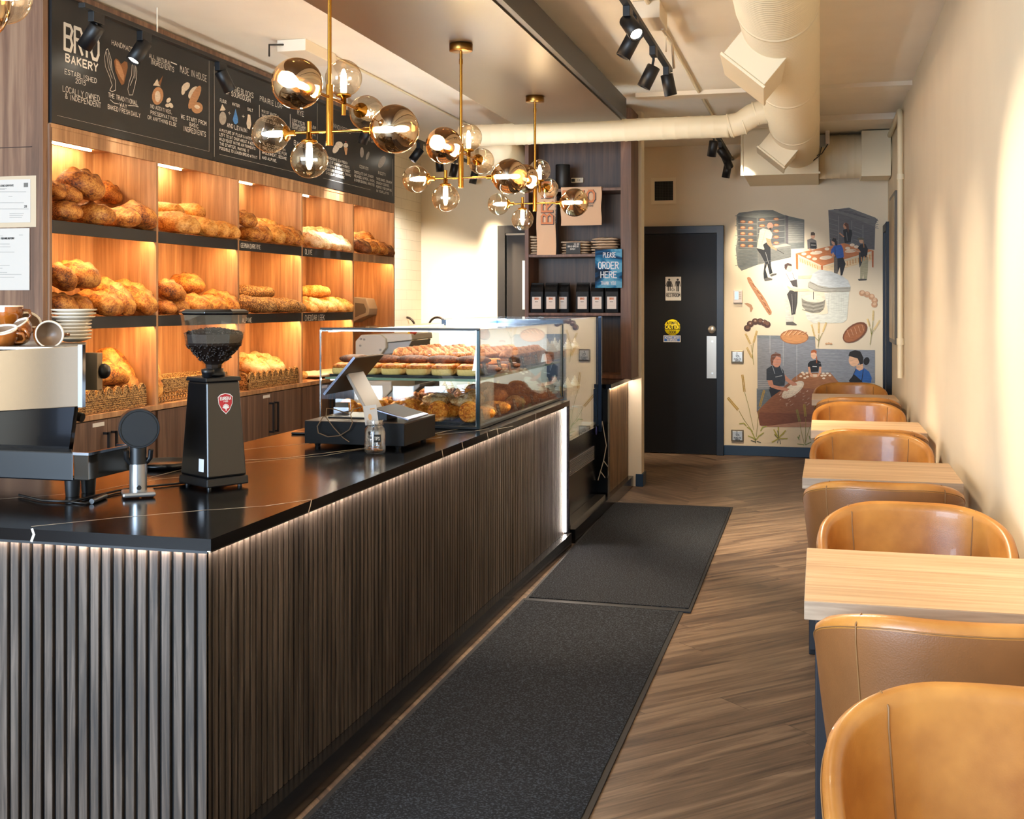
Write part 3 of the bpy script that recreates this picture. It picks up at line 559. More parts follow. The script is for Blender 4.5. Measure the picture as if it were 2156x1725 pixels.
# woman in blue
pg(T5, '1475 830 1520 730 1600 720 1670 770 1700 840 1690 895 1480 880', '2d62ac'); pg(T5, '1440 870 1500 800 1580 870 1600 890 1450 890', '1b1c20'); pg(T5, '1525 700 1600 680 1605 740 1560 760 1525 740', 'e0b08c'); el(T5, 1500, 635, 62, 76, 'e6b894', .1); pg(T5, '1435 590 1450 545 1510 525 1570 540 1605 610 1600 680 1570 690 1540 620 1490 605', '1c1816'); el(T5, 1640, 650, 34, 46, '1c1816', .3); ln(T5, '1605 740 1585 880', 1.2, '1b1c20'); ln(T5, '1520 740 1480 830', 1, '1b1c20')
el(T5, 822, 375, 162, 84, 'a8704a', .03); el(T5, 822, 378, 150, 72, 'cf925c', .03)
for k in range(5): ln(T5, f'{700+k*52} {355-k*3} {745+k*52} {300+k*4}', 1.2, 'e6bc90'); ln(T5, f'{712+k*52} {362-k*3} {757+k*52} {305+k*4}', .8, '8a5632')
el(T5, 1510, 325, 160, 92, '7c4a2e', -.62); el(T5, 1505, 330, 140, 74, 'a8683e', -.62)
for k in range(5): ln(T5, f'{1420+k*42} {300-k*16} {1450+k*40} {375-k*18}', .9, 'd4a27c')
for x in (1185, 1212, 1238): el(T5, x, 448-abs(x-1212)*-.2, 14, 12, 'd0a47c')
# wheat
def wheat(TF, x0, y0, x1, y1, w=9, col='cfa53c', stem=None):
    dx, dy = x1-x0, y1-y0; L_ = math.hypot(dx, dy); ux, uy = dx/L_, dy/L_; n = int(L_/13)
    for k in range(n):
        px, py = x0+ux*k*13, y0+uy*k*13
        for s_ in (-1, 1): el(TF, px-uy*w*.7*s_, py+ux*w*.7*s_, w*.8, w*.45, col, math.atan2(uy, ux)+s_*.6, 7)
    if stem: ln(TF, f'{x1} {y1} '+stem, .9, '8f8a3c')
wheat(T5, 232, 810, 258, 1005, 11, 'b8963c', '300 1150 360 1430'); wheat(T5, 70, 1070, 195, 1215, 12, 'b8963c', '260 1330 350 1450'); wheat(T5, 478, 985, 425, 1180, 11, 'b8963c', '410 1300 390 1510')
for f_ in ('290 1400 330 1430 380 1540', '470 1465 420 1500 390 1540', '200 1360 250 1355 275 1385', '300 1500 350 1520 380 1550', '500 1390 460 1400 440 1440'): ln(T5, f_, 2.2, 'a8a850')
for f_ in ('330 1550 375 1565', '400 1560 440 1575', '380 1530 382 1580'): ln(T5, f_, 1.4, '3c4632')
for f_ in ('640 1520 640 1400', '640 1520 590 1430', '645 1520 720 1440', '640 1530 570 1570', '650 1530 740 1530', '640 1530 600 1480', '660 1500 700 1470'): ln(T5, f_, 2.6, 'b6aa4c')
for f_ in ('640 1540 630 1580', '600 1490 640 1530', '655 1540 665 1590', '632 1440 645 1520'): ln(T5, f_, 1.2, '3c4632')
wheat(T5, 935, 1145, 950, 1300, 11, 'a99440', '950 1400 945 1600'); wheat(T5, 850, 1205, 885, 1350, 11, '8f8d48', '900 1450 935 1590'); ln(T5, '1000 1390 965 1500 945 1580', 1, 'a09a4c')
for f_ in ('860 1590 930 1600', '1010 1570 950 1600', '860 1510 875 1540', '880 1490 870 1530', '990 1500 1000 1540'): ln(T5, f_, 1.8, '8d9a58')
for k in ((270, 345, 330, 470), (395, 310, 355, 450), (285, 500, 345, 620)): wheat(T5, *k, 9, 'cfae4c', '345 560 360 690')
for k in ((1018, 240, 1055, 380), (1098, 210, 1098, 350), (1182, 215, 1140, 330)): wheat(T5, *k, 8, 'dcb84e', '1098 420 1088 490')
for k in ((1652, 175, 1680, 270), (1718, 80, 1712, 200), (1790, 190, 1720, 300)): wheat(T5, *k, 8, 'dfbc58', '1695 350 1680 460')
mb.build('painting', PAINT, mur)
# ============================================================ ducts, conduits, tracks, chandeliers
DUCT = mat('duct_paint', 'ecdcba', .5, bump=.02, bscale=40)
def ringed(mb, p0, p1, r, pitch=.032, amp=.003, n=40, mi=0):
    p0 = Vector(p0); p1 = Vector(p1); Ld = (p1-p0).length; k = int(Ld/pitch)
    prof = []
    for i in range(k):
        h = Ld*i/k; prof += [(r, h), (r, h+pitch*.72), (r+amp, h+pitch*.80), (r+amp, h+pitch*.9)]
    prof += [(r, Ld)]
    return mb.lathe([(.0, 0)]+prof+[(0, Ld)], p0, p1-p0, n)
XD, ZD, RD = -.182, 2.812, .182
t = thing('spiral_duct', 'large cream spiral air duct running the length of the ceiling', 'duct', (XD, 5, ZD))
ringed(MB(), (XD, -2.3, ZD), (XD, 10.42, ZD), RD).build('pipe', DUCT, t)
for y in (5.35, 7.2, 8.9): MB().lathe([(RD, 0), (RD+.006, .002), (RD+.006, .03), (RD, .032)], (XD, y, ZD), (0, 1, 0), 40).build('band', DUCT, t)
def register(yc, ln, label=None):
    M = Matrix.Translation((XD, yc, ZD)) @ Matrix.Rotation(math.radians(40), 4, 'Y') @ Matrix.Rotation(math.radians(3), 4, 'Z')
    m = MB().box((-.125, -ln/2, -RD-.10), (.125, ln/2, -RD+.10), 0, M).box((-.135, -ln/2-.01, -RD-.115), (.135, ln/2+.01, -RD-.10), 0, M)
    return m.build('register', DUCT, t, bevel=.003)
register(6.05, .62); register(9.45, .5)
t2 = thing('branch_duct', 'thin cream spiral duct crossing the ceiling in front of the walnut shelf', 'duct', (-1.4, 8.5, 2.725))
s = MB(); ringed(s, (-2.62, 8.5, 2.725), (-.62, 8.5, 2.725), .08, .09, .002, 28); s.build('pipe', DUCT, t2)
s = MB().tube([(-.62, 8.5, 2.725), (-.54, 8.49, 2.74), (-.46, 8.47, 2.79), (-.40, 8.46, 2.808), (-.355, 8.455, 2.812)], .083, 24)
for q in ((-.62, 8.5, 2.725), (-.53, 8.49, 2.744), (-.44, 8.47, 2.8)): s.lathe([(.083, 0), (.089, .002), (.089, .012), (.083, .014)], q, (1, 0, .3), 24)
s.build('elbow', DUCT, t2)
t3 = thing('flexible_duct', 'ringed cream duct stub going back behind the thin duct', 'duct', (-2.4, 9.6, 2.66))
ringed(MB(), (-2.42, 8.75, 2.67), (-2.55, 11.5, 2.67), .13, .03, .006, 28).build('pipe', DUCT, t3)
t4 = thing('plenum_box', 'boxy cream duct plenum at the far end above the mural', 'duct', (-.32, 11, 2.6))
MB().box((-.645, 10.42, 2.59), (-.005, YB, ZC-.002)).build('box', DUCT, t4, bevel=.003)
MB().box((-.66, 10.405, 2.575), (.008, 10.43, 2.592)).box((-.66, 10.405, 2.59), (-.643, 10.43, ZC-.01)).build('flange', DUCT, t4)
t5 = thing('side_duct', 'cream round duct from the plenum into the right wall', 'duct', (.3, 11.05, 2.6))
s = MB(); ringed(s, (0, 11.05, 2.79), (.62, 11.05, 2.79), .195, .06, .003, 36); s.build('pipe', DUCT, t5)
MB().box((.36, 10.84, 2.585), (.61, 11.26, 2.99)).build('collar', DUCT, t5, bevel=.004)
# conduits and junction boxes on the ceiling
WM = MATS['white_metal']
t = thing('ceiling_conduit', 'thin cream conduit with junction box along the left ceiling', 'conduit', (-2.9, 7, ZC))
MB().tube([(-2.9, 6.75, ZC-.012), (-2.9, 11.5, ZC-.012)], .009, 8).build('pipe', PIPE, t)
MB().box((-3.06, 6.3, ZC-.07), (-2.88, 6.75, ZC-.001)).build('junction_box', WM, t, bevel=.004)
MB().tube([(-3.02, 6.3, ZC-.03), (-3.06, 6.2, ZC-.05), (-3.05, 6.18, ZC-.12)], .006, 6).build('cable', mat('cable_dark', '2a2622', .5), t)
t = thing('ceiling_conduit', 'cream conduit with junction box above the black lamp track', 'conduit', (-.84, 7, ZC))
MB().tube([(-.84, 3, ZC-.014), (-.84, 10.4, ZC-.014)], .011, 8).build('pipe', PIPE, t)
MB().box((-.92, 5.95, ZC-.09), (-.78, 6.25, ZC-.001)).build('junction_box', WM, t, bevel=.004)
s = MB(); s.tube([(-.8, 6.2, ZC-.09), (-.81, 6.7, ZC-.05), (-.84, 7.05, 2.87)], .008, 8); s.cyl((-.83, 6.6, ZC), (-.83, 6.6, 2.87), .004, n=6); s.build('cable', WM, t)
t = thing('electrical_box', 'small grey electrical box with looped black cable on plenum side', 'box', (.03, 10.4, 2.8))
MB().box((-.002, 10.36, 2.80), (.05, 10.44, 2.90)).build('box', mat('box_grey', '9a978f', .4), t, bevel=.002)
MB().box((.05, 10.34, 2.82), (.085, 10.44, 2.93)).build('cover', mat('plastic_white', 'd9cfc6'), t, bevel=.002)
MB().tube([(.02, 10.38, 2.8), (-.0, 10.36, 2.72), (-.05, 10.36, 2.68), (-.06, 10.37, 2.71), (.02, 10.38, 2.74), (.07, 10.38, 2.82)], .005, 6).build('cable', MATS['cable_dark'], t)
# ---- tracks and spot heads
LENS_ON = emis('lamp_lens', (1, .9, .72), 14); LENS_OFF = mat('lens_grey', '8b877c', .3)
def track(label, X, y0, y1, z=2.855, rods=()):
    t = thing('light_track', label, 'light track', (X, (y0+y1)/2, z))
    MB().box((X-.018, y0, z-.012), (X+.018, y1, z+.012)).build('rail', BLK, t, bevel=.002)
    s = MB()
    for y in rods: s.cyl((X, y, z+.01), (X, y, ZC), .004, n=6)
    if rods: s.build('hanger_rod', WM, t)
    return t
def head(apx, cpx, X, axis, on, label, z=2.855, L=.125, r=.037, W=None, target=None):
    """apx: where the adapter sits along the track, cpx: picture place of the can"""
    ya = onX(*apx, X).y; c = onX(*cpx, X+.0); c = Vector((X+axis[0]*.06, ya+axis[1]*.06, 0)); cc = onX(*cpx, X)
    c.z = min(max(cc.z, z-.2), z-.11); ax = Vector(axis).normalized()
    t = thing('spotlight', label, 'spotlight', (X, ya, z-.02), group='black track spotlights')
    MB().box((X-.017, ya-.045, z-.06), (X+.017, ya+.045, z-.010)).build('adapter', BLK, t, bevel=.003)
    top = Vector((X, ya, z-.06)); b = c-ax*L*.25
    MB().tube([top, top-Vector((0, 0, .02)), b], .007, 8).build('stem', BLK, t)
    p0 = c-ax*L/2; p1 = c+ax*L/2
    MB().lathe([(0, 0), (r-.003, 0), (r, .003), (r, L), (r-.006, L), (r-.008, L-.012), (0, L-.012)], p0, ax, 28).build('can', BLK, t)
    MB().lathe([(0, 0), (r-.008, 0), (r-.008, .002), (0, .002)], p0+ax*(L-.0125), ax, 24).build('lens', LENS_ON if on else LENS_OFF, t)
    if W: spot_light('track_beam', tuple(p1+ax*.004), target if target else tuple(p1+ax*2), W, WARM2 if on != 2 else NEUT, 48, .8, .03)
    return t
track('black lamp track hung along the ceiling left of the big duct', -.865, 1.2, onX(1410, 150, -.865).y, rods=(3, 5.2))
R_ = Vector((CA, SA, 0)); FW = Vector((-SA, CA, 0))
def axm(r, f, d): v = R_*r+FW*f+Vector((0, 0, -d)); return tuple(v)
W1 = 175
head((1322, 6), (1306, 8), -.865, axm(.25, -.5, .55), 1, 'lit black spotlight at the top edge nearest on right track', W=W1, target=(.62, 3.4, 1.1))
head((1336, 30), (1314, 65), -.865, axm(-.45, .05, .85), 0, 'black spotlight with its can tilted left, second on right track', W=W1*.7, target=(-1.2, 5.6, 0))
head((1376, 104), (1364, 145), -.865, axm(-.42, .1, .85), 0, 'black spotlight tilted left, between two others mid right track', W=W1, target=(-.2, 7, .7))
head((1404, 148), (1412, 188), -.865, axm(.2, .1, .9), 0, 'black spotlight pointing down at the far end of right track', W=W1*.8, target=(-.3, 7.9, .0))
y0 = onX(1508, 292, -.82).y
track('short black lamp track in front of the mural', -.82, y0-.5, y0+1.75, rods=(y0,))
head((1503, 290), (1500, 308), -.82, axm(-.1, .3, .9), 1, 'lit black spotlight leftmost of the cluster above the restroom door', W=110, target=(-1.3, 11.5, .7))
head((1517, 300), (1529, 325), -.82, axm(.5, .1, .6), 2, 'lit black spotlight aimed right toward the painted mixer', W=80, target=(.0, 11.5, 1.55))
head((1527, 312), (1537, 345), -.82, axm(.4, .5, .7), 0, 'grey lensed black spotlight, upper of the lowest pair in cluster', W=50, target=(-.5, 11.5, 1.9))  # grey lens, but a beam onto the mural is added here
head((1533, 318), (1531, 357), -.82, axm(-.15, .2, .9), 0, 'unlit black spotlight hanging lowest in the far cluster')
# unseen heads towards the window, then added beams farther in with no heads built
for y, tg, ww in ((1.6, (.62, 2.3, 1.4), 70), (2.3, (.3, 2.6, .7), 60), (2.9, (.62, 3.3, 1.3), 60), (5.0, (.6, 5.3, .9), 80), (6.6, (.6, 6.8, .9), 70), (7.4, (.6, 8.9, .9), 80)):
    spot_light('track_beam', (-.8, y, 2.72), tg, ww*(.32 if y < 3 else .66), WARM2, 56, 1, .08)
XT = -3.33
track('black lamp track hung in front of the chalkboard', XT, onX(172, 5, XT).y, 8.6, rods=(onX(331, 66, XT).y, 8.0))
head((203, 32), (189, 70), XT, axm(-.5, .2, .6), 0, 'black spotlight overlapping the big chalk title on the board')
head((304, 72), (299, 109), XT, axm(-.35, -.35, .8), 2, 'lit black spotlight beside the chalk handmade lettering', W=20, target=(-3.6, 6, 1))
head((772, 262), (768, 283), XT, axm(-.3, .3, .8), 2, 'black spotlight tucked behind the small globe of the nearest chandelier', W=70, target=(-3.72, 8.15, 1.8))
head((465, 135), (470, 165), XT, axm(.35, .3, .8), 0, 'black spotlight over the building blocks chalk heading')
y3 = onX(880, 300, XT).y
track('black lamp track over the sink corner', XT, y3-.6, 11.4, rods=(y3,))
for i, (a_, c_, ax_, on, lb, tg) in enumerate((((884, 300), (876, 320), axm(-.5, -.1, .7), 2, 'lit black spotlight right of the chalkboard end', (-3.9, 11.3, 1.5)),
    ((925, 322), (927, 348), axm(.05, .1, .9), 0, 'small black spotlight behind the second chandelier dark globe', (-3.3, 11.5, 1.4)),
    ((958, 335), (961, 360), axm(-.2, .1, .9), 0, 'small black spotlight between globes of second chandelier', None),
    ((1000, 350), (1006, 376), axm(-.2, .1, .9), 0, 'small black spotlight nearest the kitchen door', (-2.9, 11.5, 1.3)))):
    head(a_, c_, XT, ax_, on, lb, W=(230 if i == 0 else 120 if tg else None), target=tg)
# ---- globe chandeliers
BRASS = mat('brass', 'c58e3a', .22, 1.0); BRASS2 = mat('brass_dark', '8f6a35', .3, 1.0)
SMOKE = glassmat('smoked_gold_glass', (.46, .36, .26), (1, .80, .55), .42, .98)
CLEAR = glassmat('pale_amber_glass', (.93, .86, .76), (1, .92, .78), .14, .9)
BULB = emis('bulb_glow', (1, .76, .48), 165)
def globe(parent, c, r, d, glass):
    """d: direction from the socket into the globe"""
    d = Vector(d); c = Vector(c); b = c-d*r
    g = MB().sphere(c, r, 32).build('globe', glass, parent)
    MB().lathe([(0, -.03), (.011, -.03), (.011, -.006), (.028, 0), (.03, .006), (.02, .012), (0, .012)], b, d, 24).build('socket', BRASS, g, local=False)
    MB().lathe([(0, .012), (.010, .012), (.011, .03), (.0125, .05), (.011, .075), (.005, .1), (0, .104)], b, d, 14).build('bulb', BULB, g, local=False)
def chandelier(label, loc, rz=0):
    t = thing('globe_chandelier', label, 'chandelier', loc, rz, group='brass globe chandeliers over the counter')
    L_ = Vector(loc); z0 = 2.75
    bp = lambda m: [setattr(m, 'v', [Vector((*(Matrix.Rotation(rz, 3, 'Z') @ (v-L_)).xy, v.z-L_.z))+L_ for v in m.v])] and m
    X, Y = L_.x, L_.y
    bp(MB().lathe([(0, 0), (.056, 0), (.058, .003), (.058, .034), (.056, .036), (0, .036)], (X, Y, z0-.037))).build('canopy', BRASS2, t)
    bp(MB().cyl((X, Y, 2.18), (X, Y, z0-.037), .0075, n=14).cyl((X, Y, z0-.1), (X, Y, z0-.075), .0095, n=14)).build('rod', BRASS, t)
    bp(MB().cyl((X, Y, 2.035), (X, Y, 2.255), .0135, n=18)).build('body_tube', BRASS, t)
    za, zb = 2.085, 2.21
    bp(MB().cyl((X-.165, Y, za), (X+.165, Y, za), .0055, n=12).cyl((X-.08, Y, za-.045), (X-.08, Y, za+.04), .009, n=12)).build('arm', BRASS, t)
    bp(MB().cyl((X, Y-.2, zb), (X, Y+.3, zb), .0055, n=12).cyl((X, Y+.13, zb-.045), (X, Y+.13, zb+.03), .009, n=12)).build('arm', BRASS, t)
    q = Matrix.Rotation(rz, 3, 'Z')
    for c, r, dd, gl in (((.251, 0, za), .0875, (1, 0, 0), SMOKE), ((-.235, 0, za), .069, (-1, 0, 0), CLEAR), ((-.08, 0, za-.098), .069, (0, 0, -1), CLEAR),
                         ((0, -.275, zb), .0875, (0, -1, 0), SMOKE), ((0, .362, zb), .069, (0, 1, 0), CLEAR), ((0, .13, zb+.094), .069, (0, 0, 1), CLEAR)):
        cc = q @ Vector((c[0], c[1], 0)); globe(t, (X+cc.x, Y+cc.y, c[2]), r, q @ Vector(dd), gl)
    return t
ch = chandelier('nearest full brass chandelier with six globes left of the big screen of chalk', (-1.72, 3.97, 2.6))
ch['label'] = 'largest brass globe chandelier in view, its rod cut by the top edge'
chandelier('middle brass globe chandelier with round canopy on the dark raft', (-1.72, 5.59, 2.6))
chandelier('smallest brass globe chandelier hanging in front of the coffee bag shelf', (-1.71, 7.12, 2.6))
chandelier('brass chandelier showing only one amber globe at the left edge', (-1.96, 2.1, 2.6), math.radians(-6))
# ============================================================ counter, display cases
SLAT = wood('slat_oak', '241c16', '61544a', '3f342b', (55, 55, 2.4), .55, .8, bump=.25)
SLATB = mat('slat_backing', '07090d', .6)
MARB = mat('black_marble', '060608', .16, spec=.3, var=.25, vscale=4); VEIN = mat('vein_cream', 'd9cdbd', .3)
XF = -1.45; Y0 = 2.62; Y1 = 6.93; ZT = .88
ct = thing('service_counter', 'long black marble topped service counter clad in dark wood slats', 'counter', (-1.9, 4.7, 0))
top = MB()
poly = [(XF, Y0), (XF, Y1), (-2.33, Y1), (-2.33, 3.75), (-3.55, 3.75), (-3.55, Y0)]
top.prism([(x, y, ZT-.03) for x, y in poly], (0, 0, .03))
def vein(pts, w=.004, z=ZT+.0004, mi=1):
    P_ = [onZ(x, y, ZT) for x, y in pts]
    rnd = random.Random(len(pts)+int(pts[0][0])); q = []
    for a, b in zip(P_, P_[1:]):
        n = max(2, int((b-a).length/.05))
        for k in range(n): q.append(a.lerp(b, k/n)+Vector((rnd.uniform(-.002, .002), rnd.uniform(-.005, .005), 0)))
    q.append(P_[-1])
    for a, b in zip(q, q[1:]): top.ribbon((a.x, a.y, z), (b.x, b.y, z), w*rnd.uniform(.6, 1.3), (0, 0, 1), mi)
vein([(68, 1109), (250, 1090), (430, 1075), (560, 1066), (655, 1052)], .005)
vein([(0, 1051), (180, 1038), (330, 1010), (430, 1000)], .003); vein([(300, 1010), (400, 985)], .003)
vein([(515, 947), (560, 942), (700, 930), (760, 918), (850, 880+16)], .004)
vein([(515, 970), (600, 965), (760, 945), (880, 921), (940, 908), (975, 902)], .006)
vein([(515, 975), (680, 960), (830, 935), (905, 925), (930, 921)], .004)
vein([(921, 916), (1000, 908), (1030, 903)], .004); vein([(1030, 908), (1052, 903), (1080, 898)], .004)
def edgevein(px, dx, w=.006):
    y = onX(px, 700, XF).y
    top.ribbon((XF+.0006, y, ZT), (XF+.0006, y+dx*.4, ZT-.014), w, (1, 0, 0), 1); top.ribbon((XF+.0006, y+dx*.4, ZT-.014), (XF+.0006, y+dx, ZT-.03), w, (1, 0, 0), 1)
for px, dx in ((655, -.02), (930, .015), (972, .02), (1025, .02), (1046, .02), (1128, .0)): edgevein(px, dx)
xv = onY(68, 1110, Y0).x; top.ribbon((xv, Y0-.0006, ZT), (xv+.005, Y0-.0006, ZT-.013), .007, (0, -1, 0), 1); top.ribbon((xv+.005, Y0-.0006, ZT-.013), (xv-.002, Y0-.0006, ZT-.03), .007, (0, -1, 0), 1)
top.build('worktop', [MARB, VEIN], ct)
ZS0, ZS1 = .085, ZT-.03
XS = XF-.028                      # outer face of the slats
s = MB(); y = Y0+.03; pit = .034
while y < Y1-.03:
    s.box((XS-.012, y, ZS0), (XS, y+.0235, ZS1)); y += pit
s.build('slat_panel', SLAT, ct, bevel=.0012, seg=1)
s = MB(); x = XS-.0235
while x > -3.55:
    s.box((x, Y0+.028, ZS0), (x+.0235, Y0+.04, ZS1)); x -= pit
s.build('slat_panel', SLAT, ct, bevel=.0012, seg=1)
MB().prism([(x, y, .02) for x, y in ((XS-.012, Y0+.04), (XS-.012, Y1-.03), (-2.28, Y1-.03), (-2.28, 3.7), (-3.5, 3.7), (-3.5, Y0+.04))], (0, 0, ZS1-.02)).build('carcass', SLATB, ct)
MB().box((XS-.02, Y1-.028, ZS0), (XF, Y1, ZS1)).build('end_panel', MARB, ct)
MB().box((XS-.1, Y0+.06, 0), (XF+.012, Y1, ZS0)).box((-3.5, Y0+.03, 0), (XS-.1, Y0+.2, ZS0)).build('plinth', mat('plinth_black', '100f0f', .25, coat=.2), ct)
LEDW = emis('led_white', (1, .86, .74), 46)
s = MB().box((XS+.002, Y0+.03, ZS1-.006), (XS+.010, Y1-.03, ZS1-.0005)).box((-3.5, Y0+.018, ZS1-.006), (XS+.01, Y0+.026, ZS1-.0005))
s.box((XS+.002, Y1-.038, ZS0+.01), (XS+.012, Y1-.028, ZS1-.004)); s.build('led_strip', LEDW, ct)
s = MB().box((XS+.010, Y0+.03, ZS1-.010), (XS+.012, Y1-.03, ZS1)).box((-3.5, Y0+.014, ZS1-.010), (XS+.01, Y0+.016, ZS1)); s.build('led_channel', BLK, ct)
# ---- second counter with slats under the coffee shelf
c2 = thing('side_counter', 'short slatted counter with black marble top below the coffee shelf', 'counter', (-1.8, 8.9, 0))
ya = 8.40; yb = 9.36
MB().box((-2.45, ya-.02, ZT-.03), (XF, yb, ZT)).build('worktop', MARB, c2)
s = MB(); y = ya
while y < yb-.02: s.box((XS-.012, y, ZS0), (XS, y+.0235, ZS1)); y += pit
s.build('slat_panel', wood('slat_walnut', '5c4330', 'a98560', '80613f', (55, 55, 2.4), .5, .8), c2)
MB().box((-2.4, ya+.01, .02), (XS-.012, yb, ZS1)).build('carcass', SLATB, c2)
MB().box((-2.4, 8.303, 0), (XF+.012, yb, ZS0)).build('plinth', MATS['plinth_black'], c2)
MB().box((XS+.002, ya, ZS1-.006), (XS+.01, yb-.02, ZS1-.0005)).build('led_strip', LEDW, c2)
# ---- pastry display case standing on the counter
GL = glassmat('case_glass', (.965, .985, .97), (1, 1, 1), .07, .9); GE = mat('glass_edge', '7fa394', .15)
CX0, CX1, CY0, CY1, CZ0, CZ1 = -2.30, -1.512, 5.2, 7.02, .895, 1.337
pc = thing('pastry_case', 'glass pastry display case full of croissants on the counter', 'display case', (-1.9, 6.1, ZT))
MB().box((CX0, CY0, ZT+.001), (CX1, CY1, CZ0)).build('base', mat('case_base', '0c1118', .3), pc, bevel=.002)
tg = .006
for nm, a, b in (('front_pane', (CX1-tg, CY0, CZ0), (CX1, CY1, CZ1)), ('side_pane', (CX0, CY0, CZ0), (CX1-tg, CY0+tg, CZ1)), ('top_pane', (CX0, CY0, CZ1), (CX1, CY1, CZ1+.006))):
    MB().box(a, b).build(nm, GL, pc)
MB().box((CX1-.012, CY0-.003, CZ0-.01), (CX1+.002, CY0+.010, CZ1+.002)).box((CX1-.012, CY1-.012, CZ0), (CX1+.003, CY1, CZ1)).build('corner_post', mat('post_dark', '1a2a2c', .25, .5), pc)
MB().box((CX0, CY0-.003, CZ1-.001), (CX1, CY0+.012, CZ1+.010)).build('top_rail', BLK, pc)
MB().box((CX0, CY0+.001, CZ1-.008), (CX1, CY0+.01, CZ1-.002)).box((CX1-.016, CY0-.004, CZ0), (CX1-.0125, CY0+.002, CZ1)).box((CX0-.003, CY0-.002, CZ0), (CX0+.003, CY0+.006, CZ1)).build('trim_strip', mat('chrome', 'dcd8d0', .15, 1), pc)
SZ = 1.112
MB().box((CX0+.02, CY0+.015, SZ-.010), (CX1-.02, CY1-.015, SZ-.001)).build('glass_shelf', glassmat('shelf_glass', (.86, .95, .92), (1, 1, 1), .10, .8), pc)
MB().box((CX0+.02, CY0+.008, SZ-.011), (CX1-.018, CY0+.015, SZ)).box((CX1-.02, CY0+.015, SZ-.011), (CX1-.014, CY1-.015, SZ)).build('shelf_edge', GE, pc)
MB().box((CX0, CY1-.004, CZ0), (CX1-.1, CY1, CZ1)).build('end_wall', mat('case_white', 'cfd8e0', .3), pc)
MB().box((CX0+.02, CY0+.05, CZ1-.012), (CX0+.035, CY1-.02, CZ1-.004)).build('led_strip', emis('led_case', (1, .86, .66), 30), pc); area_light('case_fill', ((CX0+CX1)/2+.1, (CY0+CY1)/2, CZ1-.012), (0, 0, 0), .5, 1.6, 7, NEUT)  # area light added to brighten the case interior, no fixture of its own
MB().box((CX0+.03, CY0+.05, SZ-.018), (CX0+.04, CY1-.02, SZ-.012)).build('led_strip', MATS['led_case'], pc)
# ---- tall refrigerated case beyond it
fr = thing('refrigerated_case', 'black refrigerated display case with tall glass between both counters', 'display case', (-1.9, 7.7, 0))
FY0, FY1, FX = 7.06, 8.30, -1.512
MB().box((-2.3, FY0, ZS0), (FX-.03, FY1, .60)).build('body', mat('gloss_black', '050608', .22, spec=.35), fr, bevel=.003)
MB().box((-2.3, FY1-.03, .6), (FX-.02, FY1, 1.36)).box((-2.3, FY0, .6), (-2.27, FY1, 1.36)).build('back_shell', mat('fridge_shell', '1c3350', .3), fr)
MB().box((FX-.008, FY0, .60), (FX, FY1-.02, 1.36)).build('front_pane', GL, fr)
MB().box((-2.3, FY0, 1.36), (FX, FY1, 1.368)).build('top_pane', GL, fr)
MB().box((FX-.01, FY1-.03, .55), (FX+.012, FY1+.0, 1.37)).build('post', mat('post_navy', '0f2440', .2, .3), fr)
MB().box((-2.27, FY0+.02, .602), (FX-.03, FY1-.04, .62)).build('deck', mat('deck_white', 'dfe6ea', .3), fr)
for z in (.86, 1.12): MB().box((-2.25, FY0+.02, z-.006), (FX-.06, FY1-.04, z)).build('glass_shelf', MATS['shelf_glass'], fr)
MB().box((-2.26, FY0+.03, 1.345), (-2.2, FY1-.04, 1.352)).box((-2.26, FY0+.03, .84), (-2.24, FY1-.04, .845)).build('led_strip', emis('led_cool', (.75, .88, 1), 40), fr)
s = MB()
for k in range(9): s.box((FX-.028, FY0+.02, .365+k*.011), (FX-.022, FY1-.12, .371+k*.011))
s.build('grille', mat('grille_silver', 'b9b9c4', .35, .6), fr)
MB().box((-1.6, FY1+.003, ZS0), (XF-.01, ya-.02, ZT-.03)).build('marble_jamb', MARB, c2)
s = MB(); yj = FY1+.002
for a, b in (((-1.50, .62), (-1.47, .45)), ((-1.47, .45), (-1.49, .34)), ((-1.49, .34), (-1.53, .2)), ((-1.49, .34), (-1.46, .3)), ((-1.51, .26), (-1.48, .22))):
    s.ribbon((a[0], yj, a[1]), (b[0], yj, b[1]), .006, (0, -1, 0))
for a, b in (((8.31, .60), (8.335, .42)), ((8.335, .42), (8.325, .33)), ((8.325, .33), (8.30, .22)), ((8.325, .33), (8.35, .36)), ((8.31, .27), (8.34, .23))):
    s.ribbon((XF-.0094, a[0], a[1]), (XF-.0094, b[0], b[1]), .006, (1, 0, 0))
s.build('vein', VEIN, c2)
MB().lathe([(0, 0), (.03, 0), (.03, .002), (0, .002)], (FX-.02, FY1-.06, .56), (1, 0, 0)).build('badge', mat('badge_violet', '4b4fae', .3), fr)
MB().box((-2.2, FY0-.02, 0), (XF+.012, FY1-.001, ZS0)).build('plinth', MATS['plinth_black'], fr); MB().box((FX-.028, FY0, ZS0), (XF-.02, FY1-.03, ZS0+.02)).build('sill', mat('sill_stone', '4a4641', .2), fr)
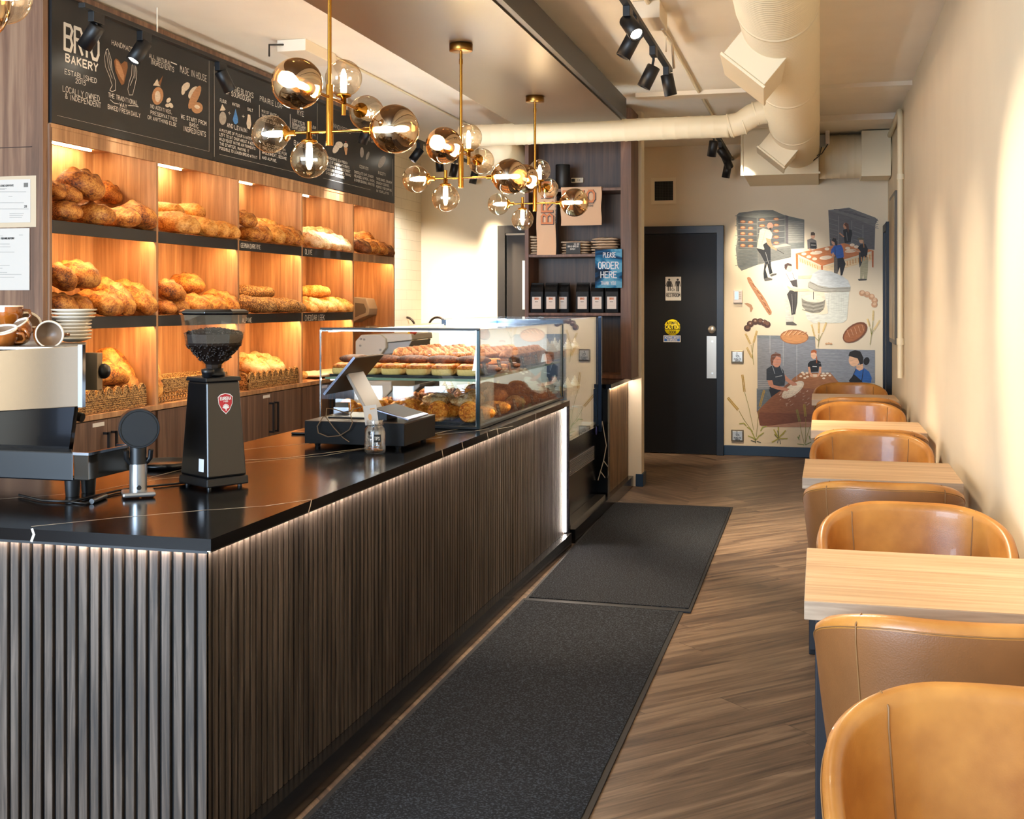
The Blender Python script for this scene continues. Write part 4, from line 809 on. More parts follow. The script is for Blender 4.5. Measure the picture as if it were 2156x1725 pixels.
# ---- floor mats
MATM = mat('mat_pile', '1b1e24', .95, bump=1.0, bscale=420, var=.35, vscale=10); MATE = mat('mat_rubber', '131519', .6)
nt = MATM.node_tree; bb = nt.nodes['Principled BSDF']; n_ = N(nt, 'ShaderNodeTexNoise', Scale=150.0, Detail=2.0); tc_ = nt.nodes.new('ShaderNodeTexCoord'); nt.links.new(tc_.outputs['Object'], n_.inputs['Vector'])
r_ = nt.nodes.new('ShaderNodeValToRGB'); r_.color_ramp.elements[0].position = .48; r_.color_ramp.elements[1].position = .72; r_.color_ramp.elements[0].color = (*hx('090d15'), 1); r_.color_ramp.elements[1].color = (*hx('4f5661'), 1)
nt.links.new(n_.outputs['Fac'], r_.inputs['Fac']); nt.links.new(r_.outputs[0], bb.inputs['Base Color'])
def mat_rug(corners, label, z0):
    c = [onZ(x, y, 0) for x, y in corners]
    cen = sum(c, Vector())/4; t = thing('floor_mat', label, 'mat', (cen.x, cen.y, 0))
    MB().prism([(q.x, q.y, z0) for q in c], (0, 0, .006)).build('rubber_border', MATE, t)
    MB().prism([(q.x, q.y, z0+.003) for q in [cen+(p-cen)*.965 for p in c]], (0, 0, .007)).build('pile', MATM, t)
def zmat(y0, y1, x0, x1, skew, label, z0):
    cen = Vector(((x0+x1)/2, (y0+y1)/2, 0)); t = thing('floor_mat', label, 'mat', (cen.x, cen.y, 0))
    c = [(x0, y0), (x1+skew, y0), (x1, y1), (x0, y1)]
    MB().prism([(x, y, z0) for x, y in c], (0, 0, .006)).build('rubber_border', MATE, t)
    c = [(x0+.03, y0+.03), (x1+skew-.03, y0+.03), (x1-.03, y1-.03), (x0+.03, y1-.03)]
    MB().prism([(x, y, z0+.003) for x, y in c], (0, 0, .007)).build('pile', MATM, t)
A = [onZ(x, y, 0) for x, y in ((1290, 1060), (1543, 1071), (1454, 1293), (1103, 1268))]
mat_rug([(1103, 1268), (1454, 1293), (1543, 1071), (1290, 1060)], 'charcoal floor mat, the farther one, beside the counter end', .004)
q0, q1 = onZ(1103, 1262, 0), onZ(1440, 1288, 0); q3 = onZ(1240, 1725, 0); d_ = (q3-q1); e_ = Vector((0, -1, 0))
c = [Vector((q0.x-.0, q0.y, 0))+e_*3.0, q1+d_.normalized()*3.0, q1, q0]
cen = sum(c, Vector())/4; t = thing('floor_mat', 'charcoal floor mat nearest the camera along the slatted counter', 'mat', (cen.x, cen.y, 0))
MB().prism([(q.x, q.y, 0.0) for q in c], (0, 0, .006)).build('rubber_border', MATE, t)
MB().prism([(q.x, q.y, .003) for q in [cen+Vector(((p-cen).x*.95, (p-cen).y*.98, 0)) for p in c]], (0, 0, .006)).build('pile', MATM, t)
# ============================================================ bread shelving along the left wall
XS0 = -3.55; XB = -3.96
DIV = [onX(p, 600, XS0).y for p in (107, 331, 502, 636, 744, 830)]
DT = .022
sw = thing('bread_shelving', 'tall walnut bread shelving with five lit bays behind the counter', 'shelving', (-3.75, 7.2, 0))
MB().box((XB, DIV[0]-.03, .9), (XB+.015, DIV[5]+.02, 2.98)).build('back_panel', WALN2, sw)
for i, y in enumerate(DIV):
    MB().box((XB, y-DT/2, .9), (XS0, y+DT/2, 2.32)).build('upright', WALN2 if i else WALN, sw, bevel=.001)
MB().box((XB, DIV[0], 2.305), (XS0+.001, DIV[5], 2.325)).build('top_panel', WALN2, sw)
for i in range(5):
    MB().box((XS0-.02, DIV[i]+DT/2, 2.245), (XS0-.001, DIV[i+1]-DT/2, 2.32)).build('top_rail', WALN2, sw, bevel=.001)
LIP = mat('shelf_lip_black', '17171a', .55)
LEDO = emis('led_amber', (1, .60, .24), 60); LEDV = emis('led_amber_visible', (1, .70, .36), 60)
SHZ = [(1.335, 1.396), (1.80, 1.862)]
def shelf(i, z0, z1, wood_=False):
    ya, yb = DIV[i]+DT/2, DIV[i+1]-DT/2
    s = MB().box((XB+.015, ya, z0+.04), (XS0-.016, yb, z1-.002)).build('shelf_board', WALN2, sw)
    MB().box((XS0-.016, ya, z0), (XS0+.002, yb, z1)).build('shelf_lip', WALN2 if wood_ else LIP, sw, bevel=.001)
    MB().box((XS0-.032, ya+.01, z0+.02), (XS0-.018, yb-.01, z0+.028)).build('led_strip', LEDO, sw)
for i in range(5):
    shelf(i, *SHZ[1], wood_=(i == 4))
    if i < 4: shelf(i, *SHZ[0])
    ya, yb = DIV[i]+DT/2, DIV[i+1]-DT/2
    MB().box((-3.875, ya+.005, 2.296), (-3.862, yb-.14, 2.303)).build('led_strip', LEDV, sw)
# lettering on the lips
CHK = mat('chalk_white', 'e4ded4', .8)
s = MB(); nx = (1, 0, 0)
def xtext(mb, t, p0, p1x, hpx, X, wpx=1.1, col=None, mi=0, jit=.3, gap=1.6):
    a = onX(*p0, X); b = onX(p1x, p0[1], X); dep = (a+Vector((0, 0, -HC)))
    Z = -a.x*SA+a.y*CA
    text_on(mb, t, (X+.0006, a.y, a.z), (0, 1, 0), (0, 0, 1), (1, 0, 0), b.y-a.y, hpx*Z/FPX, wpx*Z/FPX, col, mi, jit, gap)
xtext(s, 'GERMAN DARK RYE', (507, 521), 548, 9, XS0+.002)
xtext(s, 'OLIVE', (642, 535), 657, 10, XS0+.002)
xtext(s, 'CHEDDAR LEEK', (642, 675), 683, 11, XS0+.002)
xtext(s, 'ALPINE', (510, 679), 530, 9, XS0+.002)
s.build('lettering', CHK, sw)
# base cabinets
tag(MB().box((XB, DIV[0]-.01, .872), (XS0+.004, DIV[5]+.01, .8995)).build('cabinet_worktop', WALN2, None, bevel=.001), 'thin walnut worktop running over the base cabinets', 'worktop')
CAB = wood('cabinet_walnut', '4a352b', '7d6150', '634a3c', (30, 30, 1.3), .5)
HND = mat('handle_black', '101013', .4)
tagm = mat('cabinet_tag_white', 'd8d5d0', .5)
for i in range(5):
    ya, yb = DIV[i]+DT/2, DIV[i+1]-DT/2; ym = (ya+yb)/2
    c = thing('base_cabinet', f'walnut base cabinet with two doors under the {["first","second","third","fourth","fifth"][i]} bread bay from left', 'cabinet', (-3.75, ym, 0), group='walnut base cabinets')
    MB().box((XB+.016, ya, .08), (XS0-.025, yb, .87)).build('body', CAB, c)
    MB().box((XB+.016, ya, 0), (XS0-.06, yb, .08)).build('plinth', BLK, c)
    for k, (p, q) in enumerate(((ya+.002, ym-.002), (ym+.002, yb-.002))):
        dd = MB().box((XS0-.024, p, .09), (XS0-.002, q, .866)).build('door', CAB, c, bevel=.001)
        yh = ym-.035 if k == 0 else ym+.035
        MB().box((XS0-.002, yh-.006, .60), (XS0+.03, yh+.006, .612)).box((XS0-.002, yh-.006, .79), (XS0+.03, yh+.006, .802)).box((XS0+.022, yh-.006, .60), (XS0+.034, yh+.006, .802)).build('handle', HND, dd, local=False)
    if i in (0, 2, 3):
        MB().box((XS0-.002, ym-.13, .835), (XS0-.001, ym-.03, .855)).build('name_tag', tagm, c)
# chalkboard above the shelves
cb = thing('chalkboard', 'long black chalkboard with white chalk lettering and bread drawings above shelves', 'chalkboard', (-3.56, 7, 2.33))
BRD = mat('chalkboard_black', '1b1b1c', .42, var=.12, vscale=2.5)
seams = [onX(p, 300, XS0).y for p in (107, 447, 700, 830)]
for a, b in zip(seams, seams[1:]): MB().box((-3.575, a+.001, 2.327), (XS0+.004, b-.001, 2.955)).build('panel', BRD, cb)
MB().box((-3.6, DIV[0]-.02, 2.955), (XS0+.02, DIV[5]+.01, 2.985)).build('top_trim', WALN, cb)
XC_ = XS0+.0045
s = MB()
def T(t, x0, y, x1, h, w=1.3, jit=.3, gap=1.6): xtext(s, t, (x0, y), x1, h*.9, XC_, w*.85, jit=jit, gap=gap)
T('BRIO', 136, 103, 207, 58, 9, jit=.1, gap=1.3); T('BAKERY', 138, 129, 205, 17, 4.2, gap=2); T('ESTABLISHED', 136, 155, 203, 11, 1.4); T('2015', 159, 174, 180, 10, 1.4)
T('LOCALLY OWNED', 132, 192, 209, 13, 1.4); T('& INDEPENDENT', 137, 207, 212, 12, 1.4)
T('HANDMADE', 235, 94, 281, 11, 1.4); T('THE TRADITIONAL', 228, 204, 289, 10, 1.4); T('WAY', 252, 224, 267, 9, 1.4); T('BAKED FRESH DAILY', 227, 229, 295, 10, 1.4)
T('ALL NATURAL', 314, 121, 360, 9, 1.2); T('INGREDIENTS', 317, 134, 366, 11, 1.3); T('MADE IN HOUSE', 379, 152, 435, 15, 1.3)
T('NO ADDITIVES,', 317, 227, 362, 8, 1.2); T('PRESERVATIVES', 317, 240, 372, 8, 1.2); T('OR ANYTHING ELSE', 311, 250, 371, 8, 1.2)
T('WE START FROM', 381, 249, 434, 9, 1.3); T('BASIC', 399, 265, 417, 8, 1.3); T('INGREDIENTS', 386, 275, 433, 11, 1.3)
T('BUILDING BLOCKS', 470, 184, 533, 12, 1.5); T('OF SOURDOUGH', 475, 197, 527, 10, 1.5); T('FLOUR', 463, 214, 476, 7); T('WATER', 489, 221, 504, 6); T('SALT', 521, 232, 532, 6)
T('AND LEVAIN:', 478, 267, 521, 9, 1.5)
for k, (t_, x1) in enumerate((('A MIXTURE OF FLOUR & WATER', 530), ('LEFT TO SIT OVER ABOUT A WEEK.', 538), ('WILD YEAST IN THE AIR FERMENTS', 537), ('THE STARTER, MAKING IT', 524), ('POSSIBLE TO LEAVEN BREAD WITH IT', 541))): T(t_, 462, 276+k*9.6, x1, 6.2, 1.1)
T('PRAIRIE LOAF', 547, 212, 596, 11, 1.4); T('MIX OF WHITE +', 551, 236, 586, 6, 1.1); T('WHOLEWHEAT,', 551, 245, 584, 6, 1.1); T('SEEDS & GRAIN', 551, 254, 588, 6, 1.1)
T('RYE', 626, 241, 639, 11, 1.5); T('LIGHT RYE:20% RYE FLOUR', 615, 255, 665, 6, 1.1); T('GERMAN DARK:', 615, 263, 645, 6, 1.1); T('SUNFLOWER : 66% RYE', 615, 270, 664, 6, 1.1)
T('BAGUETTE', 619, 305, 662, 10, 1.5); T('ALSO COMES IN', 553, 305, 600, 6, 1.1); T('BREADS LIKE FOR', 553, 314, 603, 6, 1.1); T('WHOLEWHEAT, SESAME', 552, 323, 603, 6, 1.1); T('AND ALPINE.', 552, 334, 583, 6, 1.2)
T('VIENNOISERIE', 690, 264, 738, 9, 1.2)
for k, (t_, x1) in enumerate((('VIENNOISERIE IS A FRENCH', 731), ('STYLE OF BAKING WITH ROOTS', 735), ('IN VIENNA & INCLUDES SWEET', 737), ('& SAVOURY CROISSANTS, PAIN AU', 738), ('CHOCOLAT & BRIOCHE', 725))): T(t_, 686, 333+k*8.3, x1, 5.4, 1.0)
T('OTHER SWEETS', 760, 291, 803, 10, 1.3); T('COOKIES', 757, 353, 775, 6, 1.1)
for k, (t_, x1) in enumerate((('CHOCOLATE CHIP, GINGER', 786), ('MOLASSES, OATMEAL, RAISIN,', 789), ('& OTHER SEASONAL VARIETIES', 788))): T(t_, 746, 364+k*8.5, x1, 5.4, 1.0)
T('BISCOTTI', 796, 366, 812, 6, 1.1)
for k, (t_, x1) in enumerate((('TWICE BAKED, CRUNCHY', 825), ('CRUNCHY COOKIES,', 820), ('PERFECT FOR DIPPING', 824), ('IN YOUR LATTE', 818))): T(t_, 792, 378+k*8.5, x1, 5, 1.0)
def xl_(mb, pts, wpx, col=None, mi=0):
    for a, b in zip(pts, pts[1:]):
        A_, B_ = onX(*a, XC_+.0006), onX(*b, XC_+.0006); mb.ribbon(A_, B_, wpx*(-A_.x*SA+A_.y*CA)/FPX, (1, 0, 0), mi, col)
def xp(mb, pts, col, lift=.0006): mb.add([onX(a, b, XC_+lift) for a, b in pts], [tuple(range(len(pts)))], 0, False, col)
def ell(cx, cy, rx, ry, rot=0, n=16): return [(cx+rx*math.cos(t)*math.cos(rot)-ry*math.sin(t)*math.sin(rot), cy+rx*math.cos(t)*math.sin(rot)+ry*math.sin(t)*math.cos(rot)) for t in [-2*PI*i/n for i in range(n)]]
hand = [(231, 190), (236, 180), (230, 160), (222, 140), (220, 120), (224, 104), (227, 103), (230, 112), (234, 125), (236, 148), (243, 170), (243, 190), (236, 193), (231, 190)]
xl_(s, hand, 1.3); xl_(s, [(224, 110), (228, 140), (236, 165)], 1.2); xl_(s, [(228, 112), (232, 142)], 1.2); xl_(s, [(233, 128), (234, 148)], 1)
h2 = [(272, 200), (269, 188), (272, 172), (277, 158), (278, 138), (281, 130), (284, 133), (288, 150), (287, 165), (284, 180), (279, 200), (272, 200)]
xl_(s, h2, 1.3); xl_(s, [(282, 136), (282, 160), (274, 180)], 1.1); xl_(s, [(285, 142), (284, 165)], 1.1)
xl_(s, [(232, 210), (240, 217), (250, 219)], 1.2); xl_(s, [(270, 222), (284, 223), (291, 225)], 1.4); xl_(s, [(360, 131), (372, 136)], 2)
for xx, y0_, y1_ in ((546, 222, 246), (611, 241, 268), (547, 305, 335)): xl_(s, [(xx, y0_), (xx, y1_)], 2)
for cx_, cy_ in ((483, 238), (512, 245)): xl_(s, [(cx_-2.5, cy_-.5), (cx_+2.5, cy_+.7)], 1); xl_(s, [(cx_, cy_-3), (cx_, cy_+3.5)], 1)
xl_(s, [(440, 128), (440, 319)], .7); xl_(s, [(451, 140), (451, 330)], .8); xl_(s, [(668, 215), (668, 295)], .8); xl_(s, [(826, 335), (826, 412)], .8)
xl_(s, [(120, 243), (440, 319)], .35); xl_(s, [(462, 325), (630, 365)], .35); xl_(s, [(680, 375), (780, 400)], .35)
s.build('chalk_lettering', CHK, cb)
q = MB(); crl = hx('b98860'); crd = hx('8a5a34'); wh = hx('d8c8b4'); bl = hx('4b86c8')
xp(q, [(240, 128), (244, 123), (249, 126), (255, 135), (262, 129), (268, 131), (269, 142), (265, 160), (261, 177), (256, 179), (250, 168), (243, 150)], crd); xp(q, [(244, 126), (249, 129), (256, 141), (262, 160), (260, 172), (252, 160), (245, 145)], crl, .0011)
xp(q, [(322, 180), (331, 166), (337, 182), (338, 182)], wh); xp(q, [(333, 175), (343, 159), (340, 172), (337, 182)], crd); xp(q, ell(332, 202, 12, 19, .1), crl); xp(q, ell(332, 203, 6, 12), wh, .0011)
xp(q, ell(355, 211, 4, 6, .6), wh); xp(q, ell(360, 222, 4, 6, -.6), wh); xp(q, ell(353, 222, 5, 4), wh, .0011)
xp(q, ell(391, 183, 7, 11, .7), wh); xp(q, ell(386, 192, 4, 8, .2), wh, .0011); xp(q, ell(407, 195, 8, 15, .6), wh); xp(q, ell(410, 205, 8, 27, .45), crl, .0014); xp(q, ell(415, 227, 12, 12), crl, .0018); xp(q, ell(415, 225, 6, 4, .3), wh, .0022)
xp(q, ell(469, 249, 7.5, 14), hx('a79c90')); xp(q, [(463, 233), (468, 219), (475, 231), (472, 233)], wh); xp(q, [(496, 229), (490, 252), (493, 260), (497, 262), (501, 258), (501, 250)], bl)
xp(q, [(522, 241), (527, 242), (529, 262), (526, 273), (521, 270), (519, 260)], wh)
xp(q, ell(708, 312, 6, 12, .5), wh); xp(q, ell(714, 305, 8, 7), wh, .0011); xp(q, ell(728, 306, 5, 5), wh); xp(q, [(724, 309), (732, 312), (730, 326), (727, 326)], crl); xp(q, ell(728, 299, 1.5, 1.5), hx('b0402a'), .0012)
xp(q, ell(762, 321, 4, 11), hx('9d958c')); xp(q, ell(774, 328, 3, 9, .3), hx('9d958c')); xp(q, ell(804, 341, 6, 14, .45), hx('9d958c')); xp(q, ell(688, 300, 3, 9, .3), hx('9d958c'))
q.build('chalk_drawings', PAINT, cb)
# ---- loaves
def loaf_mesh(mb, kind, seed, L=.29, W=.16, H=.115):
    rnd = random.Random(seed); off = Vector((rnd.uniform(0, 50), rnd.uniform(0, 50), rnd.uniform(0, 50))); ears = []
    nu, nv = 44, 26; vs = []; ph = rnd.uniform(-.2, .2)
    for i in range(nu+1):
        a = -PI/2+PI*i/nu; ca = max(0, math.cos(a))**(.62 if kind in ('batard', 'ridged', 'seeded', 'olive', 'slash') else .95); x = math.sin(a)
        for j in range(nv):
            b = 2*PI*j/nv; y = math.cos(b)*ca; z = math.sin(b)*ca
            zz = z*H*.5*(1.15 if z > 0 else .62); yy = y*W*.5*(1.0 if z > 0 else .92)
            p = Vector((x*L*.5, yy, zz)); n_ = noise.noise(p*9+off)*.011+noise.noise(p*30+off)*.0055
            d = Vector((x*.3, y, z)).normalized() if (abs(y)+abs(z)+abs(x)) > 0 else Vector((0, 0, 1))
            e = 0
            if z > .05:
                if kind in ('boule', 'batard', 'olive'):
                    cl = yy/W*2-.25*math.sin(x*2+ph)-.12; g = math.exp(-(cl/.13)**2)*max(0, 1-(abs(x)/.85)**4); g2 = math.exp(-((cl+.24)/.10)**2)*max(0, 1-(abs(x)/.8)**4)
                    n_ += g*.016-g2*.011; e = max(0, g2*1.0)
                elif kind == 'ridged':
                    g = .5+.5*math.sin((x*13+yy/W*3)*2.2); n_ += g*.003; e = g*.22
                elif kind == 'slash':
                    g = max(0, math.sin((x*4.2+yy/W*1.6+ph)*PI))**6; n_ -= g*.007; e = g*.85
                elif kind == 'cross':
                    g = max(math.exp(-((yy/W*2)/.10)**2), math.exp(-(x/.10)**2)); n_ -= g*.007; e = g
            if kind == 'seeded': n_ += abs(noise.noise(p*120+off))*.007
            vs.append(p+d*n_); ears.append(min(1, e))
    fs = [(i*nv+j, (i+1)*nv+j, (i+1)*nv+(j+1) % nv, i*nv+(j+1) % nv) for i in range(nu) for j in range(nv)]
    o = len(mb.v); mb.add(vs, fs, 0, True); return ears
CR = {'boule': crust('crust_boule', '4e240a', '9a5518', 'd08c3c'), 'batard': crust('crust_batard', '5a2a0c', 'a8621c', 'dc9c48'), 'ridged': crust('crust_ridged', '8a4c16', 'c68432', 'e6b262'),
      'seeded': crust('crust_seeded', '6b3c14', 'a06a2c', 'd0a060', seeds=1), 'olive': crust('crust_olive', '8a5020', 'd09a58', 'f0d0a0', floury=.85), 'slash': crust('crust_slash', 'a2601c', 'd8943c', 'f4c47c'),
      'dark': crust('crust_dark', '3c1c0a', '6f3d1a', '9a6030'), 'cross': crust('crust_cross', 'b06c24', 'e0a04c', 'f6cf8c', floury=.5)}
LM = {}
def hash_(s): return sum((i+3)*ord(c) for i, c in enumerate(s)) % 997
def loaf_src(kind, v):
    k = (kind, v)
    if k in LM: return LM[k]
    mb = MB(); mk = 'batard' if kind == 'dark' else kind
    dims = {'boule': (.235, .205, .15), 'batard': (.29, .165, .13), 'ridged': (.30, .15, .12), 'seeded': (.27, .13, .105), 'olive': (.25, .125, .10), 'slash': (.25, .125, .10), 'dark': (.27, .16, .12), 'cross': (.12, .11, .075)}[kind]
    ears = loaf_mesh(mb, mk, hash_(kind)+v, *dims); o = mb.build(kind+'_loaf_mesh', CR[kind], attr=ears)
    me = o.data; bpy.data.objects.remove(o); LM[k] = me; return me
def hash_(s): return sum((i+3)*ord(c) for i, c in enumerate(s)) % 997
def settle(o, px, py):
    """keep a loaf inside its bay: off the uprights, off the back, on its board"""
    M = Matrix.LocRotScale(o.location, o.rotation_euler, o.scale); vs = [M @ v.co for v in o.data.vertices]
    lo = [min(v[k] for v in vs) for k in range(3)]; hi = [max(v[k] for v in vs) for k in range(3)]; d = Vector((0, 0, 0))
    i = max(k for k in range(5) if o.location.y >= DIV[k] or k == 0); a, b = DIV[i]+.015, DIV[i+1]-.015
    if lo[1] < a: d.y = a-lo[1]
    elif hi[1] > b: d.y = b-hi[1]
    if lo[0] < XB+.02: d.x = XB+.02-lo[0]
    if hi[0]+d.x > XS0+(.075 if px > 0 and o.location.z > 1.3 else -.03): d.x = XS0+(.075 if o.location.z > 1.3 else -.03)-hi[0]
    q = onX(px, py, o.location.x+d.x); dy = q.y-o.location.y; lo[1] += dy; hi[1] += dy; lo[2] += q.z-o.location.z; o.location = q; d.x = 0; d.y = 0
    if lo[1] < a: d.y = a-lo[1]
    elif hi[1] > b: d.y = b-hi[1]
    zf = max([z for z in (.909, SHZ[0][1]+.001, SHZ[1][1]+.001) if z < o.location.z+.03] or [.909])
    if lo[2] < zf or lo[2]-zf < .055: d.z = zf-lo[2]
    o.location += d
def loaf(px, py, kind, v, yaw, tilt, label, group, sc=1.0, dX=.12, roll=0, name='bread_loaf'):
    me = loaf_src(kind, v); dX = dX*.45 if dX < .18 and py < 700 else dX; p = onX(px, py, XS0-dX)
    o = bpy.data.objects.new(name, me); COL.objects.link(o); o.location = p
    o.rotation_euler = (Matrix.Rotation(yaw, 3, 'Z') @ Matrix.Rotation(tilt, 3, 'Y') @ Matrix.Rotation(roll, 3, 'X')).to_euler(); o.scale = (sc,)*3
    settle(o, px, py); tag(o, label, 'bread', group); return o
# each loaf: picture place, kind, variant, yaw (0 = long axis into the wall), tilt, text
B1 = 'loaves on the upper shelf of the first bay'; B2 = 'loaves on the middle shelf of the first bay'
TOP1 = [(170, 398, 'boule', 0, .5, .25, 'large round sourdough crowning the pile on first bay upper shelf', 1.06, .15), (229, 412, 'boule', 1, .3, .3, 'smaller round loaf behind the largest one, first bay upper shelf', .85, .27),
 (289, 447, 'boule', 2, 1.2, .2, 'big loaf with dark ear at right end of first bay upper shelf', 1.02, .11), (184, 449, 'batard', 0, .1, 0, 'floury loaf, second from left in front, first bay upper shelf', .95, .11),
 (246, 457, 'batard', 1, .0, 0, 'pale dusted loaf third from left in front, first bay upper shelf', .92, .11), (133, 445, 'boule', 3, .2, 0, 'leftmost front loaf on the first bay upper shelf', .78, .11),
 (137, 416, 'boule', 1, .4, 0, 'small loaf squeezed under the largest one, first bay upper shelf', .7, .16), (111, 405, 'boule', 0, .1, .3, 'loaf at far left cut off by the upright, first bay upper shelf', .6, .17)]
for a in TOP1: loaf(a[0], a[1], a[2], a[3], a[4], a[5], a[6], B1, a[7], a[8])
MID1 = [(159, 587, 'boule', 3, .2, .15, 'large round sourdough topping the pile on first bay middle shelf', 1.02, .15), (124, 588, 'boule', 1, 1.3, .5, 'leaning loaf at left of the round one, first bay middle shelf', .80, .12),
 (236, 627, 'batard', 2, -.25, .5, 'long loaf leaning right at the centre, first bay middle shelf', 1.05, .12), (281, 631, 'batard', 0, -.25, .45, 'rightmost leaning loaf with a pale ear, first bay middle shelf', 1.05, .13),
 (207, 640, 'batard', 1, -.15, .15, 'floury loaf lying left of the leaning pair, first bay middle shelf', 1.0, .10), (159, 648, 'boule', 2, .2, 0, 'dark split loaf low in front, first bay middle shelf', .76, .10),
 (126, 642, 'boule', 0, .6, .2, 'loaf touching the left upright, first bay middle shelf', .78, .10), (196, 612, 'boule', 1, .6, .2, 'small loaf mostly hidden between others, first bay middle shelf', .6, .22)]
for a in MID1: loaf(a[0], a[1], a[2], a[3], a[4], a[5], a[6], B2, a[7], a[8])
BK = 'loaves in the scalloped basket of the first bay'
for a in [(252, 797, 'batard', 1, -.3, .9, 'tall ridged loaf standing up in the first bay basket', 1.25, .14), (282, 806, 'ridged', 1, -.3, 1.0, 'long seeded loaf at right end of the first bay basket', 1.2, .16), (222, 796, 'batard', 3, 1.4, .15, 'smooth golden loaf lying on top, first bay basket', 1.0, .12),
          (222, 835, 'batard', 0, 1.2, .1, 'pale golden loaf in front, first bay basket', .95, .10), (262, 830, 'batard', 2, 1.0, .3, 'floury eared loaf low right in the first bay basket', .95, .11), (183, 832, 'dark', 0, 1.4, .0, 'dark loaf at left, beside the machine, first bay basket', .95, .10)]: loaf(a[0], a[1], a[2], a[3], a[4], a[5], a[6], BK, a[7], a[8])
ORD = ['first', 'second', 'third', 'fourth', 'fifth', 'sixth']
def row(lst, look, where, group):
    for i, a in enumerate(lst): loaf(a[0], a[1], a[2], a[3], a[4], a[5], f'{look} loaf, {ORD[i]} from left, {where}', group, a[6], a[7])
row([(366, 467, 'ridged', 0, -.15, .2, 1.15, .10), (411, 478, 'ridged', 1, -.15, .2, 1.0, .10), (437, 477, 'ridged', 2, -.15, .2, 1.0, .12), (463, 483, 'ridged', 0, -.15, .2, .95, .11)], 'ridged golden', 'front row, second bay upper shelf', 'ridged loaves, second bay')
row([(385, 452, 'ridged', 1, -.1, 0, 1.0, .25), (343, 447, 'ridged', 2, -.1, .1, .9, .22)][::-1], 'ridged golden', 'back row, second bay upper shelf', 'ridged loaves, second bay')
row([(345, 648, 'boule', 1, 0, 0, .62, .09), (369, 650, 'boule', 2, .5, 0, .72, .10), (400, 641, 'batard', 0, -.1, .1, .95, .10), (436, 643, 'batard', 1, -.15, .15, .92, .10), (463, 643, 'batard', 3, -.2, .3, 1.0, .10)], 'floury brown', 'front row, second bay middle shelf', 'loaves, second bay middle shelf')
row([(356, 619, 'boule', 0, .9, .3, .85, .12), (391, 606, 'boule', 3, .2, 0, .98, .20)], 'round', 'upper layer, second bay middle shelf', 'loaves, second bay middle shelf')
row([(517, 493, 'batard', 2, -.1, .15, .85, .09), (533, 497, 'batard', 1, -.15, .25, .95, .10), (557, 494, 'ridged', 1, -.15, .3, 1.05, .12), (580, 500, 'batard', 0, -.15, .25, .95, .10), (603, 503, 'batard', 3, -.15, .3, .98, .10)], 'dark rye', 'front row, third bay upper shelf', 'rye loaves, third bay')
row([(506, 463, 'batard', 1, 0, .3, .8, .12), (526, 474, 'slash', 1, -.1, .1, 1.0, .22), (549, 475, 'slash', 2, -.1, .1, 1.0, .24)], 'pale rye', 'back row, third bay upper shelf', 'rye loaves, third bay')
row([(533, 643, 'seeded', 0, .6, .1, 1.15, .10), (568, 645, 'seeded', 1, .3, .1, 1.0, .12), (590, 645, 'seeded', 2, .2, .1, 1.0, .10), (610, 648, 'seeded', 0, .1, .2, .9, .11)], 'seeded brown', 'front row, third bay middle shelf', 'seeded loaves, third bay')
row([(517, 619, 'seeded', 1, .4, 0, .95, .2), (541, 619, 'seeded', 2, .4, 0, .85, .22)], 'seeded brown', 'back row, third bay middle shelf', 'seeded loaves, third bay')
row([(650, 504, 'olive', 0, -.15, .35, 1.0, .09), (667, 507, 'olive', 1, -.15, .35, 1.0, .10), (690, 511, 'olive', 2, -.15, .35, 1.0, .10), (711, 513, 'olive', 0, -.15, .35, 1.0, .11)], 'white floured olive', 'front row, fourth bay upper shelf', 'olive loaves, fourth bay')
row([(646, 493, 'olive', 1, -.1, 0, .8, .2), (671, 494, 'olive', 2, -.1, 0, .95, .22)], 'white floured olive', 'back row, fourth bay upper shelf', 'olive loaves, fourth bay')
row([(642, 650, 'slash', 0, -.1, .2, .85, .09), (657, 645, 'slash', 1, -.15, .25, 1.0, .10), (678, 646, 'slash', 2, -.15, .25, 1.0, .10), (698, 645, 'slash', 0, -.15, .25, 1.0, .10), (714, 645, 'slash', 1, -.15, .25, 1.0, .11)], 'golden slashed', 'front row, fourth bay middle shelf', 'cheddar leek loaves, fourth bay')
row([(655, 618, 'slash', 2, .5, 0, 1.2, .2)], 'golden slashed', 'on top, fourth bay middle shelf', 'cheddar leek loaves, fourth bay')
row([(755, 519, 'dark', 0, -.15, .3, .85, .09), (770, 522, 'batard', 1, -.15, .3, .9, .10), (787, 524, 'batard', 2, -.15, .3, .9, .10), (803, 526, 'dark', 1, -.15, .3, .9, .10), (815, 527, 'batard', 0, 0, .2, .55, .14)], 'brown crusted', 'front row, fifth bay upper shelf', 'brown loaves, fifth bay')
row([(760, 506, 'batard', 3, -.1, 0, .85, .2)], 'brown crusted', 'on top, fifth bay upper shelf', 'brown loaves, fifth bay')
G3 = 'loaves above the third bay basket'
for a in [(526, 773, 'olive', 0, -.2, .2, 'floury batard leaning left behind third bay basket', 1.3, .22), (556, 770, 'olive', 2, -.2, .2, 'floury batard in the middle behind third bay basket', 1.3, .24), (576, 770, 'batard', 1, -.2, .2, 'golden batard at right behind third bay basket', .95, .26)]: loaf(a[0], a[1], a[2], a[3], a[4], a[5], a[6], G3, a[7], a[8])
for i, (x, y) in enumerate([(516, 795), (534, 795), (549, 795), (563, 793), (581, 788), (597, 783), (615, 783), (630, 784)]):
    loaf(x, y+2, 'cross', i % 3, .5*i, 0, f'small crosscut roll, {(ORD+["seventh","eighth"])[i]} from left in third bay basket', 'crosscut rolls in the third bay basket', 1.0, .1, name='bread_roll')
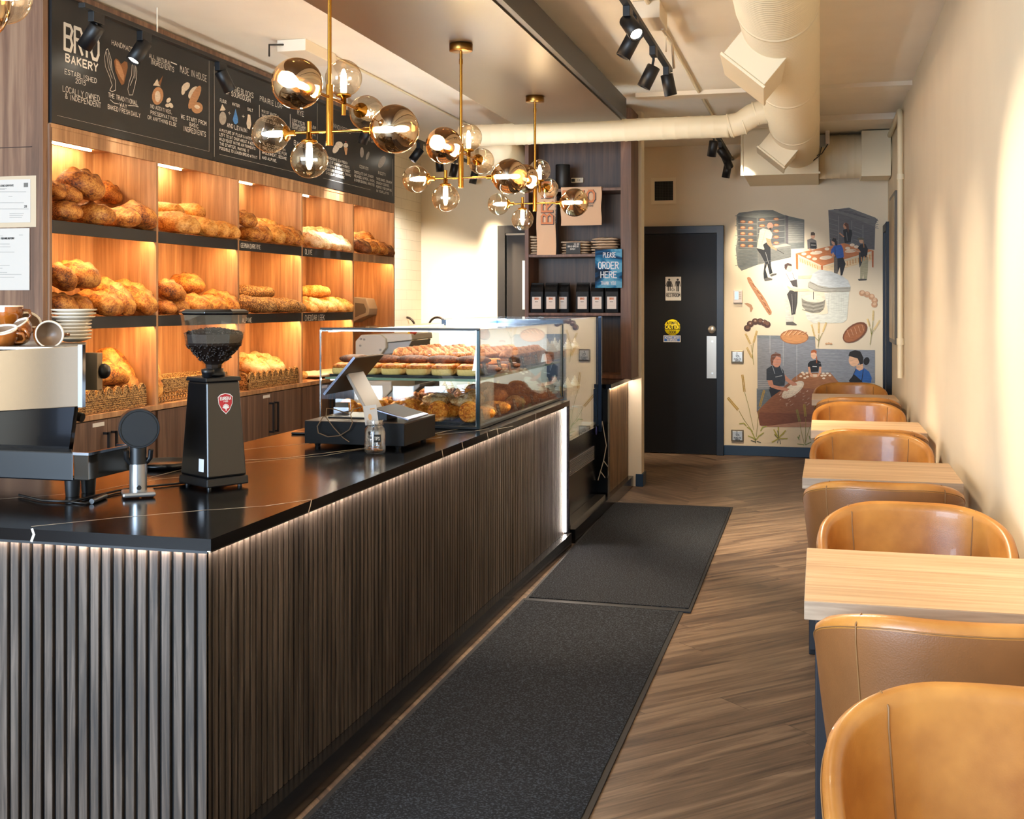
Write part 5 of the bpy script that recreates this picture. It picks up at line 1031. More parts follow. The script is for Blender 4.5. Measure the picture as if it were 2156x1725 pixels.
# ---- baskets
def basket_mat(name, c1, c2):
    m = mat(name, c1, .7); nt = m.node_tree; b = nt.nodes['Principled BSDF']; g = nt.nodes.new('ShaderNodeNewGeometry'); mp = nt.nodes.new('ShaderNodeMapping'); mp.inputs['Scale'].default_value = (110, 110, 150)
    nt.links.new(g.outputs['Position'], mp.inputs[0]); n = N(nt, 'ShaderNodeTexNoise', Scale=1.0, Detail=2.0, Roughness=.4); nt.links.new(mp.outputs[0], n.inputs['Vector'])
    r = nt.nodes.new('ShaderNodeValToRGB'); r.color_ramp.elements[0].position = .4; r.color_ramp.elements[1].position = .58; r.color_ramp.elements[0].color = (*hx(c2), 1); r.color_ramp.elements[1].color = (*hx(c1), 1)
    nt.links.new(n.outputs['Fac'], r.inputs['Fac']); nt.links.new(r.outputs[0], b.inputs['Base Color']); bp = N(nt, 'ShaderNodeBump', Strength=.8, Distance=.004); nt.links.new(n.outputs['Fac'], bp.inputs['Height']); nt.links.new(bp.outputs[0], b.inputs['Normal']); return m
BSK = basket_mat('basket_weave', 'c49a60', '5c3a18')
def wall_scallop(mb, a, b, z0, h, n, th, nrm):
    """scalloped wicker wall from a to b"""
    a = Vector(a); b = Vector(b); u = (b-a)/n; w = u.length; nrm = Vector(nrm)*th
    pts = [a+Vector((0, 0, z0)), b+Vector((0, 0, z0)), b+Vector((0, 0, z0+h))]
    for k in range(n-1, -1, -1):
        for j in range(9):
            t = PI*j/8; pts.append(a+u*(k+.5)+u*.48*math.cos(t)+Vector((0, 0, z0+h+w*.62*math.sin(t))))
    pts.append(a+Vector((0, 0, z0+h))); mb.prism(pts, nrm)
    for k in range(n):
        q = [a+u*(k+.5)+u*.40*math.cos(PI*j/8)+Vector((0, 0, z0+h+w*.54*math.sin(PI*j/8)))-nrm*.3 for j in range(9)]; mb.tube(q, .0045, 6)
    for k in range(1, int(h/.011)): mb.tube([a+Vector((0, 0, z0+k*.011))-nrm*.1, b+Vector((0, 0, z0+k*.011))-nrm*.1], .0045, 5)
def scallop_basket(y0, y1, x0, x1, h, n, m_, label):
    t = thing('wicker_basket', label, 'basket', ((x0+x1)/2, (y0+y1)/2, .9), group='scalloped wicker bread baskets')
    mb = MB(); wall_scallop(mb, (x1, y0, 0), (x1, y1, 0), .902, h, n, .008, (-1, 0, 0)); wall_scallop(mb, (x1, y0, 0), (x0, y0, 0), .902, h, m_, .008, (0, 1, 0)); wall_scallop(mb, (x1-.0, y1, 0), (x0, y1, 0), .902, h, m_, .008, (0, -1, 0))
    mb.box((x0, y0, .902), (x0+.008, y1, .902+h)); mb.build('weave', BSK, t)
    MB().box((x0+.008, y0+.008, .902), (x1-.008, y1-.008, .908)).build('base', BSK, t)
ya = onX(158, 890, XS0-.03).y; scallop_basket(max(ya, DIV[0]+.03), DIV[1]-.08, -3.86, XS0-.02, .08, 8, 4, 'scalloped wicker basket of big loaves in the first bay')
ya2 = DIV[2]+.13; yb2 = DIV[3]+.10
scallop_basket(onX(520, 800, XS0-.03).y, DIV[3]-.02, -3.80, XS0-.02, .065, 9, 3, 'scalloped wicker basket of small rolls in the third bay')
t = thing('wicker_basket', 'open weave empty wicker basket in the second bay', 'basket', (-3.7, (DIV[1]+DIV[2])/2, .9))
mb = MB(); y0, y1, x0, x1 = DIV[1]+.06, DIV[2]-.06, -3.84, XS0-.05
for k in range(3): z = .91+k*.025; mb.tube([(x0, y0, z), (x1, y0, z), (x1, y1, z), (x0, y1, z), (x0, y0, z)], .006, 6)
for k in range(8): z = .975+k*.008; mb.tube([(x0, y0, z), (x1, y0, z), (x1, y1, z), (x0, y1, z), (x0, y0, z)], .006, 6)
k = y0
while k < y1: mb.tube([(x1, k, .905), (x1, k, 1.03)], .005, 6).tube([(x0, k, .905), (x0, k, 1.03)], .005, 6); k += .03
k = x0
while k < x1: mb.tube([(k, y0, .905), (k, y0, 1.03)], .005, 6).tube([(k, y1, .905), (k, y1, 1.03)], .005, 6); k += .03
mb.build('weave', BSK, t); MB().box((x0, y0, .901), (x1, y1, .905)).build('base', BSK, t)
# paper bags lying in the fourth bay
def crumple(mb, c, sx, sy, sz, seed, mi=0):
    rnd = Vector((seed*3.1, seed*1.7, 0)); c = Vector(c)
    def fn(u, v):
        a = 2*PI*u; b = PI*v; q = sup(a, 4); p = Vector((q[0]*sx*math.sin(b), q[1]*sy*math.sin(b), sz*(math.cos(b)))); k = noise.noise(p*18+rnd)*.012
        return c+p+Vector((k, k*.6, abs(k)*.8 if v < .5 else 0))
    mb.grid(fn, 36, 14, mi, cu=True)
bagw = mat('bag_white', 'e8ddcc', .6, bump=.3, bscale=60)
for i, (px, dz) in enumerate(((665, 0), (705, 0))):
    p = onX(px, 790, XS0-.15); o = MB(); crumple(o, (p.x, p.y, .925), .13, .20 if i == 0 else .13, .022, i+1)
    tag(o.build('paper_bag_stack', bagw), ['crumpled stack of white bags left in the fourth bay', 'crumpled stack of white bags right, behind the tilted screen'][i], 'bags', 'white bags in the fourth bay')
# grey dispenser in the fifth bay
dp = thing('paper_dispenser', 'grey angular dispenser fixed at the end of the fifth bread bay', 'dispenser', (-3.8, 9.45, 1.3))
yy = DIV[5]-DT/2; PL = [onY(x, y, yy-.12) for x, y in ((747, 625), (778, 629), (785, 650), (783, 664), (765, 671), (748, 680))]
MB().prism([(max(p.x, -3.94), yy-.20, p.z) for p in PL], (0, .195, 0)).build('housing', mat('dispenser_grey', '8f8b86', .35), dp, bevel=.006)
c_ = sum(PL, Vector())/6; MB().prism([(c_.x+(max(p.x, -3.94)-c_.x)*.6, yy-.203, c_.z+(p.z-c_.z)*.55) for p in PL], (0, .004, 0)).build('window', mat('dispenser_dark', '5c5a58', .2), dp)
# framed certificate and notice on the walnut panel
YP = 4.84
def notice(x0, y0, x1, y1, label, lines, sleeve=None, logo=False):
    t = thing('notice', label, 'notice', tuple(onY((x0+x1)/2, y1, YP)))
    if sleeve: yface(MB(), *sleeve, YP-.003, .002).build('plastic_sleeve', mat('sleeve', 'c8b49a', .12), t)
    yface(MB(), x0, y0, x1, y1, YP-.005, .002).build('sheet', mat('paper_white', 'cdc6be', .7, spec=.1), t)
    s = MB()
    for (a, b, c) in lines: line2(s, [(a, b), (c, b)], .7, YP-.0056)
    if logo: yface(s, 50, 385, 59, 394, YP-.0056, .0003)
    s.build('print', mat('print_grey', '6c6862', .6), t); return t
t = notice(-30, 380, 64, 468, 'landscape licence certificate in a clear sleeve on walnut panel', [(-20, 397, 14), (-20, 399, 10), (-20, 404, 55), (18, 414, 26), (-20, 440, 60), (20, 450, 50), (20, 454, 48), (20, 458, 46), (-20, 427, 50)], (-34, 373, 76, 478), True)
s = MB(); a = onY(0, 393, YP-.0058); text_on(s, 'LICENCE CERTIFICATE', a, (1, 0, 0), (0, 0, 1), (0, -1, 0), onY(30, 393, YP).x-a.x, .008, .0015); a = onY(51, 437, YP-.0058); text_on(s, '28', a, (1, 0, 0), (0, 0, 1), (0, -1, 0), .014, .010, .002)
s.build('lettering', PRINT, t)
line_ = [(-20, 497, 6), (40, 495, 48), (-20, 514, 20), (-20, 520, 22), (-20, 531, 30), (-20, 559, 20), (-20, 565, 5), (-20, 574, 15), (-20, 578, 45), (-20, 584, 30)]
t = notice(-30, 482, 62, 611, 'tall white printed notice taped below the certificate', line_)
s = MB(); a = onY(2, 504, YP-.0058); text_on(s, 'FOOD HANDLING PERMIT', a, (1, 0, 0), (0, 0, 1), (0, -1, 0), onY(32, 504, YP).x-a.x, .008, .0015); s.build('lettering', PRINT, t)
# ============================================================ things on the counter
# ---- coffee grinder
GB = mat('grinder_black', '0b0b0d', .28, coat=.2); GP = mat('black_plastic', '0d0e11', .4)
gz = ZT; gb = onZ(437, 1030, gz)
gr = thing('coffee_grinder', 'tall black coffee grinder with clear hopper of beans on the counter', 'grinder', (-1.872, 3.40, gz), math.radians(60))
def frus(mb, b, t, z0, z1, mi=0):
    vs = [(x, y, z0) for x, y in b]+[(x, y, z1) for x, y in t]
    return mb.add(vs, [(3,2,1,0),(4,5,6,7),(0,1,5,4),(1,2,6,5),(2,3,7,6),(3,0,4,7)], mi)
rc = lambda w, d, ox=0, oy=0: [(-w/2+ox, -d/2+oy), (w/2+ox, -d/2+oy), (w/2+ox, d/2+oy), (-w/2+ox, d/2+oy)]
frus(MB(), rc(.15, .175), rc(.148, .172), .008, .035).build('foot_plate', GP, gr, local=True, bevel=.004)
frus(MB(), rc(.142, .165), rc(.118, .115), .035, .335).build('body', GB, gr, local=True, bevel=.007, seg=3)
frus(MB(), rc(.128, .125), rc(.124, .12), .335, .348).build('lid_plate', GP, gr, local=True, bevel=.003)
m = MB()
for sx in (-.055, .055):
    for sy in (-.065, .065): m.cyl((sx, sy, 0), (sx, sy, .01), .008, n=10)
m.build('rubber_foot', GP, gr, local=True)
MB().lathe([(0, .348), (.036, .348), (.036, .362), (.031, .364), (.031, .374), (0, .374)]).build('collar', GP, gr, local=True)
MB().lathe([(0, .348), (.013, .348), (.012, .358), (.02, .362), (.02, .375), (0, .376)], (-.048, -.045, 0)).build('adjust_knob', GP, gr, local=True)
HOPG = glassmat('hopper_plastic', (.97, .95, .92), (1, 1, 1), .06, .5)
h = MB().lathe([(.026, .372), (.03, .385), (.090, .448), (.093, .456), (.106, .545)], n=8, smooth=False).build('hopper', HOPG, gr, local=True)
MB().lathe([(0, .545), (.107, .545), (.112, .549), (.112, .556), (.098, .563), (0, .563)], n=8, smooth=False).build('hopper_lid', mat('lid_black', '0a0b0e', .12, coat=.4), gr, local=True, bevel=.002)
BEAN = mat('bean_dark', '1c1310', .42, spec=.4)
m = MB(); m.lathe([(0, .374), (.024, .374), (.026, .387), (.087, .448), (.090, .456), (.094, .484), (.06, .497), (.02, .502), (0, .502)], n=8, smooth=False)
rb = random.Random(3)
for k in range(760):
    if k < 260: r_ = .088*math.sqrt(rb.random()); a_ = rb.uniform(0, 2*PI); z_ = .486+.016*(1-(r_/.09)**1.4)+rb.uniform(-.002, .003)
    else: z_ = rb.uniform(.40, .487); a_ = rb.uniform(0, 2*PI); r_ = ((.034+(z_-.385)*.9 if z_ < .448 else .0905+(z_-.456)*.13)-.003)*.924/math.cos(a_ % (PI/4)-PI/8)
    p = Vector((r_*math.cos(a_), r_*math.sin(a_), z_)); q = Matrix.Rotation(rb.uniform(0, 6), 3, 'Z') @ Matrix.Rotation(rb.uniform(0, 6), 3, 'X')
    vs = [p+q @ Vector(v) for v in ((.0058, 0, 0), (0, .004, 0), (-.0058, 0, 0), (0, -.004, 0), (0, 0, .0032), (0, 0, -.0032))]
    m.add(vs, [(0, 1, 4), (1, 2, 4), (2, 3, 4), (3, 0, 4), (1, 0, 5), (2, 1, 5), (3, 2, 5), (0, 3, 5)], 0, True)
o = m.build('coffee_beans', BEAN, gr, local=True); o['kind'] = 'stuff'
# shield badge on the narrow face towards the shop
m = MB(); sl = (.165-.115)/2/.3
def fy(x, z, e=0): return Vector((x, -.0825+(z-.035)*sl-.0006-e, z))
def shield(mb, s, e, mi, cx=.004, cz=.268):
    pts = [(0, .030), (.018, .026), (.027, .018), (.025, -.004), (.014, -.024), (0, -.036), (-.014, -.024), (-.025, -.004), (-.027, .018), (-.018, .026)]
    mb.add([fy(cx+x*s, cz+z*s, e) for x, z in pts], [tuple(range(10))[::-1]], mi)
shield(m, 1.0, 0, 0); shield(m, .92, .0003, 1); shield(m, .84, .0006, 2)
text_on(m, 'EUREKA', fy(-.015, .277, .0010), (1, 0, 0), (0, 0, 1), (0, -1, 0), .038, .009, .002, None, 0, jit=0)
text_on(m, '1920', fy(-.004, .270, .0010), (1, 0, 0), (0, 0, 1), (0, -1, 0), .016, .004, .001, None, 0, jit=0)
for a_ in range(7):
    t_ = PI*(a_+.5)/7; m.ribbon(fy(.004, .249, .001), fy(.004+.011*math.cos(t_), .251+.012*math.sin(t_), .001), .0035, (0, -1, 0), 0)
m.ribbon(fy(.004, .244, .001), fy(.004, .251, .001), .004, (0, -1, 0), 0)
m.build('shield_badge', [mat('badge_white', 'e8e2e2', .3), mat('badge_rim', 'b01e34', .3), mat('badge_red', 'b5162c', .25)], gr, local=True, label='red shield badge with white lettering')
m = MB().add([(-.0716+.0, -.03, .055), (-.0716, -.06, .055), (-.0705, -.06, .095), (-.0705, -.03, .095)], [(0, 1, 2, 3)]); m.build('rating_label', mat('label_white', 'c9ccd2', .5), gr, local=True)
# ---- scale tamper: disc head on a silver column
tp = thing('tamping_press', 'black disc headed tamping press on silver column before the grinder', 'coffee tool', (*onZ(292, 1047, gz).xy, gz), math.radians(36))
MB().box((-.048, -.035, .004), (.048, .055, .018)).build('base', mat('silver_satin', 'a7a9ad', .28, .85), tp, local=True, bevel=.006)
MB().cyl((0, .02, .018), (0, .02, .098), .0255, n=32).build('column', MATS['silver_satin'], tp, local=True)
MB().cyl((0, .02, .098), (0, .02, .16), .0245, n=32).build('neck', GP, tp, local=True)
m = MB().lathe([(0, .002), (.0575, .002), (.058, .004), (.058, .075), (.054, .082), (0, .082)], (0, -.03, .208), (0, 1, 0), 48); m.build('head', mat('head_reflect_brown', '5d4334', .3, .7), tp, local=True)  # reflected wood put into the head's brown colour
MB().lathe([(0, -.001), (.051, -.001), (.0515, .0015), (.0535, .0015), (.054, -.003), (.057, -.003), (.0588, .001), (.0588, .012)], (0, -.0308, .208), (0, 1, 0), 64, smooth=False).build('face_disc', mat('disc_slate', '10171f', .4), tp, local=True)
for sx in (-1, 1):
    MB().tube([(sx*.022, .02, .10), (sx*.034, .015, .115), (sx*.036, .01, .14)], .008, 8).build('fork', GP, tp, local=True)
MB().cyl((0, -.018, .03), (0, -.007, .03), .007, n=12).build('plug', GP, tp, local=True)
# cable lying on the marble
def zpath(pts, z): return [Vector((*onZ(x, y, ZT).xy, z)) for x, y in pts]
tag(MB().tube(zpath([(40, 1046), (90, 1058), (150, 1060), (190, 1050), (250, 1036), (300, 1029), (350, 1024), (390, 1020), (415, 1018)], ZT+.005), .0035, 8).tube(zpath([(150, 1060), (180, 1064), (205, 1052), (240, 1043), (285, 1034)], ZT+.004), .003, 8).tube(zpath([(193, 1062), (222, 1050)], ZT+.008), .0075, 10).build('power_cable', mat('cable_black', '0b0c0f', .4)),
    'black power cable snaking between the coffee machine and the grinder', 'cable')
c = onZ(345, 984, ZT); t = thing('tamping_mat', 'round black tray behind the disc headed press', 'tray', (c.x, c.y, ZT))
MB().lathe([(0, .012), (.085, .012), (.095, .022), (.10, .022), (.098, .004), (.09, 0), (0, 0)], (c.x, c.y, ZT+.0005), n=36).build('dish', GB, t)
# ---- espresso machine at the left
MIR = mat('mirror_panel', 'bda58a', .1, .75); MIRD = mat('gloss_dark_panel', '1c1c20', .03, .6, coat=1)
em = thing('espresso_machine', 'large polished espresso machine cut by the left edge', 'coffee machine', (-2.5, 3.3, ZT))
MY = 3.08
def yf3(m, pts, d): return m.prism([onY(x, y, MY) for x, y in pts][::-1], (0, d, 0))
yf3(MB(), [(-160, 748), (172, 728), (172, 856), (-160, 876)], .014).build('back_panel', MIR, em, bevel=.002)
a = onY(172, 728, MY); b = onY(172, 856, MY)
MB().box((a.x-.012, MY-.0015, b.z-.003), (a.x+.003, MY+.0145, a.z+.003)).build('panel_trim', mat('trim_chrome', 'd7d8dc', .15, 1), em)
MB().box((-3.1, MY+.014, 1.13), (-2.47, MY+.42, a.z-.014)).build('body', mat('machine_body', '2a2a2c', .25, .6), em)
MB().prism([(-3.1, MY+.002, a.z-.014), (a.x-.002, MY+.002, a.z-.014), (a.x-.30, MY+.46, a.z-.014), (-3.1, MY+.46, a.z-.014)], (0, 0, .008)).build('cup_tray', STEEL, em)
Y2 = MY+.36; p0 = onY(172, 743, Y2); p1 = onY(205, 822, Y2)
MB().box((p0.x-.12, Y2, p1.z), (p1.x, Y2+.03, p0.z)).build('side_box', mat('side_panel', 'a8957c', .35, .4), em, bevel=.002)
MB().lathe([(0, 0), (.024, 0), (.026, .01), (.022, .02), (0, .024)], (p1.x-.004, Y2+.03, p0.z-.062), (1, 0, 0)).build('knob', GP, em)
yf3(MB(), [(-160, 878), (157, 857), (143, 962), (-160, 1000)], .02).build('splash_panel', MIRD, em)
MB().box((-3.1, MY+.02, .96), (-2.47, MY+.40, 1.14)).build('rear_frame', BLK, em)
q0 = onY(-160, 985, MY-.06); q1 = onY(155, 950, MY-.06); q2 = onY(155, 1014, MY-.06)
MB().prism([(-3.1, MY-.06, q2.z), (q1.x-.002, MY-.06, q2.z), (q1.x-.27, MY+.30, q2.z), (-3.1, MY+.30, q2.z)], (0, 0, q1.z-.004-q2.z)).build('base_housing', mat('base_navy', '06090f', .35), em, bevel=.004)
MB().box((q1.x-.003, MY-.055, q2.z+.004), (q1.x+.045, MY+.16, q1.z-.012)).build('drip_tray', mat('tray_steel', '6e665c', .12, .9), em, bevel=.002)
MB().box((q1.x-.003, MY-.06, q1.z-.012), (q1.x+.05, MY-.053, q1.z-.004)).box((q1.x-.003, MY+.16, q1.z-.012), (q1.x+.05, MY+.167, q1.z-.004)).box((q1.x+.043, MY-.055, q1.z-.012), (q1.x+.05, MY+.16, q1.z-.004)).build('tray_rim', mat('trim_chrome', 'd7d8dc'), em)
for x in (q1.x-.06, q1.x-.62):
    for y in (MY+.02, MY+.1): MB().cyl((x, y, ZT+.0005), (x, y, q2.z), .02, .024, 18).build('foot', BLK, em)
g_ = onY(165, 880, MY+.1); MB().tube([(g_.x-.07, MY+.1, g_.z+.02), (g_.x+.015, MY+.1, g_.z)], .014, 14).build('portafilter_handle', GP, em)
# cups and saucers on top
ZM = a.z-.006
CUPB = mat('cup_glaze_amber', '8a4a14', .1, coat=.8, var=.5, vscale=14); CUPW = mat('cup_rim_white', 'e6dccb', .25); CUPI = mat('cup_inside', '8d7560', .35)
def cup(px, py, Y, tilt, yaw, label, R=.043, H=.06, zc=None):
    p = onY(px, py, Y)
    t = thing('coffee_cup', label, 'cup', tuple(p), group='brown glazed coffee cups on the machine')
    M = Matrix.Translation(p) @ Matrix.Rotation(yaw, 4, 'Z') @ Matrix.Rotation(tilt, 4, 'X')
    def bl(m, n, mt):
        m.v = [M @ v for v in m.v]; return m.build(n, mt, t)
    h0 = -H/2
    bl(MB().lathe([(0, h0), (R*.55, h0), (R*.58, h0+.004), (R*.9, h0+H*.35), (R*1.04, h0+H*.65), (R, H/2-.003)], n=32), 'bowl', CUPB)
    bl(MB().lathe([(R, H/2-.003), (R+.001, H/2+.001), (R-.003, H/2+.002), (R-.005, H/2-.004)], n=32), 'rim', CUPW)
    bl(MB().lathe([(R-.005, H/2-.004), (R*.92, h0+H*.6), (R*.7, h0+H*.25), (0, h0+.008)], n=32), 'inside', CUPI)
    bl(MB().tube([(R*.95, 0, H*.28), (R*1.4, 0, H*.25), (R*1.5, 0, -.002), (R*1.3, 0, -H*.22), (R*.8, 0, -H*.25)], .005, 8), 'handle', CUPB)
    bl(MB().lathe([(0, h0-.003), (R*.5, h0-.003), (R*.52, h0), (0, h0)], n=24), 'foot_ring', CUPW)
cup(17, 664, 3.25, 0, .6, 'amber cup standing upright on top of the cup pile', .045, .06)
cup(37, 703, 3.22, .5, -.5, 'amber cup tilted toward us in the middle of the pile', .05, .062)
cup(100, 706, 3.22, 1.45, .85, 'brown cup lying on its side with white base ring facing us', .043, .058)
cup(8, 712, 3.16, .35, .2, 'brown cup nearest the left edge of the pile', .045, .058)
cup(58, 684, 3.34, .8, 1.2, 'small amber cup behind with its handle sticking up', .036, .05)
Ysa = 3.45; sp = onY(155, 700, Ysa)
for k in range(9):
    z = ZM+.004+k*.0118; rr = .058+(.002*k if k > 5 else 0)
    tag(MB().lathe([(0, 0), (.025, 0), (rr-.004, .010), (rr, .013), (rr-.003, .0155), (.03, .006), (0, .005)], (sp.x+(.001*((k*7) % 3)), sp.y, z), n=40).build('saucer', CUPW),
        ['lowest white saucer of the stack on the machine', 'white saucer second from bottom of the stack', 'white saucer third from bottom of the stack', 'white saucer fourth from bottom of the stack', 'white saucer in the middle of the stack', 'white saucer fourth from top of the stack', 'white saucer third from top of the stack', 'white saucer second from top of the stack', 'wide white saucer topmost on the stack beside the cups'][k], 'saucer', 'white saucers stacked on the machine')
# ---- cash drawer, screens, tip jar
cd = thing('cash_drawer', 'wide flat black cash drawer on small feet in front of the glass case', 'cash drawer', (-1.8, 4.62, ZT))
DX0, DX1, DY0, DY1 = -2.02, -1.592, 4.41, 4.80
MB().box((DX0, DY0, ZT+.014), (DX1, DY1, ZT+.105)).build('housing', mat('drawer_black', '08090c', .5, spec=.25), cd, bevel=.002)
MB().box((DX0-.001, DY0+.003, ZT+.100), (DX1+.001, DY1, ZT+.1065)).build('lid', mat('drawer_lid', '3a2f28', .45), cd, bevel=.001)
m = MB()
for x in (DX0+.04, DX1-.04):
    for y in (DY0+.04, DY1-.04): MB().cyl((x, y, ZT+.0005), (x, y, ZT+.015), .011, .013, 12).build('foot', GP, cd)
SLV = mat('tablet_silver', '75757c', .3, .7)
ZD_ = ZT+.107
pos = thing('pos_terminal', 'tilted silver touch screen till seen from behind on leaning stand', 'till', (-1.88, 4.62, ZD_))
ta, tb = Vector((-1.836, 4.50, 1.238)), Vector((-1.972, 4.50, 1.083)); wv = Vector((0, .33, 0)); nrm = (ta-tb).cross(wv).normalized()
if nrm.x < 0: nrm = -nrm
MB().prism([ta, ta+wv, tb+wv, tb], -nrm*.010).build('tablet', mat('tablet_back', '5e544c', .35, .5), pos, bevel=.004)
MB().prism([ta-Vector((0, .0012, 0)), ta, tb, tb-Vector((0, .0012, 0))], -nrm*.010).build('edge', mat('tablet_edge', '9aa2b8', .25, .8), pos)
cc = (ta+tb)/2+wv*.55; ud = (ta-tb).normalized(); m = MB()
for k in range(4):
    q = [(.014, .010), (.014, -.010), (-.014, -.010), (-.014, .010)]; a_ = q[k]; b_ = q[(k+1) % 4]
    m.ribbon(cc+nrm*.0006+ud*a_[0]+Vector((0, a_[1], 0)), cc+nrm*.0006+ud*b_[0]+Vector((0, b_[1], 0)), .002, nrm)
m.build('emblem', GP, pos)
MB().prism([(-1.905, 4.56, 1.165), (-1.905, 4.73, 1.165), (-1.805, 4.73, ZD_+.004), (-1.805, 4.56, ZD_+.004)], (.012, 0, .006)).build('stand', mat('stand_grey', 'a59a8e', .35, .3), pos, bevel=.002)
MB().box((-1.97, 4.53, ZD_), (-1.76, 4.76, ZD_+.006)).build('stand_base', GP, pos, bevel=.002)
ctb = thing('customer_tablet', 'small dark customer tablet lying tilted at the right of the till', 'tablet', (-1.64, 4.6, ZD_))
ua = Vector((-1.585, 4.44, ZD_+.006)); ub = Vector((-1.735, 4.44, ZD_+.045)); wv = Vector((0, .25, 0))
MB().prism([ua, ua+wv, ub+wv, ub], (0, 0, .007)).build('bezel', mat('tablet_edge', '9aa2b8'), ctb, bevel=.002)
MB().prism([ua+Vector((-.004, .004, .0072)), ua+wv+Vector((-.004, -.004, .0072)), ub+wv+Vector((.004, -.004, .0072)), ub+Vector((.004, .004, .0072))], (0, 0, .0006)).build('screen', mat('screen_black', '0c0c0e', .5, spec=.12), ctb)
MB().box((-1.74, 4.5, ZD_), (-1.70, 4.63, ZD_+.04)).build('support', GP, ctb)
t = thing('card_holder', 'clear acrylic card holder on the cash drawer behind the white cable', 'card holder', (*onZ(722, 872, ZD_).xy, ZD_))
c = onZ(722, 872, ZD_); MB().box((c.x-.035, c.y, ZD_), (c.x+.035, c.y+.003, ZD_+.065)).box((c.x-.035, c.y-.02, ZD_), (c.x+.035, c.y-.018, ZD_+.03)).box((c.x-.035, c.y-.02, ZD_), (c.x+.035, c.y+.003, ZD_+.003)).build('holder', glassmat('acrylic', (.86, .86, .90), (1, 1, 1), .05, .4), t)
MB().box((c.x-.03, c.y-.012, ZD_+.004), (c.x+.028, c.y-.006, ZD_+.05)).build('cards', mat('card_grey', '5d5850', .6), t)
def mixp(pts): return [onY(x, y, yy_) for x, y, yy_ in pts]
tag(MB().tube(mixp([(760, 858, 4.62), (745, 862, 4.52), (738, 872, 4.44), (742, 890, 4.39), (736, 905, 4.39), (715, 918, 4.39), (690, 920, 4.385), (670, 912, 4.385), (668, 898, 4.39), (680, 878, 4.40), (700, 874, 4.44)]), .0022, 7).tube(mixp([(735, 872, 4.47), (705, 862, 4.43), (688, 860, 4.39), (686, 878, 4.388), (702, 900, 4.39), (722, 922, 4.39), (735, 931, 4.385)]), .002, 7).build('charging_cable', mat('cable_cream', '6a5842', .5)), 'thin brown charging cable looping over the front of the cash drawer', 'cable')
JX, JY = -1.665, 4.28
jar = thing('tip_jar', 'clear glass tip jar with coins and a card in front of cash drawer', 'jar', (JX, JY, ZT))
JG = glassmat('jar_glass', (.95, .95, .95), (1, 1, 1), .12, .95)
MB().lathe([(0, .002), (.034, .002), (.040, .008), (.0415, .02), (.0415, .085), (.038, .098), (.031, .106), (.031, .112), (.034, .114), (.031, .118), (.034, .121), (.031, .125), (.033, .129), (.030, .131)], (JX, JY, ZT), n=36).build('glass', JG, jar)
MB().lathe([(.028, .13), (.028, .11), (.036, .098), (.0385, .085), (.0385, .02), (.035, .009), (0, .007)], (JX, JY, ZT), n=36).build('glass_inner', JG, jar)
COIN = mat('coin_gold', 'c98a52', .3, .8); rb = random.Random(5)
for k in range(9):
    x, y = JX+rb.uniform(-.02, .02), JY+rb.uniform(-.02, .02)
    tag(MB().lathe([(0, 0), (.012, 0), (.012, .0018), (0, .0018)], (x, y, ZT+.009+k*.0019), (rb.uniform(-.05, .05), rb.uniform(-.05, .05), 1), 18).build('coin', COIN), 'copper coloured coin in the bottom of the glass tip jar', 'coin', 'coins in the tip jar')
m = MB(); P0 = Vector((JX+.012, JY-.0425, ZT+.05))
m.add([(JX+.012, JY-.0422, ZT+.048), (JX+.036, JY-.030, ZT+.048), (JX+.036, JY-.030, ZT+.078), (JX+.012, JY-.0422, ZT+.078)], [(0, 1, 2, 3)]); m.build('tag', mat('tag_black', '0e0e0e', .6), jar)
m = MB(); u_ = Vector((.024, .0122, 0)).normalized(); text_on(m, 'TIPS', Vector((JX+.0145, JY-.0418, ZT+.057)), u_, (0, 0, 1), (.45, -.89, 0), .019, .012, .0016); m.build('lettering', CHK, jar)
t = thing('business_card', 'white card with a small orange drawing standing in the tip jar', 'card', (JX, JY, ZT+.1))
m = MB().box((-.026, -.0005, 0), (.026, .0005, .075)); M = Matrix.Translation((JX-.012, JY, ZT+.112)) @ Matrix.Rotation(-.14, 4, 'Y') @ Matrix.Rotation(.3, 4, 'Z'); m.v = [M @ v for v in m.v]; m.build('sheet', mat('paper_white', 'e6e0da'), t)
m = MB(); m.add([(-.004+.007*math.cos(q*.524), -.0009, .03+.013*math.sin(q*.524)) for q in range(12)], [tuple(range(12))]); m.box((.0, -.001, .058), (.018, -.0008, .063)); m.v = [M @ v for v in m.v]; m.build('drawing', mat('print_orange', 'dba468', .6), t)
p = onZ(628, 915, ZT); tag(MB().box((p.x-.03, p.y-.01, ZT+.0005), (p.x+.1, p.y+.05, ZT+.010)).build('phone', GB, None, bevel=.003), 'dark phone lying on marble left of the cash drawer', 'phone')
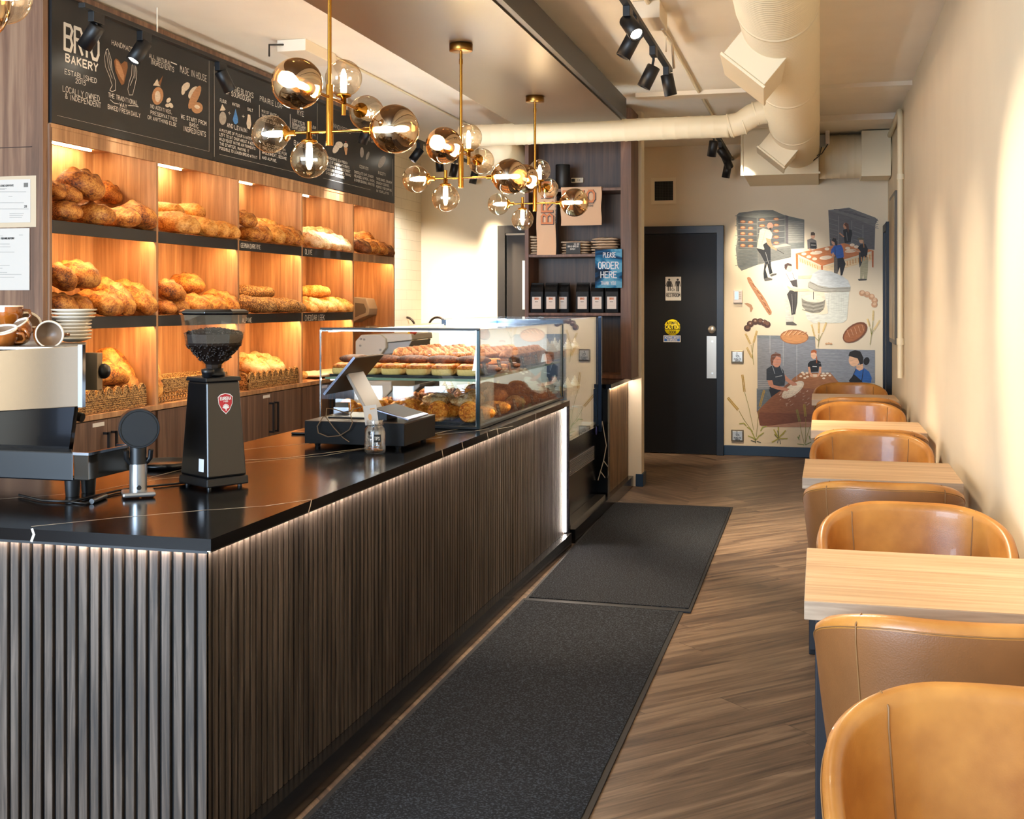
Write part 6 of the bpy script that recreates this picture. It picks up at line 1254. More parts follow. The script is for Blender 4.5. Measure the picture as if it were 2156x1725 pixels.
# ============================================================ pastries in the case
CRO = crust('crust_croissant', '9a4a10', 'd8831f', 'f6bb5c'); CRD = crust('crust_brown_braid', '5e2a10', '9c5320', 'c98542'); FOC = crust('crust_focaccia', '9c3e0c', 'd87a22', 'f4b55a')
CRB = crust('crust_muffin', '6e3818', 'a9683a', 'd39a66'); DRK = crust('crust_dark_loaf', '2e150c', '552c18', '7d4a2c'); YEL = mat('crumb_yellow', 'e8cf8a', .8, bump=.4, bscale=90)
CREAMW = mat('whipped_cream', 'f6f1e6', .5, bump=.1, bscale=80); CASEB = mat('cupcake_case', '8a5a3c', .7); FLK = crust('crust_flaky', '8d5a28', 'd6a05c', 'f7dfae', floury=.7)
def croissant_mesh(mb, L=.15, R=.034, bend=1.0, seg=7):
    def fn(u, v):
        s = 2*u-1; a = s*bend*1.2; c = Vector((math.sin(a)*L*.5, (1-math.cos(a))*L*.42, 0)); r = R*(max(.0, 1-abs(s)**2.2)**.55)*(1+.13*abs(math.sin(u*seg*PI)))
        t = Vector((math.cos(a), math.sin(a), 0)); n_ = Vector((-math.sin(a), math.cos(a), 0)); b = 2*PI*v
        return c+n_*r*math.cos(b)+Vector((0, 0, r*.9*math.sin(b)+R*.85))
    mb.grid(fn, 50, 16, cv=True); return mb
def spiral_mesh(mb):
    # snail seen end-on: a rolled ridge spiral on a puck
    mb.lathe([(0, 0), (.045, 0), (.052, .012), (.05, .03), (.03, .038), (0, .036)], n=32); q = []
    for k in range(70): a = k*.26; r = .004+.044*k/70; q.append((r*math.cos(a), r*math.sin(a), .036-.010*(k/70)**2))
    mb.tube(q, .0065, 8); return mb
def lump(mb, sx, sy, sz, seed, k_=.012, f=22, o=(0, 0, 0)):
    off = Vector((seed, seed*2.3, 0)); o = Vector(o)
    def fn(u, v):
        a = 2*PI*u; b = PI*v; p = Vector((sx*math.cos(a)*math.sin(b), sy*math.sin(a)*math.sin(b), sz*math.cos(b))); n_ = noise.noise(p*f+off)*k_+noise.noise(p*f*3+off)*k_*.35
        return p*(1+n_/max(.02, p.length))+Vector((0, 0, sz*.9))+o
    mb.grid(fn, 30, 15, cu=True); return mb
def braid_mesh(mb):
    for ph in (0, 2.09, 4.19):
        mb.tube([((k/24-.5)*.16, .017*math.sin(k*.75+ph), .022+.012*math.cos(k*.75+ph)) for k in range(25)], [.013*(.55+.45*math.sin(PI*k/24)) for k in range(25)], 10)
    return mb
def bun(mb, sx, sy, z0, z1, seed, mi, e=5, k_=.006):
    off = Vector((seed, 0, seed)); zc, hz = (z0+z1)/2, (z1-z0)/2
    def fn(u, v):
        q = sup(2*PI*u, e); b = PI*v; w = max(0, math.sin(b))**.35; p = Vector((sx*q[0]*w, sy*q[1]*w, zc+hz*math.copysign(abs(math.cos(b))**.6, math.cos(b)))); n_ = noise.noise(p*30+off)*k_
        return p*(1+n_/max(.03, p.length))
    mb.grid(fn, 36, 16, mi, cu=True); return mb
SRC = {}
def src(k, build, mats):
    o = build.build(k+'_mesh', mats); me = o.data; bpy.data.objects.remove(o); SRC[k] = me
src('croissant', croissant_mesh(MB()), CRO); src('brown_croissant', croissant_mesh(MB(), .14, .034, .7), CRD); src('snail', spiral_mesh(MB()), CRO); src('braid', braid_mesh(MB()), CRD)
src('danish', lump(MB(), .055, .05, .026, 4, .02, 34), FLK); src('scone', lump(MB(), .05, .045, .03, 9, .018, 30), FLK)
m = bun(MB(), .043, .048, 0, .04, 1, 0); bun(m, .046, .051, .026, .048, 5, 1, 4, .009); src('focaccia', m, [YEL, FOC])
src('dark_loaf', lump(MB(), .09, .035, .022, 12, .006, 18), DRK); src('slab', bun(MB(), .05, .035, 0, .032, 8, 0, 4, .008), FOC)
m = MB().lathe([(0, 0), (.026, 0), (.036, .045), (.03, .05)], n=20); lump(m, .045, .043, .026, 3, .016, 28, (0, 0, .038)); src('popover', m, CRB)
m = MB().lathe([(0, 0), (.026, 0), (.033, .03), (0, .031)], n=20); pr = []
for k in range(5): r = .034*(1-k/5.2); pr += [(r*.8, .03+k*.011), (r, .034+k*.011), (r*.9, .040+k*.011)]
m.lathe(pr+[(0, .095)], n=14, mi=1); src('cupcake', m, [CASEB, CREAMW])
def pastry(kind, x, y, z, rz, label, group, sc=1.0, tilt=0, cat='pastry'):
    nm = {'croissant': 'croissant', 'brown_croissant': 'croissant', 'snail': 'pastry_snail', 'braid': 'braided_pastry', 'danish': 'danish_pastry', 'scone': 'scone', 'focaccia': 'focaccia_slice', 'dark_loaf': 'dark_loaf', 'slab': 'cake_slice', 'popover': 'popover', 'cupcake': 'cupcake'}[kind]
    o = bpy.data.objects.new(nm, SRC[kind]); COL.objects.link(o); o.location = (x, y, z); o.rotation_euler = (tilt, 0, rz); o.scale = (sc,)*3; tag(o, label, cat, group); return o
TRAY = mat('tray_dark', '17181b', .3, .4)
def tray(x0, y0, x1, y1, z, label): tag(MB().box((x0, y0, z), (x1, y1, z+.006)).box((x0, y0, z+.006), (x1, y0+.005, z+.012)).box((x1-.005, y0, z+.006), (x1, y1, z+.012)).build('serving_tray', TRAY, None), label, 'tray')
ZB = CZ0+.001; xa, xb = CX0+.05, CX1-.06
for i, (yy0, yy1) in enumerate(((5.24, 5.62), (5.64, 6.02), (6.04, 6.42), (6.44, 6.96))): tray(xa-.02, yy0, xb+.035, yy1, ZB, f'black tray on the case floor, {ORD[i]} from the near end')
for i, (yy0, yy1) in enumerate(((5.24, 5.70), (5.72, 6.2), (6.22, 6.7))): tray(xa-.02, yy0, xb+.03, yy1, SZ, f'black tray on the glass shelf, {ORD[i]} from the near end')
rb = random.Random(11); z = ZB+.007
pc_n = {}
def plab(look, where):
    return f'{look}, {where}'
kinds = [('snail', 5.29), ('croissant', 5.40), ('danish', 5.52), ('croissant', 5.70), ('brown_croissant', 5.80), ('braid', 5.92), ('scone', 6.09), ('brown_croissant', 6.2), ('braid', 6.34), ('brown_croissant', 6.5), ('braid', 6.64), ('cupcake', 6.78), ('cupcake', 6.90)]
RN = ['first', 'second', 'third', 'fourth', 'fifth', 'sixth', 'seventh', 'eighth', 'ninth', 'tenth', 'eleventh', 'twelfth', 'thirteenth']
CN = ['at the glass front', 'second from the glass front', 'third from the glass front', 'fourth from the glass front', 'at the staff side']
look = {'snail': 'golden rolled pastry', 'croissant': 'golden croissant', 'danish': 'flaky sugared danish', 'brown_croissant': 'brown croissant', 'braid': 'dark braided pastry', 'scone': 'floury scone', 'cupcake': 'white cream cupcake', 'focaccia': 'square focaccia slice with yellow crumb', 'dark_loaf': 'small dark loaf', 'slab': 'orange cake slice', 'popover': 'tall brown popover'}
for r_, (kd, yy) in enumerate(kinds):
    for c_ in range(5):
        x = xb-.01-c_*.152; y = yy+rb.uniform(-.008, .008); rz = {'snail': .0, 'croissant': .3, 'brown_croissant': .2, 'braid': 1.3, 'cupcake': 0}.get(kd, .5)+rb.uniform(-.3, .3)
        lb = f'{look[kd]}, {CN[c_]}, {RN[r_]} row on the case floor'
        if kd == 'snail': o = pastry(kd, x, yy, z+.045, 0, lb, 'pastries on the case floor', 1.0, PI/2-.35)
        else: pastry(kd, x, y, z+(.002 if kd != 'cupcake' else 0), rz, lb, 'pastries on the case floor', 1.1 if kd != 'cupcake' else 1.0)
# second layer piled on the brown rows
for i, (x, y, kd) in enumerate([(xb-.09, 5.46, 'danish'), (xb-.24, 5.48, 'danish'), (xb-.10, 5.62, 'scone'), (xb-.25, 5.60, 'danish'), (xb-.02, 5.76, 'brown_croissant'), (xb-.16, 5.74, 'croissant'), (xb-.05, 5.87, 'brown_croissant'), (xb-.2, 5.86, 'braid'), (xb-.07, 6.1, 'brown_croissant'), (xb-.22, 6.1, 'brown_croissant'), (xb-.05, 6.26, 'braid'), (xb-.2, 6.28, 'brown_croissant'), (xb-.07, 6.42, 'brown_croissant'), (xb-.22, 6.44, 'braid')]):
    pastry(kd, x, y, z+.058, rb.uniform(-.4, .6), f'{look[kd]} piled on top, {(RN+["fourteenth"])[i]} counting from the near end of case', 'pastries piled on the case floor', 1.1)
zs = SZ+.007
up = [('focaccia', 5.29), ('focaccia', 5.40), ('dark_loaf', 5.53), ('slab', 5.64), ('slab', 5.78), ('dark_loaf', 5.9), ('popover', 6.02), ('popover', 6.13), ('popover', 6.25), ('popover', 6.37), ('popover', 6.5), ('popover', 6.62)]
for r_, (kd, yy) in enumerate(up):
    ncol = 6 if kd == 'focaccia' else 5
    for c_ in range(ncol):
        x = xb-.015-c_*(.125 if kd == 'focaccia' else .150); zz = zs+(.001)
        cn = (CN[:4]+['fifth from the glass front', 'at the staff side']) if ncol == 6 else CN
        pastry(kd, x, yy, zz, (0 if kd in ('focaccia', 'slab') else PI/2 if kd == 'dark_loaf' and 0 else rb.uniform(-.2, .2)), f'{look[kd]}, {cn[c_]}, {RN[r_]} row on glass shelf', 'pastries on the glass shelf', 1.15 if kd in ('focaccia', 'popover') else 1.05)
for i in range(5): pastry('dark_loaf', xb-.03-i*.15, 5.41, zs+.052, .1, f'small dark loaf lying on focaccia, {CN[i]}', 'dark loaves on the focaccia', 1.0)
for i in range(4): pastry('slab', xb-.03-i*.15, 5.72, zs+.034, .1, f'orange cake slice stacked on the others, {CN[i]}', 'pastries on the glass shelf', 1.0)
# fridge contents
fi = 0
for zz, nm in ((.86, 'lower'), (1.12, 'upper')):
    for r_ in range(4):
        for c_ in range(4):
            pastry('cupcake', FX-.12-c_*.14, 7.25+r_*.24, zz+.001, 0, f'white cream cupcake, {CN[c_]}, {RN[r_]} row, {nm} shelf of refrigerated case', 'cupcakes in the refrigerated case', 1.15)
for i in range(6):
    for j in range(2):
        x = FX-.1-j*.14; y = 7.2+i*.15
        t = tag(MB().cyl((x, y, .622), (x, y, .76), .03, .036, 16).build('drink_cup', mat('cup_pale_blue', '9fc6d8', .2)), f'pale blue drink cup, {RN[i]} in the {["front", "rear"][j]} line on the refrigerated deck', 'cup', 'pale cups in the refrigerated case')
# price tags
TB = mat('tag_slate', '1f2020', .6)
for zz, ys, nm in ((zs+.006, (5.36, 5.62, 5.85, 6.10, 6.40, 6.68), 'glass shelf'), (ZB+.013, (5.30, 5.42, 5.60, 5.74, 5.92, 6.1, 6.3, 6.5, 6.72), 'case floor')):
    for i, y in enumerate(ys):
        x = xb+.062-.012; t = thing('price_tag', f'black price tag, {RN[i]} from the near end along the {nm}', 'price tag', (x, y, zz), group='black price tags in the case')
        M = Matrix.Translation((x, y, zz-.006)) @ Matrix.Rotation(-.25, 4, 'Y') @ Matrix.Rotation(-.1, 4, 'X')
        m = MB().box((-.001, -.026, 0), (.001, .026, .066)); m.v = [M @ v for v in m.v]; m.build('card', TB, t)
        m = MB()
        for k, s_ in enumerate((('HAM &', 'CHEESE', '4.25') if i % 2 else ('PLAIN', 'ROLL', '3.50'))): text_on(m, s_, (.0014, -.02, .046-k*.018), (0, 1, 0), (0, 0, 1), (1, 0, 0), .036, .010, .0013)
        m.v = [M @ v for v in m.v]; m.build('lettering', CHK, t)
# ============================================================ things behind the counter
YM = 7.75
SLW = mat('slicer_white', 'cdc4b8', .3); SLG = mat('slicer_grey', '9b9691', .3, .3)
t = thing('bread_slicer', 'white and grey bread slicing machine behind the glass case', 'machine', tuple(onY(800, 870, YM))[:2]+(0,))
def YP_(pts, Y, d, nm, mt, bev=.006): return MB().prism([onY(x, y, Y) for x, y in pts][::-1], (0, d, 0)).build(nm, mt, t, bevel=bev)
YP_([(748, 719), (760, 705), (800, 704), (812, 714), (812, 733), (800, 748), (790, 800), (748, 800)], YM, .5, 'side_plate', SLW)
YP_([(800, 703), (866, 703), (868, 716), (810, 722)], YM+.03, .45, 'hood', SLW)
YP_([(812, 722), (868, 717), (842, 766), (828, 768), (838, 744), (803, 748)], YM+.04, .42, 'chute', SLG)
YP_([(745, 800), (824, 803), (824, 822), (806, 842), (804, 862), (745, 862)], YM+.02, .5, 'base_cover', SLW)
YP_([(806, 838), (826, 822), (884, 808), (884, 814), (862, 836), (806, 850)], YM+.05, .35, 'outfeed_tray', SLG)
a, b = onY(747, 862, YM+.03), onY(812, 862, YM+.03); MB().box((a.x, YM+.05, 0), (b.x, YM+.5, a.z+.01)).build('stand', SLG, t)
m = MB()
for x, y in ((760, 714), (767, 715), (759, 728), (801, 737)): p = onY(x, y, YM); m.cyl((p.x, YM-.006, p.z), (p.x, YM, p.z), .008, n=12)
m.build('bolt', SLG, t)
p = onY(866, 704, YM+.1); MB().lathe([(0, 0), (.016, 0), (.016, .02), (.024, .024), (.024, .04), (0, .044)], (p.x, p.y, p.z), (.6, -.3, .6)).build('stop_button', mat('stop_red', 'd2452a', .3), t); MB().lathe([(0, 0), (.026, 0), (.026, .018), (0, .018)], (p.x-.008, p.y, p.z-.008), (.6, -.3, .6)).build('button_collar', mat('collar_yellow', 'e8b81c', .4), t)

# ---- sink counter at the back wall
ZK = .90; YK0, YK1 = 10.85, 11.53
k = thing('sink_cabinet', 'steel topped sink cabinet against the far wall behind the glass case', 'cabinet', (-3.1, 11.2, 0))
MB().box((-3.94, YK0, ZK-.03), (-2.35, YK1, ZK)).build('worktop', STEEL, k); MB().box((-3.93, YK0+.02, .05), (-2.37, YK1, ZK-.03)).build('body', mat('cabinet_grey', '6d6a66', .5), k); MB().box((-3.9, YK0+.05, 0), (-2.4, YK1, .05)).build('plinth', BLK, k)
FAU = mat('faucet_bronze', '3c3026', .3, .7)
for px, lb in ((855, 'left dark gooseneck faucet above the glass case'), (921, 'right bronze gooseneck faucet above the glass case')):
    c = onY(px, 668, 11.1); R_f = .088; t = thing('faucet', lb, 'faucet', (c.x-R_f, 11.1, ZK))
    z1 = c.z-R_f-.002
    MB().tube([(c.x-R_f, 11.1, ZK), (c.x-R_f, 11.1, z1)]+[(c.x-R_f*math.cos(q*PI/12), 11.1, z1+R_f*math.sin(q*PI/12)) for q in range(1, 12)]+[(c.x+R_f, 11.1, z1), (c.x+R_f+.008, 11.1, z1-.05)], .011, 12).build('neck', FAU, t)
    MB().cyl((c.x+R_f+.008, 11.1, z1-.14), (c.x+R_f+.006, 11.1, z1-.05), .017, .013, 14).build('spray_head', FAU, t)
    MB().lathe([(0, 0), (.028, 0), (.028, .01), (.014, .02), (.013, .06), (0, .06)], (c.x-R_f, 11.1, ZK)).build('base', FAU, t)
def Yb(x0, y0, x1, y1, Y, d): a = onY(x0, y0, Y); b = onY(x1, y1, Y); return (a.x, Y, b.z), (b.x, Y+d, a.z)
a = onY(879, 767, 10.95); b = onY(879, 735, 10.95)
t = thing('red_bucket', 'red plastic bucket with white handle beyond the focaccia', 'bucket', (a.x, 11.0, ZK+.001))
MB().lathe([(0, .002), (.082, .002), (.098, .145), (.104, .146), (.104, .154), (.097, .154), (.08, .008), (0, .008)], (a.x, 11.0, ZK), n=32).build('pail', mat('bucket_red', 'd23a26', .4), t)
MB().tube([(a.x+.1, 11.0, ZK+.145), (a.x+.12, 10.92, ZK+.08), (a.x+.11, 10.88, ZK+.03), (a.x+.09, 10.9, ZK+.01)], .004, 6).build('handle', WM, t)
p0, p1 = Yb(903, 742, 948, 762, 10.95, .3)
t = thing('blue_crate', 'blue slotted plastic crate right of the red bucket', 'crate', (p0[0], 11.1, ZK+.001)); zb, zc2 = ZK+.001, ZK+.125; m = MB(); CB = mat('crate_blue', '2f7fb0', .4)
m.box((p0[0], 10.95, zb), (p1[0]+.02, 10.958, zb+.065)).box((p0[0], 10.95, zc2-.02), (p1[0]+.02, 10.958, zc2)).box((p0[0], 10.958, zb), (p0[0]+.008, 11.2, zc2)).box((p1[0]+.012, 10.958, zb), (p1[0]+.02, 11.2, zc2)).box((p0[0], 11.19, zb), (p1[0]+.02, 11.2, zc2)).box((p0[0], 10.95, zb), (p1[0]+.02, 11.2, zb+.006))
for q in range(5): x = p0[0]+(p1[0]+.02-p0[0]-.012)*q/4; m.box((x, 10.949, zb+.06), (x+.012, 10.957, zc2-.01))
m.build('shell', CB, t)
p0, p1 = Yb(924, 724, 950, 740, 11.1, .1); t_ = tag(MB().box((p0[0], 11.3, ZK+.001), (p1[0], 11.42, p1[2]+.05)).build('yellow_tub', mat('tub_yellow', 'e2c51e', .4), None, bevel=.006), 'yellow tub behind the blue crate', 'tub')
p0, p1 = Yb(944, 700, 978, 765, 10.9, .3); tag(MB().box((p0[0], 10.95, ZK+.001), (p1[0], 11.25, p1[2])).box((p0[0], 10.95, ZK+.0011), (p1[0], 11.25, onY(950, 700, 10.95).z)).build('knife_block', mat('box_slate', '2c3338', .5), None, bevel=.004), 'tall dark slate box on the sink counter right of the crate', 'box')
# ============================================================ coffee shelf by the counter end
XA, XBR = onY(1105, 600, 9.0).x, onY(1329, 600, 9.0).x; YS0, YS1 = 9.0, 9.36
sh = thing('coffee_shelf', 'tall dark walnut display shelf of coffee bags and totes on the side counter', 'shelving', ((XA+XBR)/2, 9.2, ZT+.002))
WR = wood('walnut_red', '4c3122', '7d5a42', '644432', (30, 30, 1.3), .5)
MB().box((XA, YS0, ZT+.002), (XA+.03, YS1, 2.97)).box((XBR-.082, YS0-.001, ZT+.002), (XBR, YS1, 2.97)).build('side_panel', WR, sh, bevel=.001)
MB().box((XA+.03, YS1-.012, ZT+.002), (XBR-.082, YS1-.001, 2.97)).build('back_panel', DARKW, sh)
LV = [onY(1200, y, YS0).z for y in (659, 535, 397)]
for z_ in LV: MB().box((XA+.03, YS0+.004, z_-.022), (XBR-.082, YS1-.012, z_)).build('shelf_board', WR, sh, bevel=.001)
MB().box((XA+.03, YS0+.004, ZT+.002), (XBR-.082, YS1-.012, ZT+.03)).build('bottom_board', WR, sh)
# coffee bags
BAGM = mat('bag_black', '08090c', .5, spec=.2, bump=.35, bscale=30); BRO = mat('brand_orange', 'c06a2c', .5)
def cbag(px, Y, label, w=.105, h=.235):
    x = onY(px, 640, Y).x; z0 = LV[0]+.001
    t = thing('coffee_bag', label, 'bag', (x, Y, z0), group='black coffee bags on the walnut shelf')
    rows = [(0, 1, .036), (.03, 1, .04), (h*.7, .98, .036), (h*.85, .97, .022), (h*.95, .96, .007), (h, .96, .006)]; m = MB()
    for i, (z, sx, dy) in enumerate(rows): pass
    vs = []
    for z, sx, dy in rows: vs += [(x-w/2*sx, Y-dy+.036, z0+z), (x+w/2*sx, Y-dy+.036, z0+z), (x+w/2*sx, Y+dy+.036, z0+z), (x-w/2*sx, Y+dy+.036, z0+z)]
    fs = [(3, 2, 1, 0)]+[(i*4+j, i*4+(j+1) % 4, i*4+4+(j+1) % 4, i*4+4+j) for i in range(5) for j in range(4)]+[(20, 21, 22, 23)]
    m.add(vs, fs); m.build('pouch', BAGM, t, bevel=.003)
    MB().box((x-.036, Y-.0052, z0+.03), (x+.036, Y-.0035, z0+.125)).build('label', mat('bag_label', 'ded4cc', .5), t)
    m = MB(); text_on(m, 'BRIO', (x-.015, Y-.0058, z0+.103), (1, 0, 0), (0, 0, 1), (0, -1, 0), .03, .014, .004, jit=0); m.build('brand_lettering', BRO, t)
    m = MB(); text_on(m, 'ROAST', (x-.012, Y-.0058, z0+.083), (1, 0, 0), (0, 0, 1), (0, -1, 0), .024, .006, .0015, jit=0); m.box((x-.02, Y-.0056, z0+.06), (x+.02, Y-.0054, z0+.0605)); m.build('small_print', PRINT, t)
for px, Y, lb in ((1130, 9.03, 'black coffee bag at far left on the walnut shelf'), (1160, 9.03, 'black coffee bag second from left on the walnut shelf'), (1184, 9.1, 'black coffee bag set back between the two labelled groups'),
                  (1226, 9.03, 'black coffee bag third labelled from left, beside the gap'), (1257, 9.03, 'black coffee bag second from right on the walnut shelf'), (1288, 9.03, 'black coffee bag at far right under the blue sign')): cbag(px, Y, lb)
# folded totes on the middle shelf
LIN = mat('linen_kraft', 'd0b598', .8, bump=.4, bscale=50)
def fold(px0, px1, n, label0, Y=9.06):
    a = onY(px0, 500, Y).x; b = onY(px1, 500, Y).x
    for i in range(n):
        z = LV[1]+.010+i*.0215; o = MB(); crumple(o, ((a+b)/2+(.004 if i % 2 else -.004), Y+.09, z), (b-a)/2, .09, .0105, i+px0)
        tag(o.build('folded_tote', LIN), f'{label0}, {(RN+["x"])[i]} from the shelf up', 'tote bag', 'folded tote bags on the middle walnut shelf')
fold(1114, 1133, 7, 'folded linen tote, small stack behind the hanging tote'); fold(1180, 1240, 5, 'folded linen tote, middle stack'); fold(1243, 1300, 6, 'folded linen tote, right stack')
TOTE = mat('tote_kraft', 'cfa988', .75, bump=.1, bscale=150)
def hang_tote(x0, y0, x1, y1, label, vertical):
    Y = 8.985; a = onY(x0, y0, Y); b = onY(x1, y1, Y); t = thing('hanging_tote', label, 'tote bag', ((a.x+b.x)/2, Y, b.z))
    def fn(u, v):
        z = a.z+(b.z-a.z)*v; return Vector((a.x+(b.x-a.x)*u+.004*math.sin(v*9), Y-.003+.006*math.sin(u*6+v*4), z))
    m = MB(); m.grid(fn, 10, 14); m.grid(lambda u, v: fn(u, v)+Vector((0, .009, 0)), 10, 14)
    m.add([fn(i/9, 1) for i in range(10)]+[fn(i/9, 1)+Vector((0, .009, 0)) for i in range(10)], [(i, i+1, 11+i, 10+i) for i in range(9)]); m.box((a.x, Y, LV[2]-.001+.002), (b.x, Y+.25, LV[2]+.008)); m.build('cloth', TOTE, t)
    dk = MB(); og = MB(); Yt = Y-.0105
    if vertical:
        o_ = onY(1163, 470, Yt)
        text_on(dk, 'BRIO', (o_.x+.003, Yt, o_.z-.003), (0, 0, 1), (-1, 0, 0), (0, -1, 0), .32, .085, .022, jit=0, gap=1.2); text_on(og, 'BRIO', (o_.x, Yt-.001, o_.z), (0, 0, 1), (-1, 0, 0), (0, -1, 0), .32, .085, .015, jit=0, gap=1.2)
        text_on(dk, 'ARTISAN BAKED GOODS', (o_.x+.035, Yt, o_.z), (0, 0, 1), (-1, 0, 0), (0, -1, 0), .30, .012, .0025, jit=0)
    else:
        o_ = onY(1186, 426, Yt); e = onY(1251, 426, Yt)
        text_on(dk, 'BRIO', (o_.x+.003, Yt, o_.z-.003), (1, 0, 0), (0, 0, 1), (0, -1, 0), e.x-o_.x, .085, .022, jit=0, gap=1.2); text_on(og, 'BRIO', (o_.x, Yt-.001, o_.z), (1, 0, 0), (0, 0, 1), (0, -1, 0), e.x-o_.x, .085, .015, jit=0, gap=1.2)
        o2 = onY(1190, 436, Yt); text_on(dk, 'ARTISAN BAKED GOODS', (o2.x, Yt, o2.z), (1, 0, 0), (0, 0, 1), (0, -1, 0), .22, .012, .0025, jit=0)
    dk.build('lettering_shadow', PRINT, t); og.build('lettering', BRO, t)
hang_tote(1130, 397, 1170, 537, 'narrow kraft tote with sideways orange lettering hanging from the top shelf', True)
hang_tote(1181, 397, 1266, 474, 'wide kraft tote hanging behind the farthest chandelier globe', False)
c = onY(1185, 395, 9.1); tag(MB().lathe([(0, 0), (.055, 0), (.058, .004), (.058, .185), (.055, .19), (0, .19)], (c.x, 9.1, LV[2]+.009), n=32).build('speaker', mat('speaker_black', '0c0c0d', .5)), 'black cylindrical speaker standing on the top walnut shelf', 'speaker')
p = onY(1216, 380, YS1-.02); t = thing('outlet_strip', 'white outlet strip on the walnut back panel right of the speaker', 'outlet', (p.x, YS1-.02, p.z))
MB().box((p.x-.05, YS1-.035, p.z-.02), (p.x+.05, YS1-.012, p.z+.02)).build('plate', WM, t, bevel=.005); MB().box((p.x-.045, YS1-.05, p.z-.012), (p.x-.018, YS1-.034, p.z+.012)).build('plug', GP, t, bevel=.003)
MB().box((p.x+.005, YS1-.0362, p.z-.008), (p.x+.008, YS1-.0350, p.z+.008)).box((p.x+.02, YS1-.0362, p.z-.008), (p.x+.023, YS1-.0350, p.z+.008)).build('socket_slot', PRINT, t)
# shelf sign card
Y = 9.03; t = thing('shelf_card', 'small black chalk card in front of the folded totes', 'sign', (onY(1209, 528, Y).x, Y, LV[1]+.001))
a = onY(1192, 511, Y); b = onY(1222, 528, Y); MB().box((a.x, Y, LV[1]+.001), (b.x, Y+.003, a.z)).build('card', TB, t); m = MB()
for i, s_ in enumerate(('$10.00', 'BRIO BREAD', 'BAG!')): w_ = (b.x-a.x)*(.35 if i != 1 else .75); text_on(m, s_.replace('$', ''), (a.x+(b.x-a.x)*(.55 if i == 0 else .12 if i == 1 else .3), Y-.0008, a.z-.018-i*.019), (1, 0, 0), (0, 0, 1), (0, -1, 0), w_, .012, .0018)
m.build('lettering', CHK, t)
# blue order sign fixed to the shelf edge
Y = 8.965; t = thing('order_sign', 'blue wave patterned order here sign hanging at the walnut shelf edge', 'sign', tuple(onY(1281, 607, Y)))
a = onY(1253, 525, Y); b = onY(1309.5, 606, Y)
sm = mat('sign_waves', '1b5f8c', .6, spec=.15); nt = sm.node_tree; bb = nt.nodes['Principled BSDF']; g = nt.nodes.new('ShaderNodeNewGeometry'); mp = nt.nodes.new('ShaderNodeMapping'); mp.inputs['Scale'].default_value = (4, 4, 9); mp.inputs['Rotation'].default_value = (0, .6, 0)
nt.links.new(g.outputs['Position'], mp.inputs[0]); n = N(nt, 'ShaderNodeTexNoise', Scale=1.0, Detail=3.0, Distortion=1.6); nt.links.new(mp.outputs[0], n.inputs['Vector'])
r = nt.nodes.new('ShaderNodeValToRGB'); e = r.color_ramp.elements; e[0].position = .36; e[1].position = .64; e[0].color = (*hx('071628'), 1); e[1].color = (*hx('5a98b8'), 1); q_ = e.new(.46); q_.color = (*hx('0f3c62'), 1); q_ = e.new(.55); q_.color = (*hx('1f6a94'), 1); nt.links.new(n.outputs['Fac'], r.inputs['Fac']); nt.links.new(r.outputs[0], bb.inputs['Base Color'])
MB().box((a.x, Y, b.z), (b.x, Y+.004, a.z)).build('panel', sm, t)
MB().box(((a.x+b.x)/2-.012, Y+.004, a.z-.05), ((a.x+b.x)/2+.02, YS0, a.z-.02)).build('bracket', GP, t)
m = MB()
for s_, x0, x1, yb2, h, w_ in (('PLEASE', 1270, 1296, 542, .036, .0045), ('ORDER', 1260, 1302, 566, .05, .0068), ('HERE', 1265, 1298, 585, .046, .0068), ('THANK YOU', 1265, 1296, 600, .026, .0035)):
    q = onY(x0, yb2, Y-.001); text_on(m, s_, q, (1, 0, 0), (0, 0, 1), (0, -1, 0), onY(x1, yb2, Y-.001).x-q.x, h, w_, jit=.1)
m.build('lettering', mat('sign_silver', 'b9bcc0', .35), t)
# ============================================================ tables and chairs
TOPW = wood('table_oak', 'b08d69', 'd3b591', 'c3a27c', (1.6, 34, 34), .42, .7, bump=.05)
TEDGE = wood('table_edge', '8f7c68', 'b7a38c', None, (3, 60, 60), .5, .5)
def table(x0, y0, w, d, rz, label, dark=False):
    t = thing('cafe_table', label, 'table', (x0+w/2, y0+d/2, 0), rz, group='square oak cafe tables along the wall')
    MB().box((-w/2, -d/2, .705), (w/2, d/2, .7495)).build('edge_band', TEDGE, t, local=True, bevel=.002)
    MB().box((-w/2+.001, -d/2+.001, .7490), (w/2-.001, d/2-.001, .7505)).build('tabletop', TOPW, t, local=True)
    LG = mat('leg_aubergine', '15131a', .5)
    for sx in (-1, 1):
        x = sx*(w/2-.045)
        MB().box((x-.02, -.2, .0), (x+.02, -.16, .70)).box((x-.02, .16, .0), (x+.02, .2, .70)).box((x-.0199, -.2, .0), (x+.0199, .2, .025)).build('leg', LG, t, local=True, bevel=.003)
    MB().box((-w/2+.03, -.2, .68), (w/2-.03, .2, .705)).build('frame', LG, t, local=True)
    return t
table(-.035, 2.90, .62, .63, 0, 'nearest oak cafe table, cut by the right edge')
table(-.065, 4.95, .62, .61, math.radians(-.5), 'second nearest oak cafe table with its left corner clear of chairs')
table(-.045, 6.83, .62, .60, 0, 'third oak cafe table, between the bright tan chair and dark chairs')
table(-.055, 9.02, .62, .60, 0, 'farthest oak cafe table by the black side door')
LEA = bpy.data.materials.new('tan_leather'); LEA.use_nodes = True
nt = LEA.node_tree; L = nt.links.new; b = nt.nodes['Principled BSDF']; tc = nt.nodes.new('ShaderNodeTexCoord')
n = N(nt, 'ShaderNodeTexNoise', Scale=4.0, Detail=4.0, Roughness=.6); L(tc.outputs['Object'], n.inputs['Vector'])
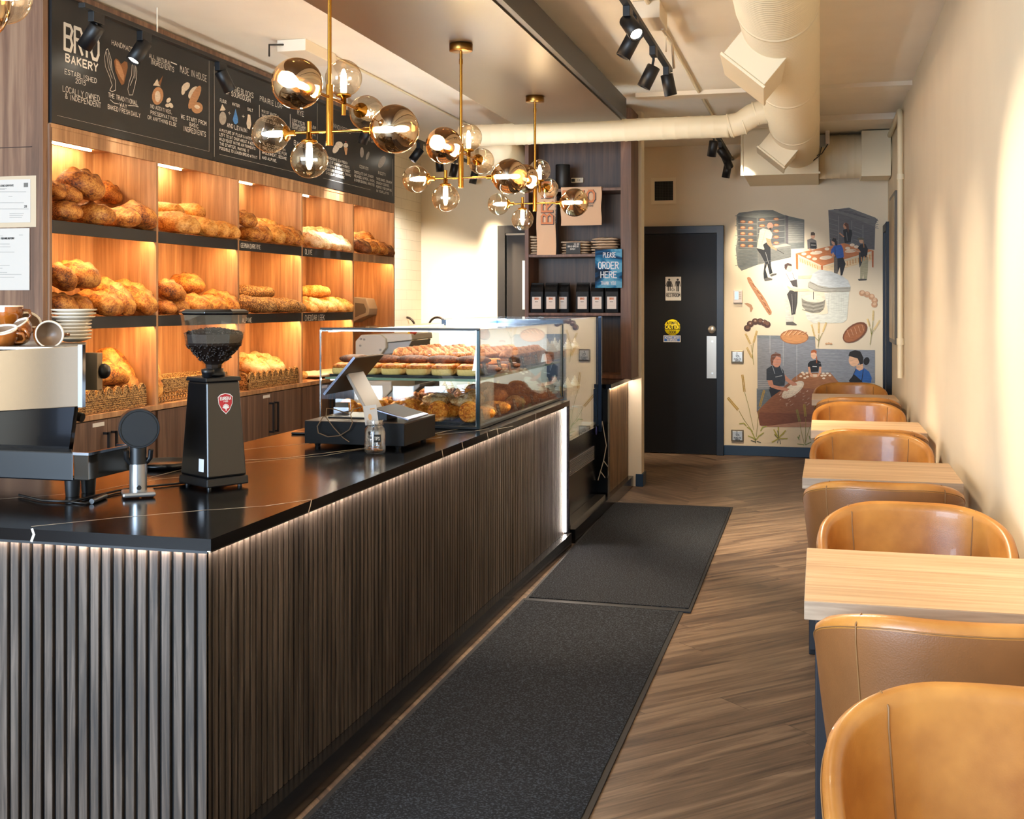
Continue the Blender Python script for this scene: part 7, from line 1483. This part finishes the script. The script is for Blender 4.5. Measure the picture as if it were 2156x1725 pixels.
r = nt.nodes.new('ShaderNodeValToRGB'); e = r.color_ramp.elements; e[0].position = .35; e[1].position = .68; e[0].color = (*hx('9a5f27'), 1); e[1].color = (*hx('c4873f'), 1)
L(n.outputs['Fac'], r.inputs['Fac']); L(r.outputs['Color'], b.inputs['Base Color']); b.inputs['Roughness'].default_value = .36; b.inputs['Coat Weight'].default_value = .15
n2 = N(nt, 'ShaderNodeTexNoise', Scale=260.0, Detail=2.0); L(tc.outputs['Object'], n2.inputs['Vector']); bp = N(nt, 'ShaderNodeBump', Strength=.12, Distance=.002); L(n2.outputs['Fac'], bp.inputs['Height']); L(bp.outputs['Normal'], b.inputs['Normal'])
LEAB = mat('leather_outer_face', '80542f', .42, bump=.1, bscale=260, var=.15, vscale=4)  # outer faces of the shell, a darker brown than the inside
SEAM = mat('leather_seam', '8a6238', .5)
TH0 = math.radians(118)
def topz(th):
    a = abs(th)/TH0; return .60+.205*max(0, 1-max(0, (a-.18)/.82)**1.8)**.95 if a > .18 else .805
def shell_pt(th, h, inner):
    """th 0 = middle of the back (+y), h 0..1 bottom to top"""
    zt = topz(th); z = .40+(zt-.40)*h; fl = .86+.14*min(1, (z-.40)/.34)**.8
    c, s = sup(PI/2-th, 2.35); th_ = .034 if inner else 0
    wx, wy = .302*fl-th_, .275*fl-th_
    return Vector((c*wx, s*wy+(.012*h), z))
def chair_proto(label):
    t = thing('tub_chair', label, 'chair', (0, 0, 0), 0, group='tan leather tub chairs along the wall')
    m = MB(); nu, nh = 57, 12; sec = []
    def fn(u, v):
        th = -TH0+2*TH0*u
        # v runs outer bottom -> over the rim -> inner bottom
        if v < .45: return shell_pt(th, v/.45*.955, False)
        if v > .55: return shell_pt(th, (1-v)/.45*.955, True)
        k = (v-.45)/.10*PI; o = shell_pt(th, .955, False); i = shell_pt(th, .955, True); c = (o+i)/2; h = (o-i)/2
        return c+h*math.cos(k)+Vector((0, 0, .019*math.sin(k)))
    m.grid(fn, nu, 33)
    for u in (0, 1): m.add([fn(u, j/32) for j in range(33)], [tuple(range(33)) if u else tuple(range(33))[::-1]])
    # floor of the shell
    ring = [shell_pt(-TH0+2*TH0*i/56, 0, False) for i in range(57)]
    m.add(ring, [tuple(range(57))])
    for fi_, f_ in enumerate(m.f[:56*32]):
        if fi_ % 32 < 14: m.m[fi_] = 1
    m.m[-1] = 1
    m.build('backrest', [LEA, LEAB], t, local=True)
    m = MB()
    for th in (-.72, .72):
        m.tube([shell_pt(th, h/10*.95, False)*1.002 for h in range(11)]+[(shell_pt(th, .955, False)+shell_pt(th, .955, True))/2+Vector((0, 0, .0195))]+[shell_pt(th*1.0, .95-h/10*.9, True)*.999 for h in range(10)], .0022, 6)
    m.tube([shell_pt(-TH0+2*TH0*i/60, .93, False)*1.002+Vector((0, 0, .002)) for i in range(61)], .0016, 6)
    m.build('seam', SEAM, t, local=True)
    m = MB()
    def sf(u, v):
        a = 2*PI*u; k = min(1, v*1.0); c, s_ = sup(a, 3.2); rr = [.0, .5, .8, .93, 1, 1, .95][min(6, int(v*6+.5))]; zz = [.482, .480, .474, .468, .452, .41, .395][min(6, int(v*6+.5))]
        return Vector((c*.235*rr, s_*.225*rr-.03, zz))
    m.grid(sf, 40, 7, cu=True); m.build('seat', LEA, t, local=True)
    for sx in (-1, 1):
        for sy in (-1, 1):
            MB().cyl((sx*.17, sy*.15-.02, .40), (sx*.225, sy*.215-.02, 0), .014, .010, 12).build('leg', BLK, t, local=True)
    MB().box((-.2, -.2, .385), (.2, .16, .40)).build('seat_frame', BLK, t, local=True)
    return t
# position of the chair centre; face=0 looks to the window (its back farther), PI looks to the mural
CH = [(.30, 1.90, 0, 'closest tan tub chair cut by the bottom right corner'),
      (.285, 2.85, PI, 'tan tub chair seen from behind, tucked under the nearest table'),
      (.29, 3.83, 0, 'tan tub chair facing the camera just beyond the nearest table'),
      (.235, 4.79, PI, 'brown looking tub chair seen from behind before the second table'),
      (.25, 6.06, 0, 'bright orange lit tub chair beyond the second table'),
      (.27, 6.68, PI, 'tub chair seen from behind tucked at the third table'),
      (.25, 7.95, 0, 'tub chair facing the camera beyond the third table'),
      (.27, 8.86, PI, 'tub chair from behind tucked at the farthest table'),
      (.245, 9.95, 0, 'farthest tub chair, facing the camera below the mural')]
cp = None
for x, y, rz, lb in CH:
    if cp is None: cp = chair_proto(lb); cp.location = (x, y, 0); cp.rotation_euler = (0, 0, rz)
    else: dup(cp, (x, y, 0), rz, lb)
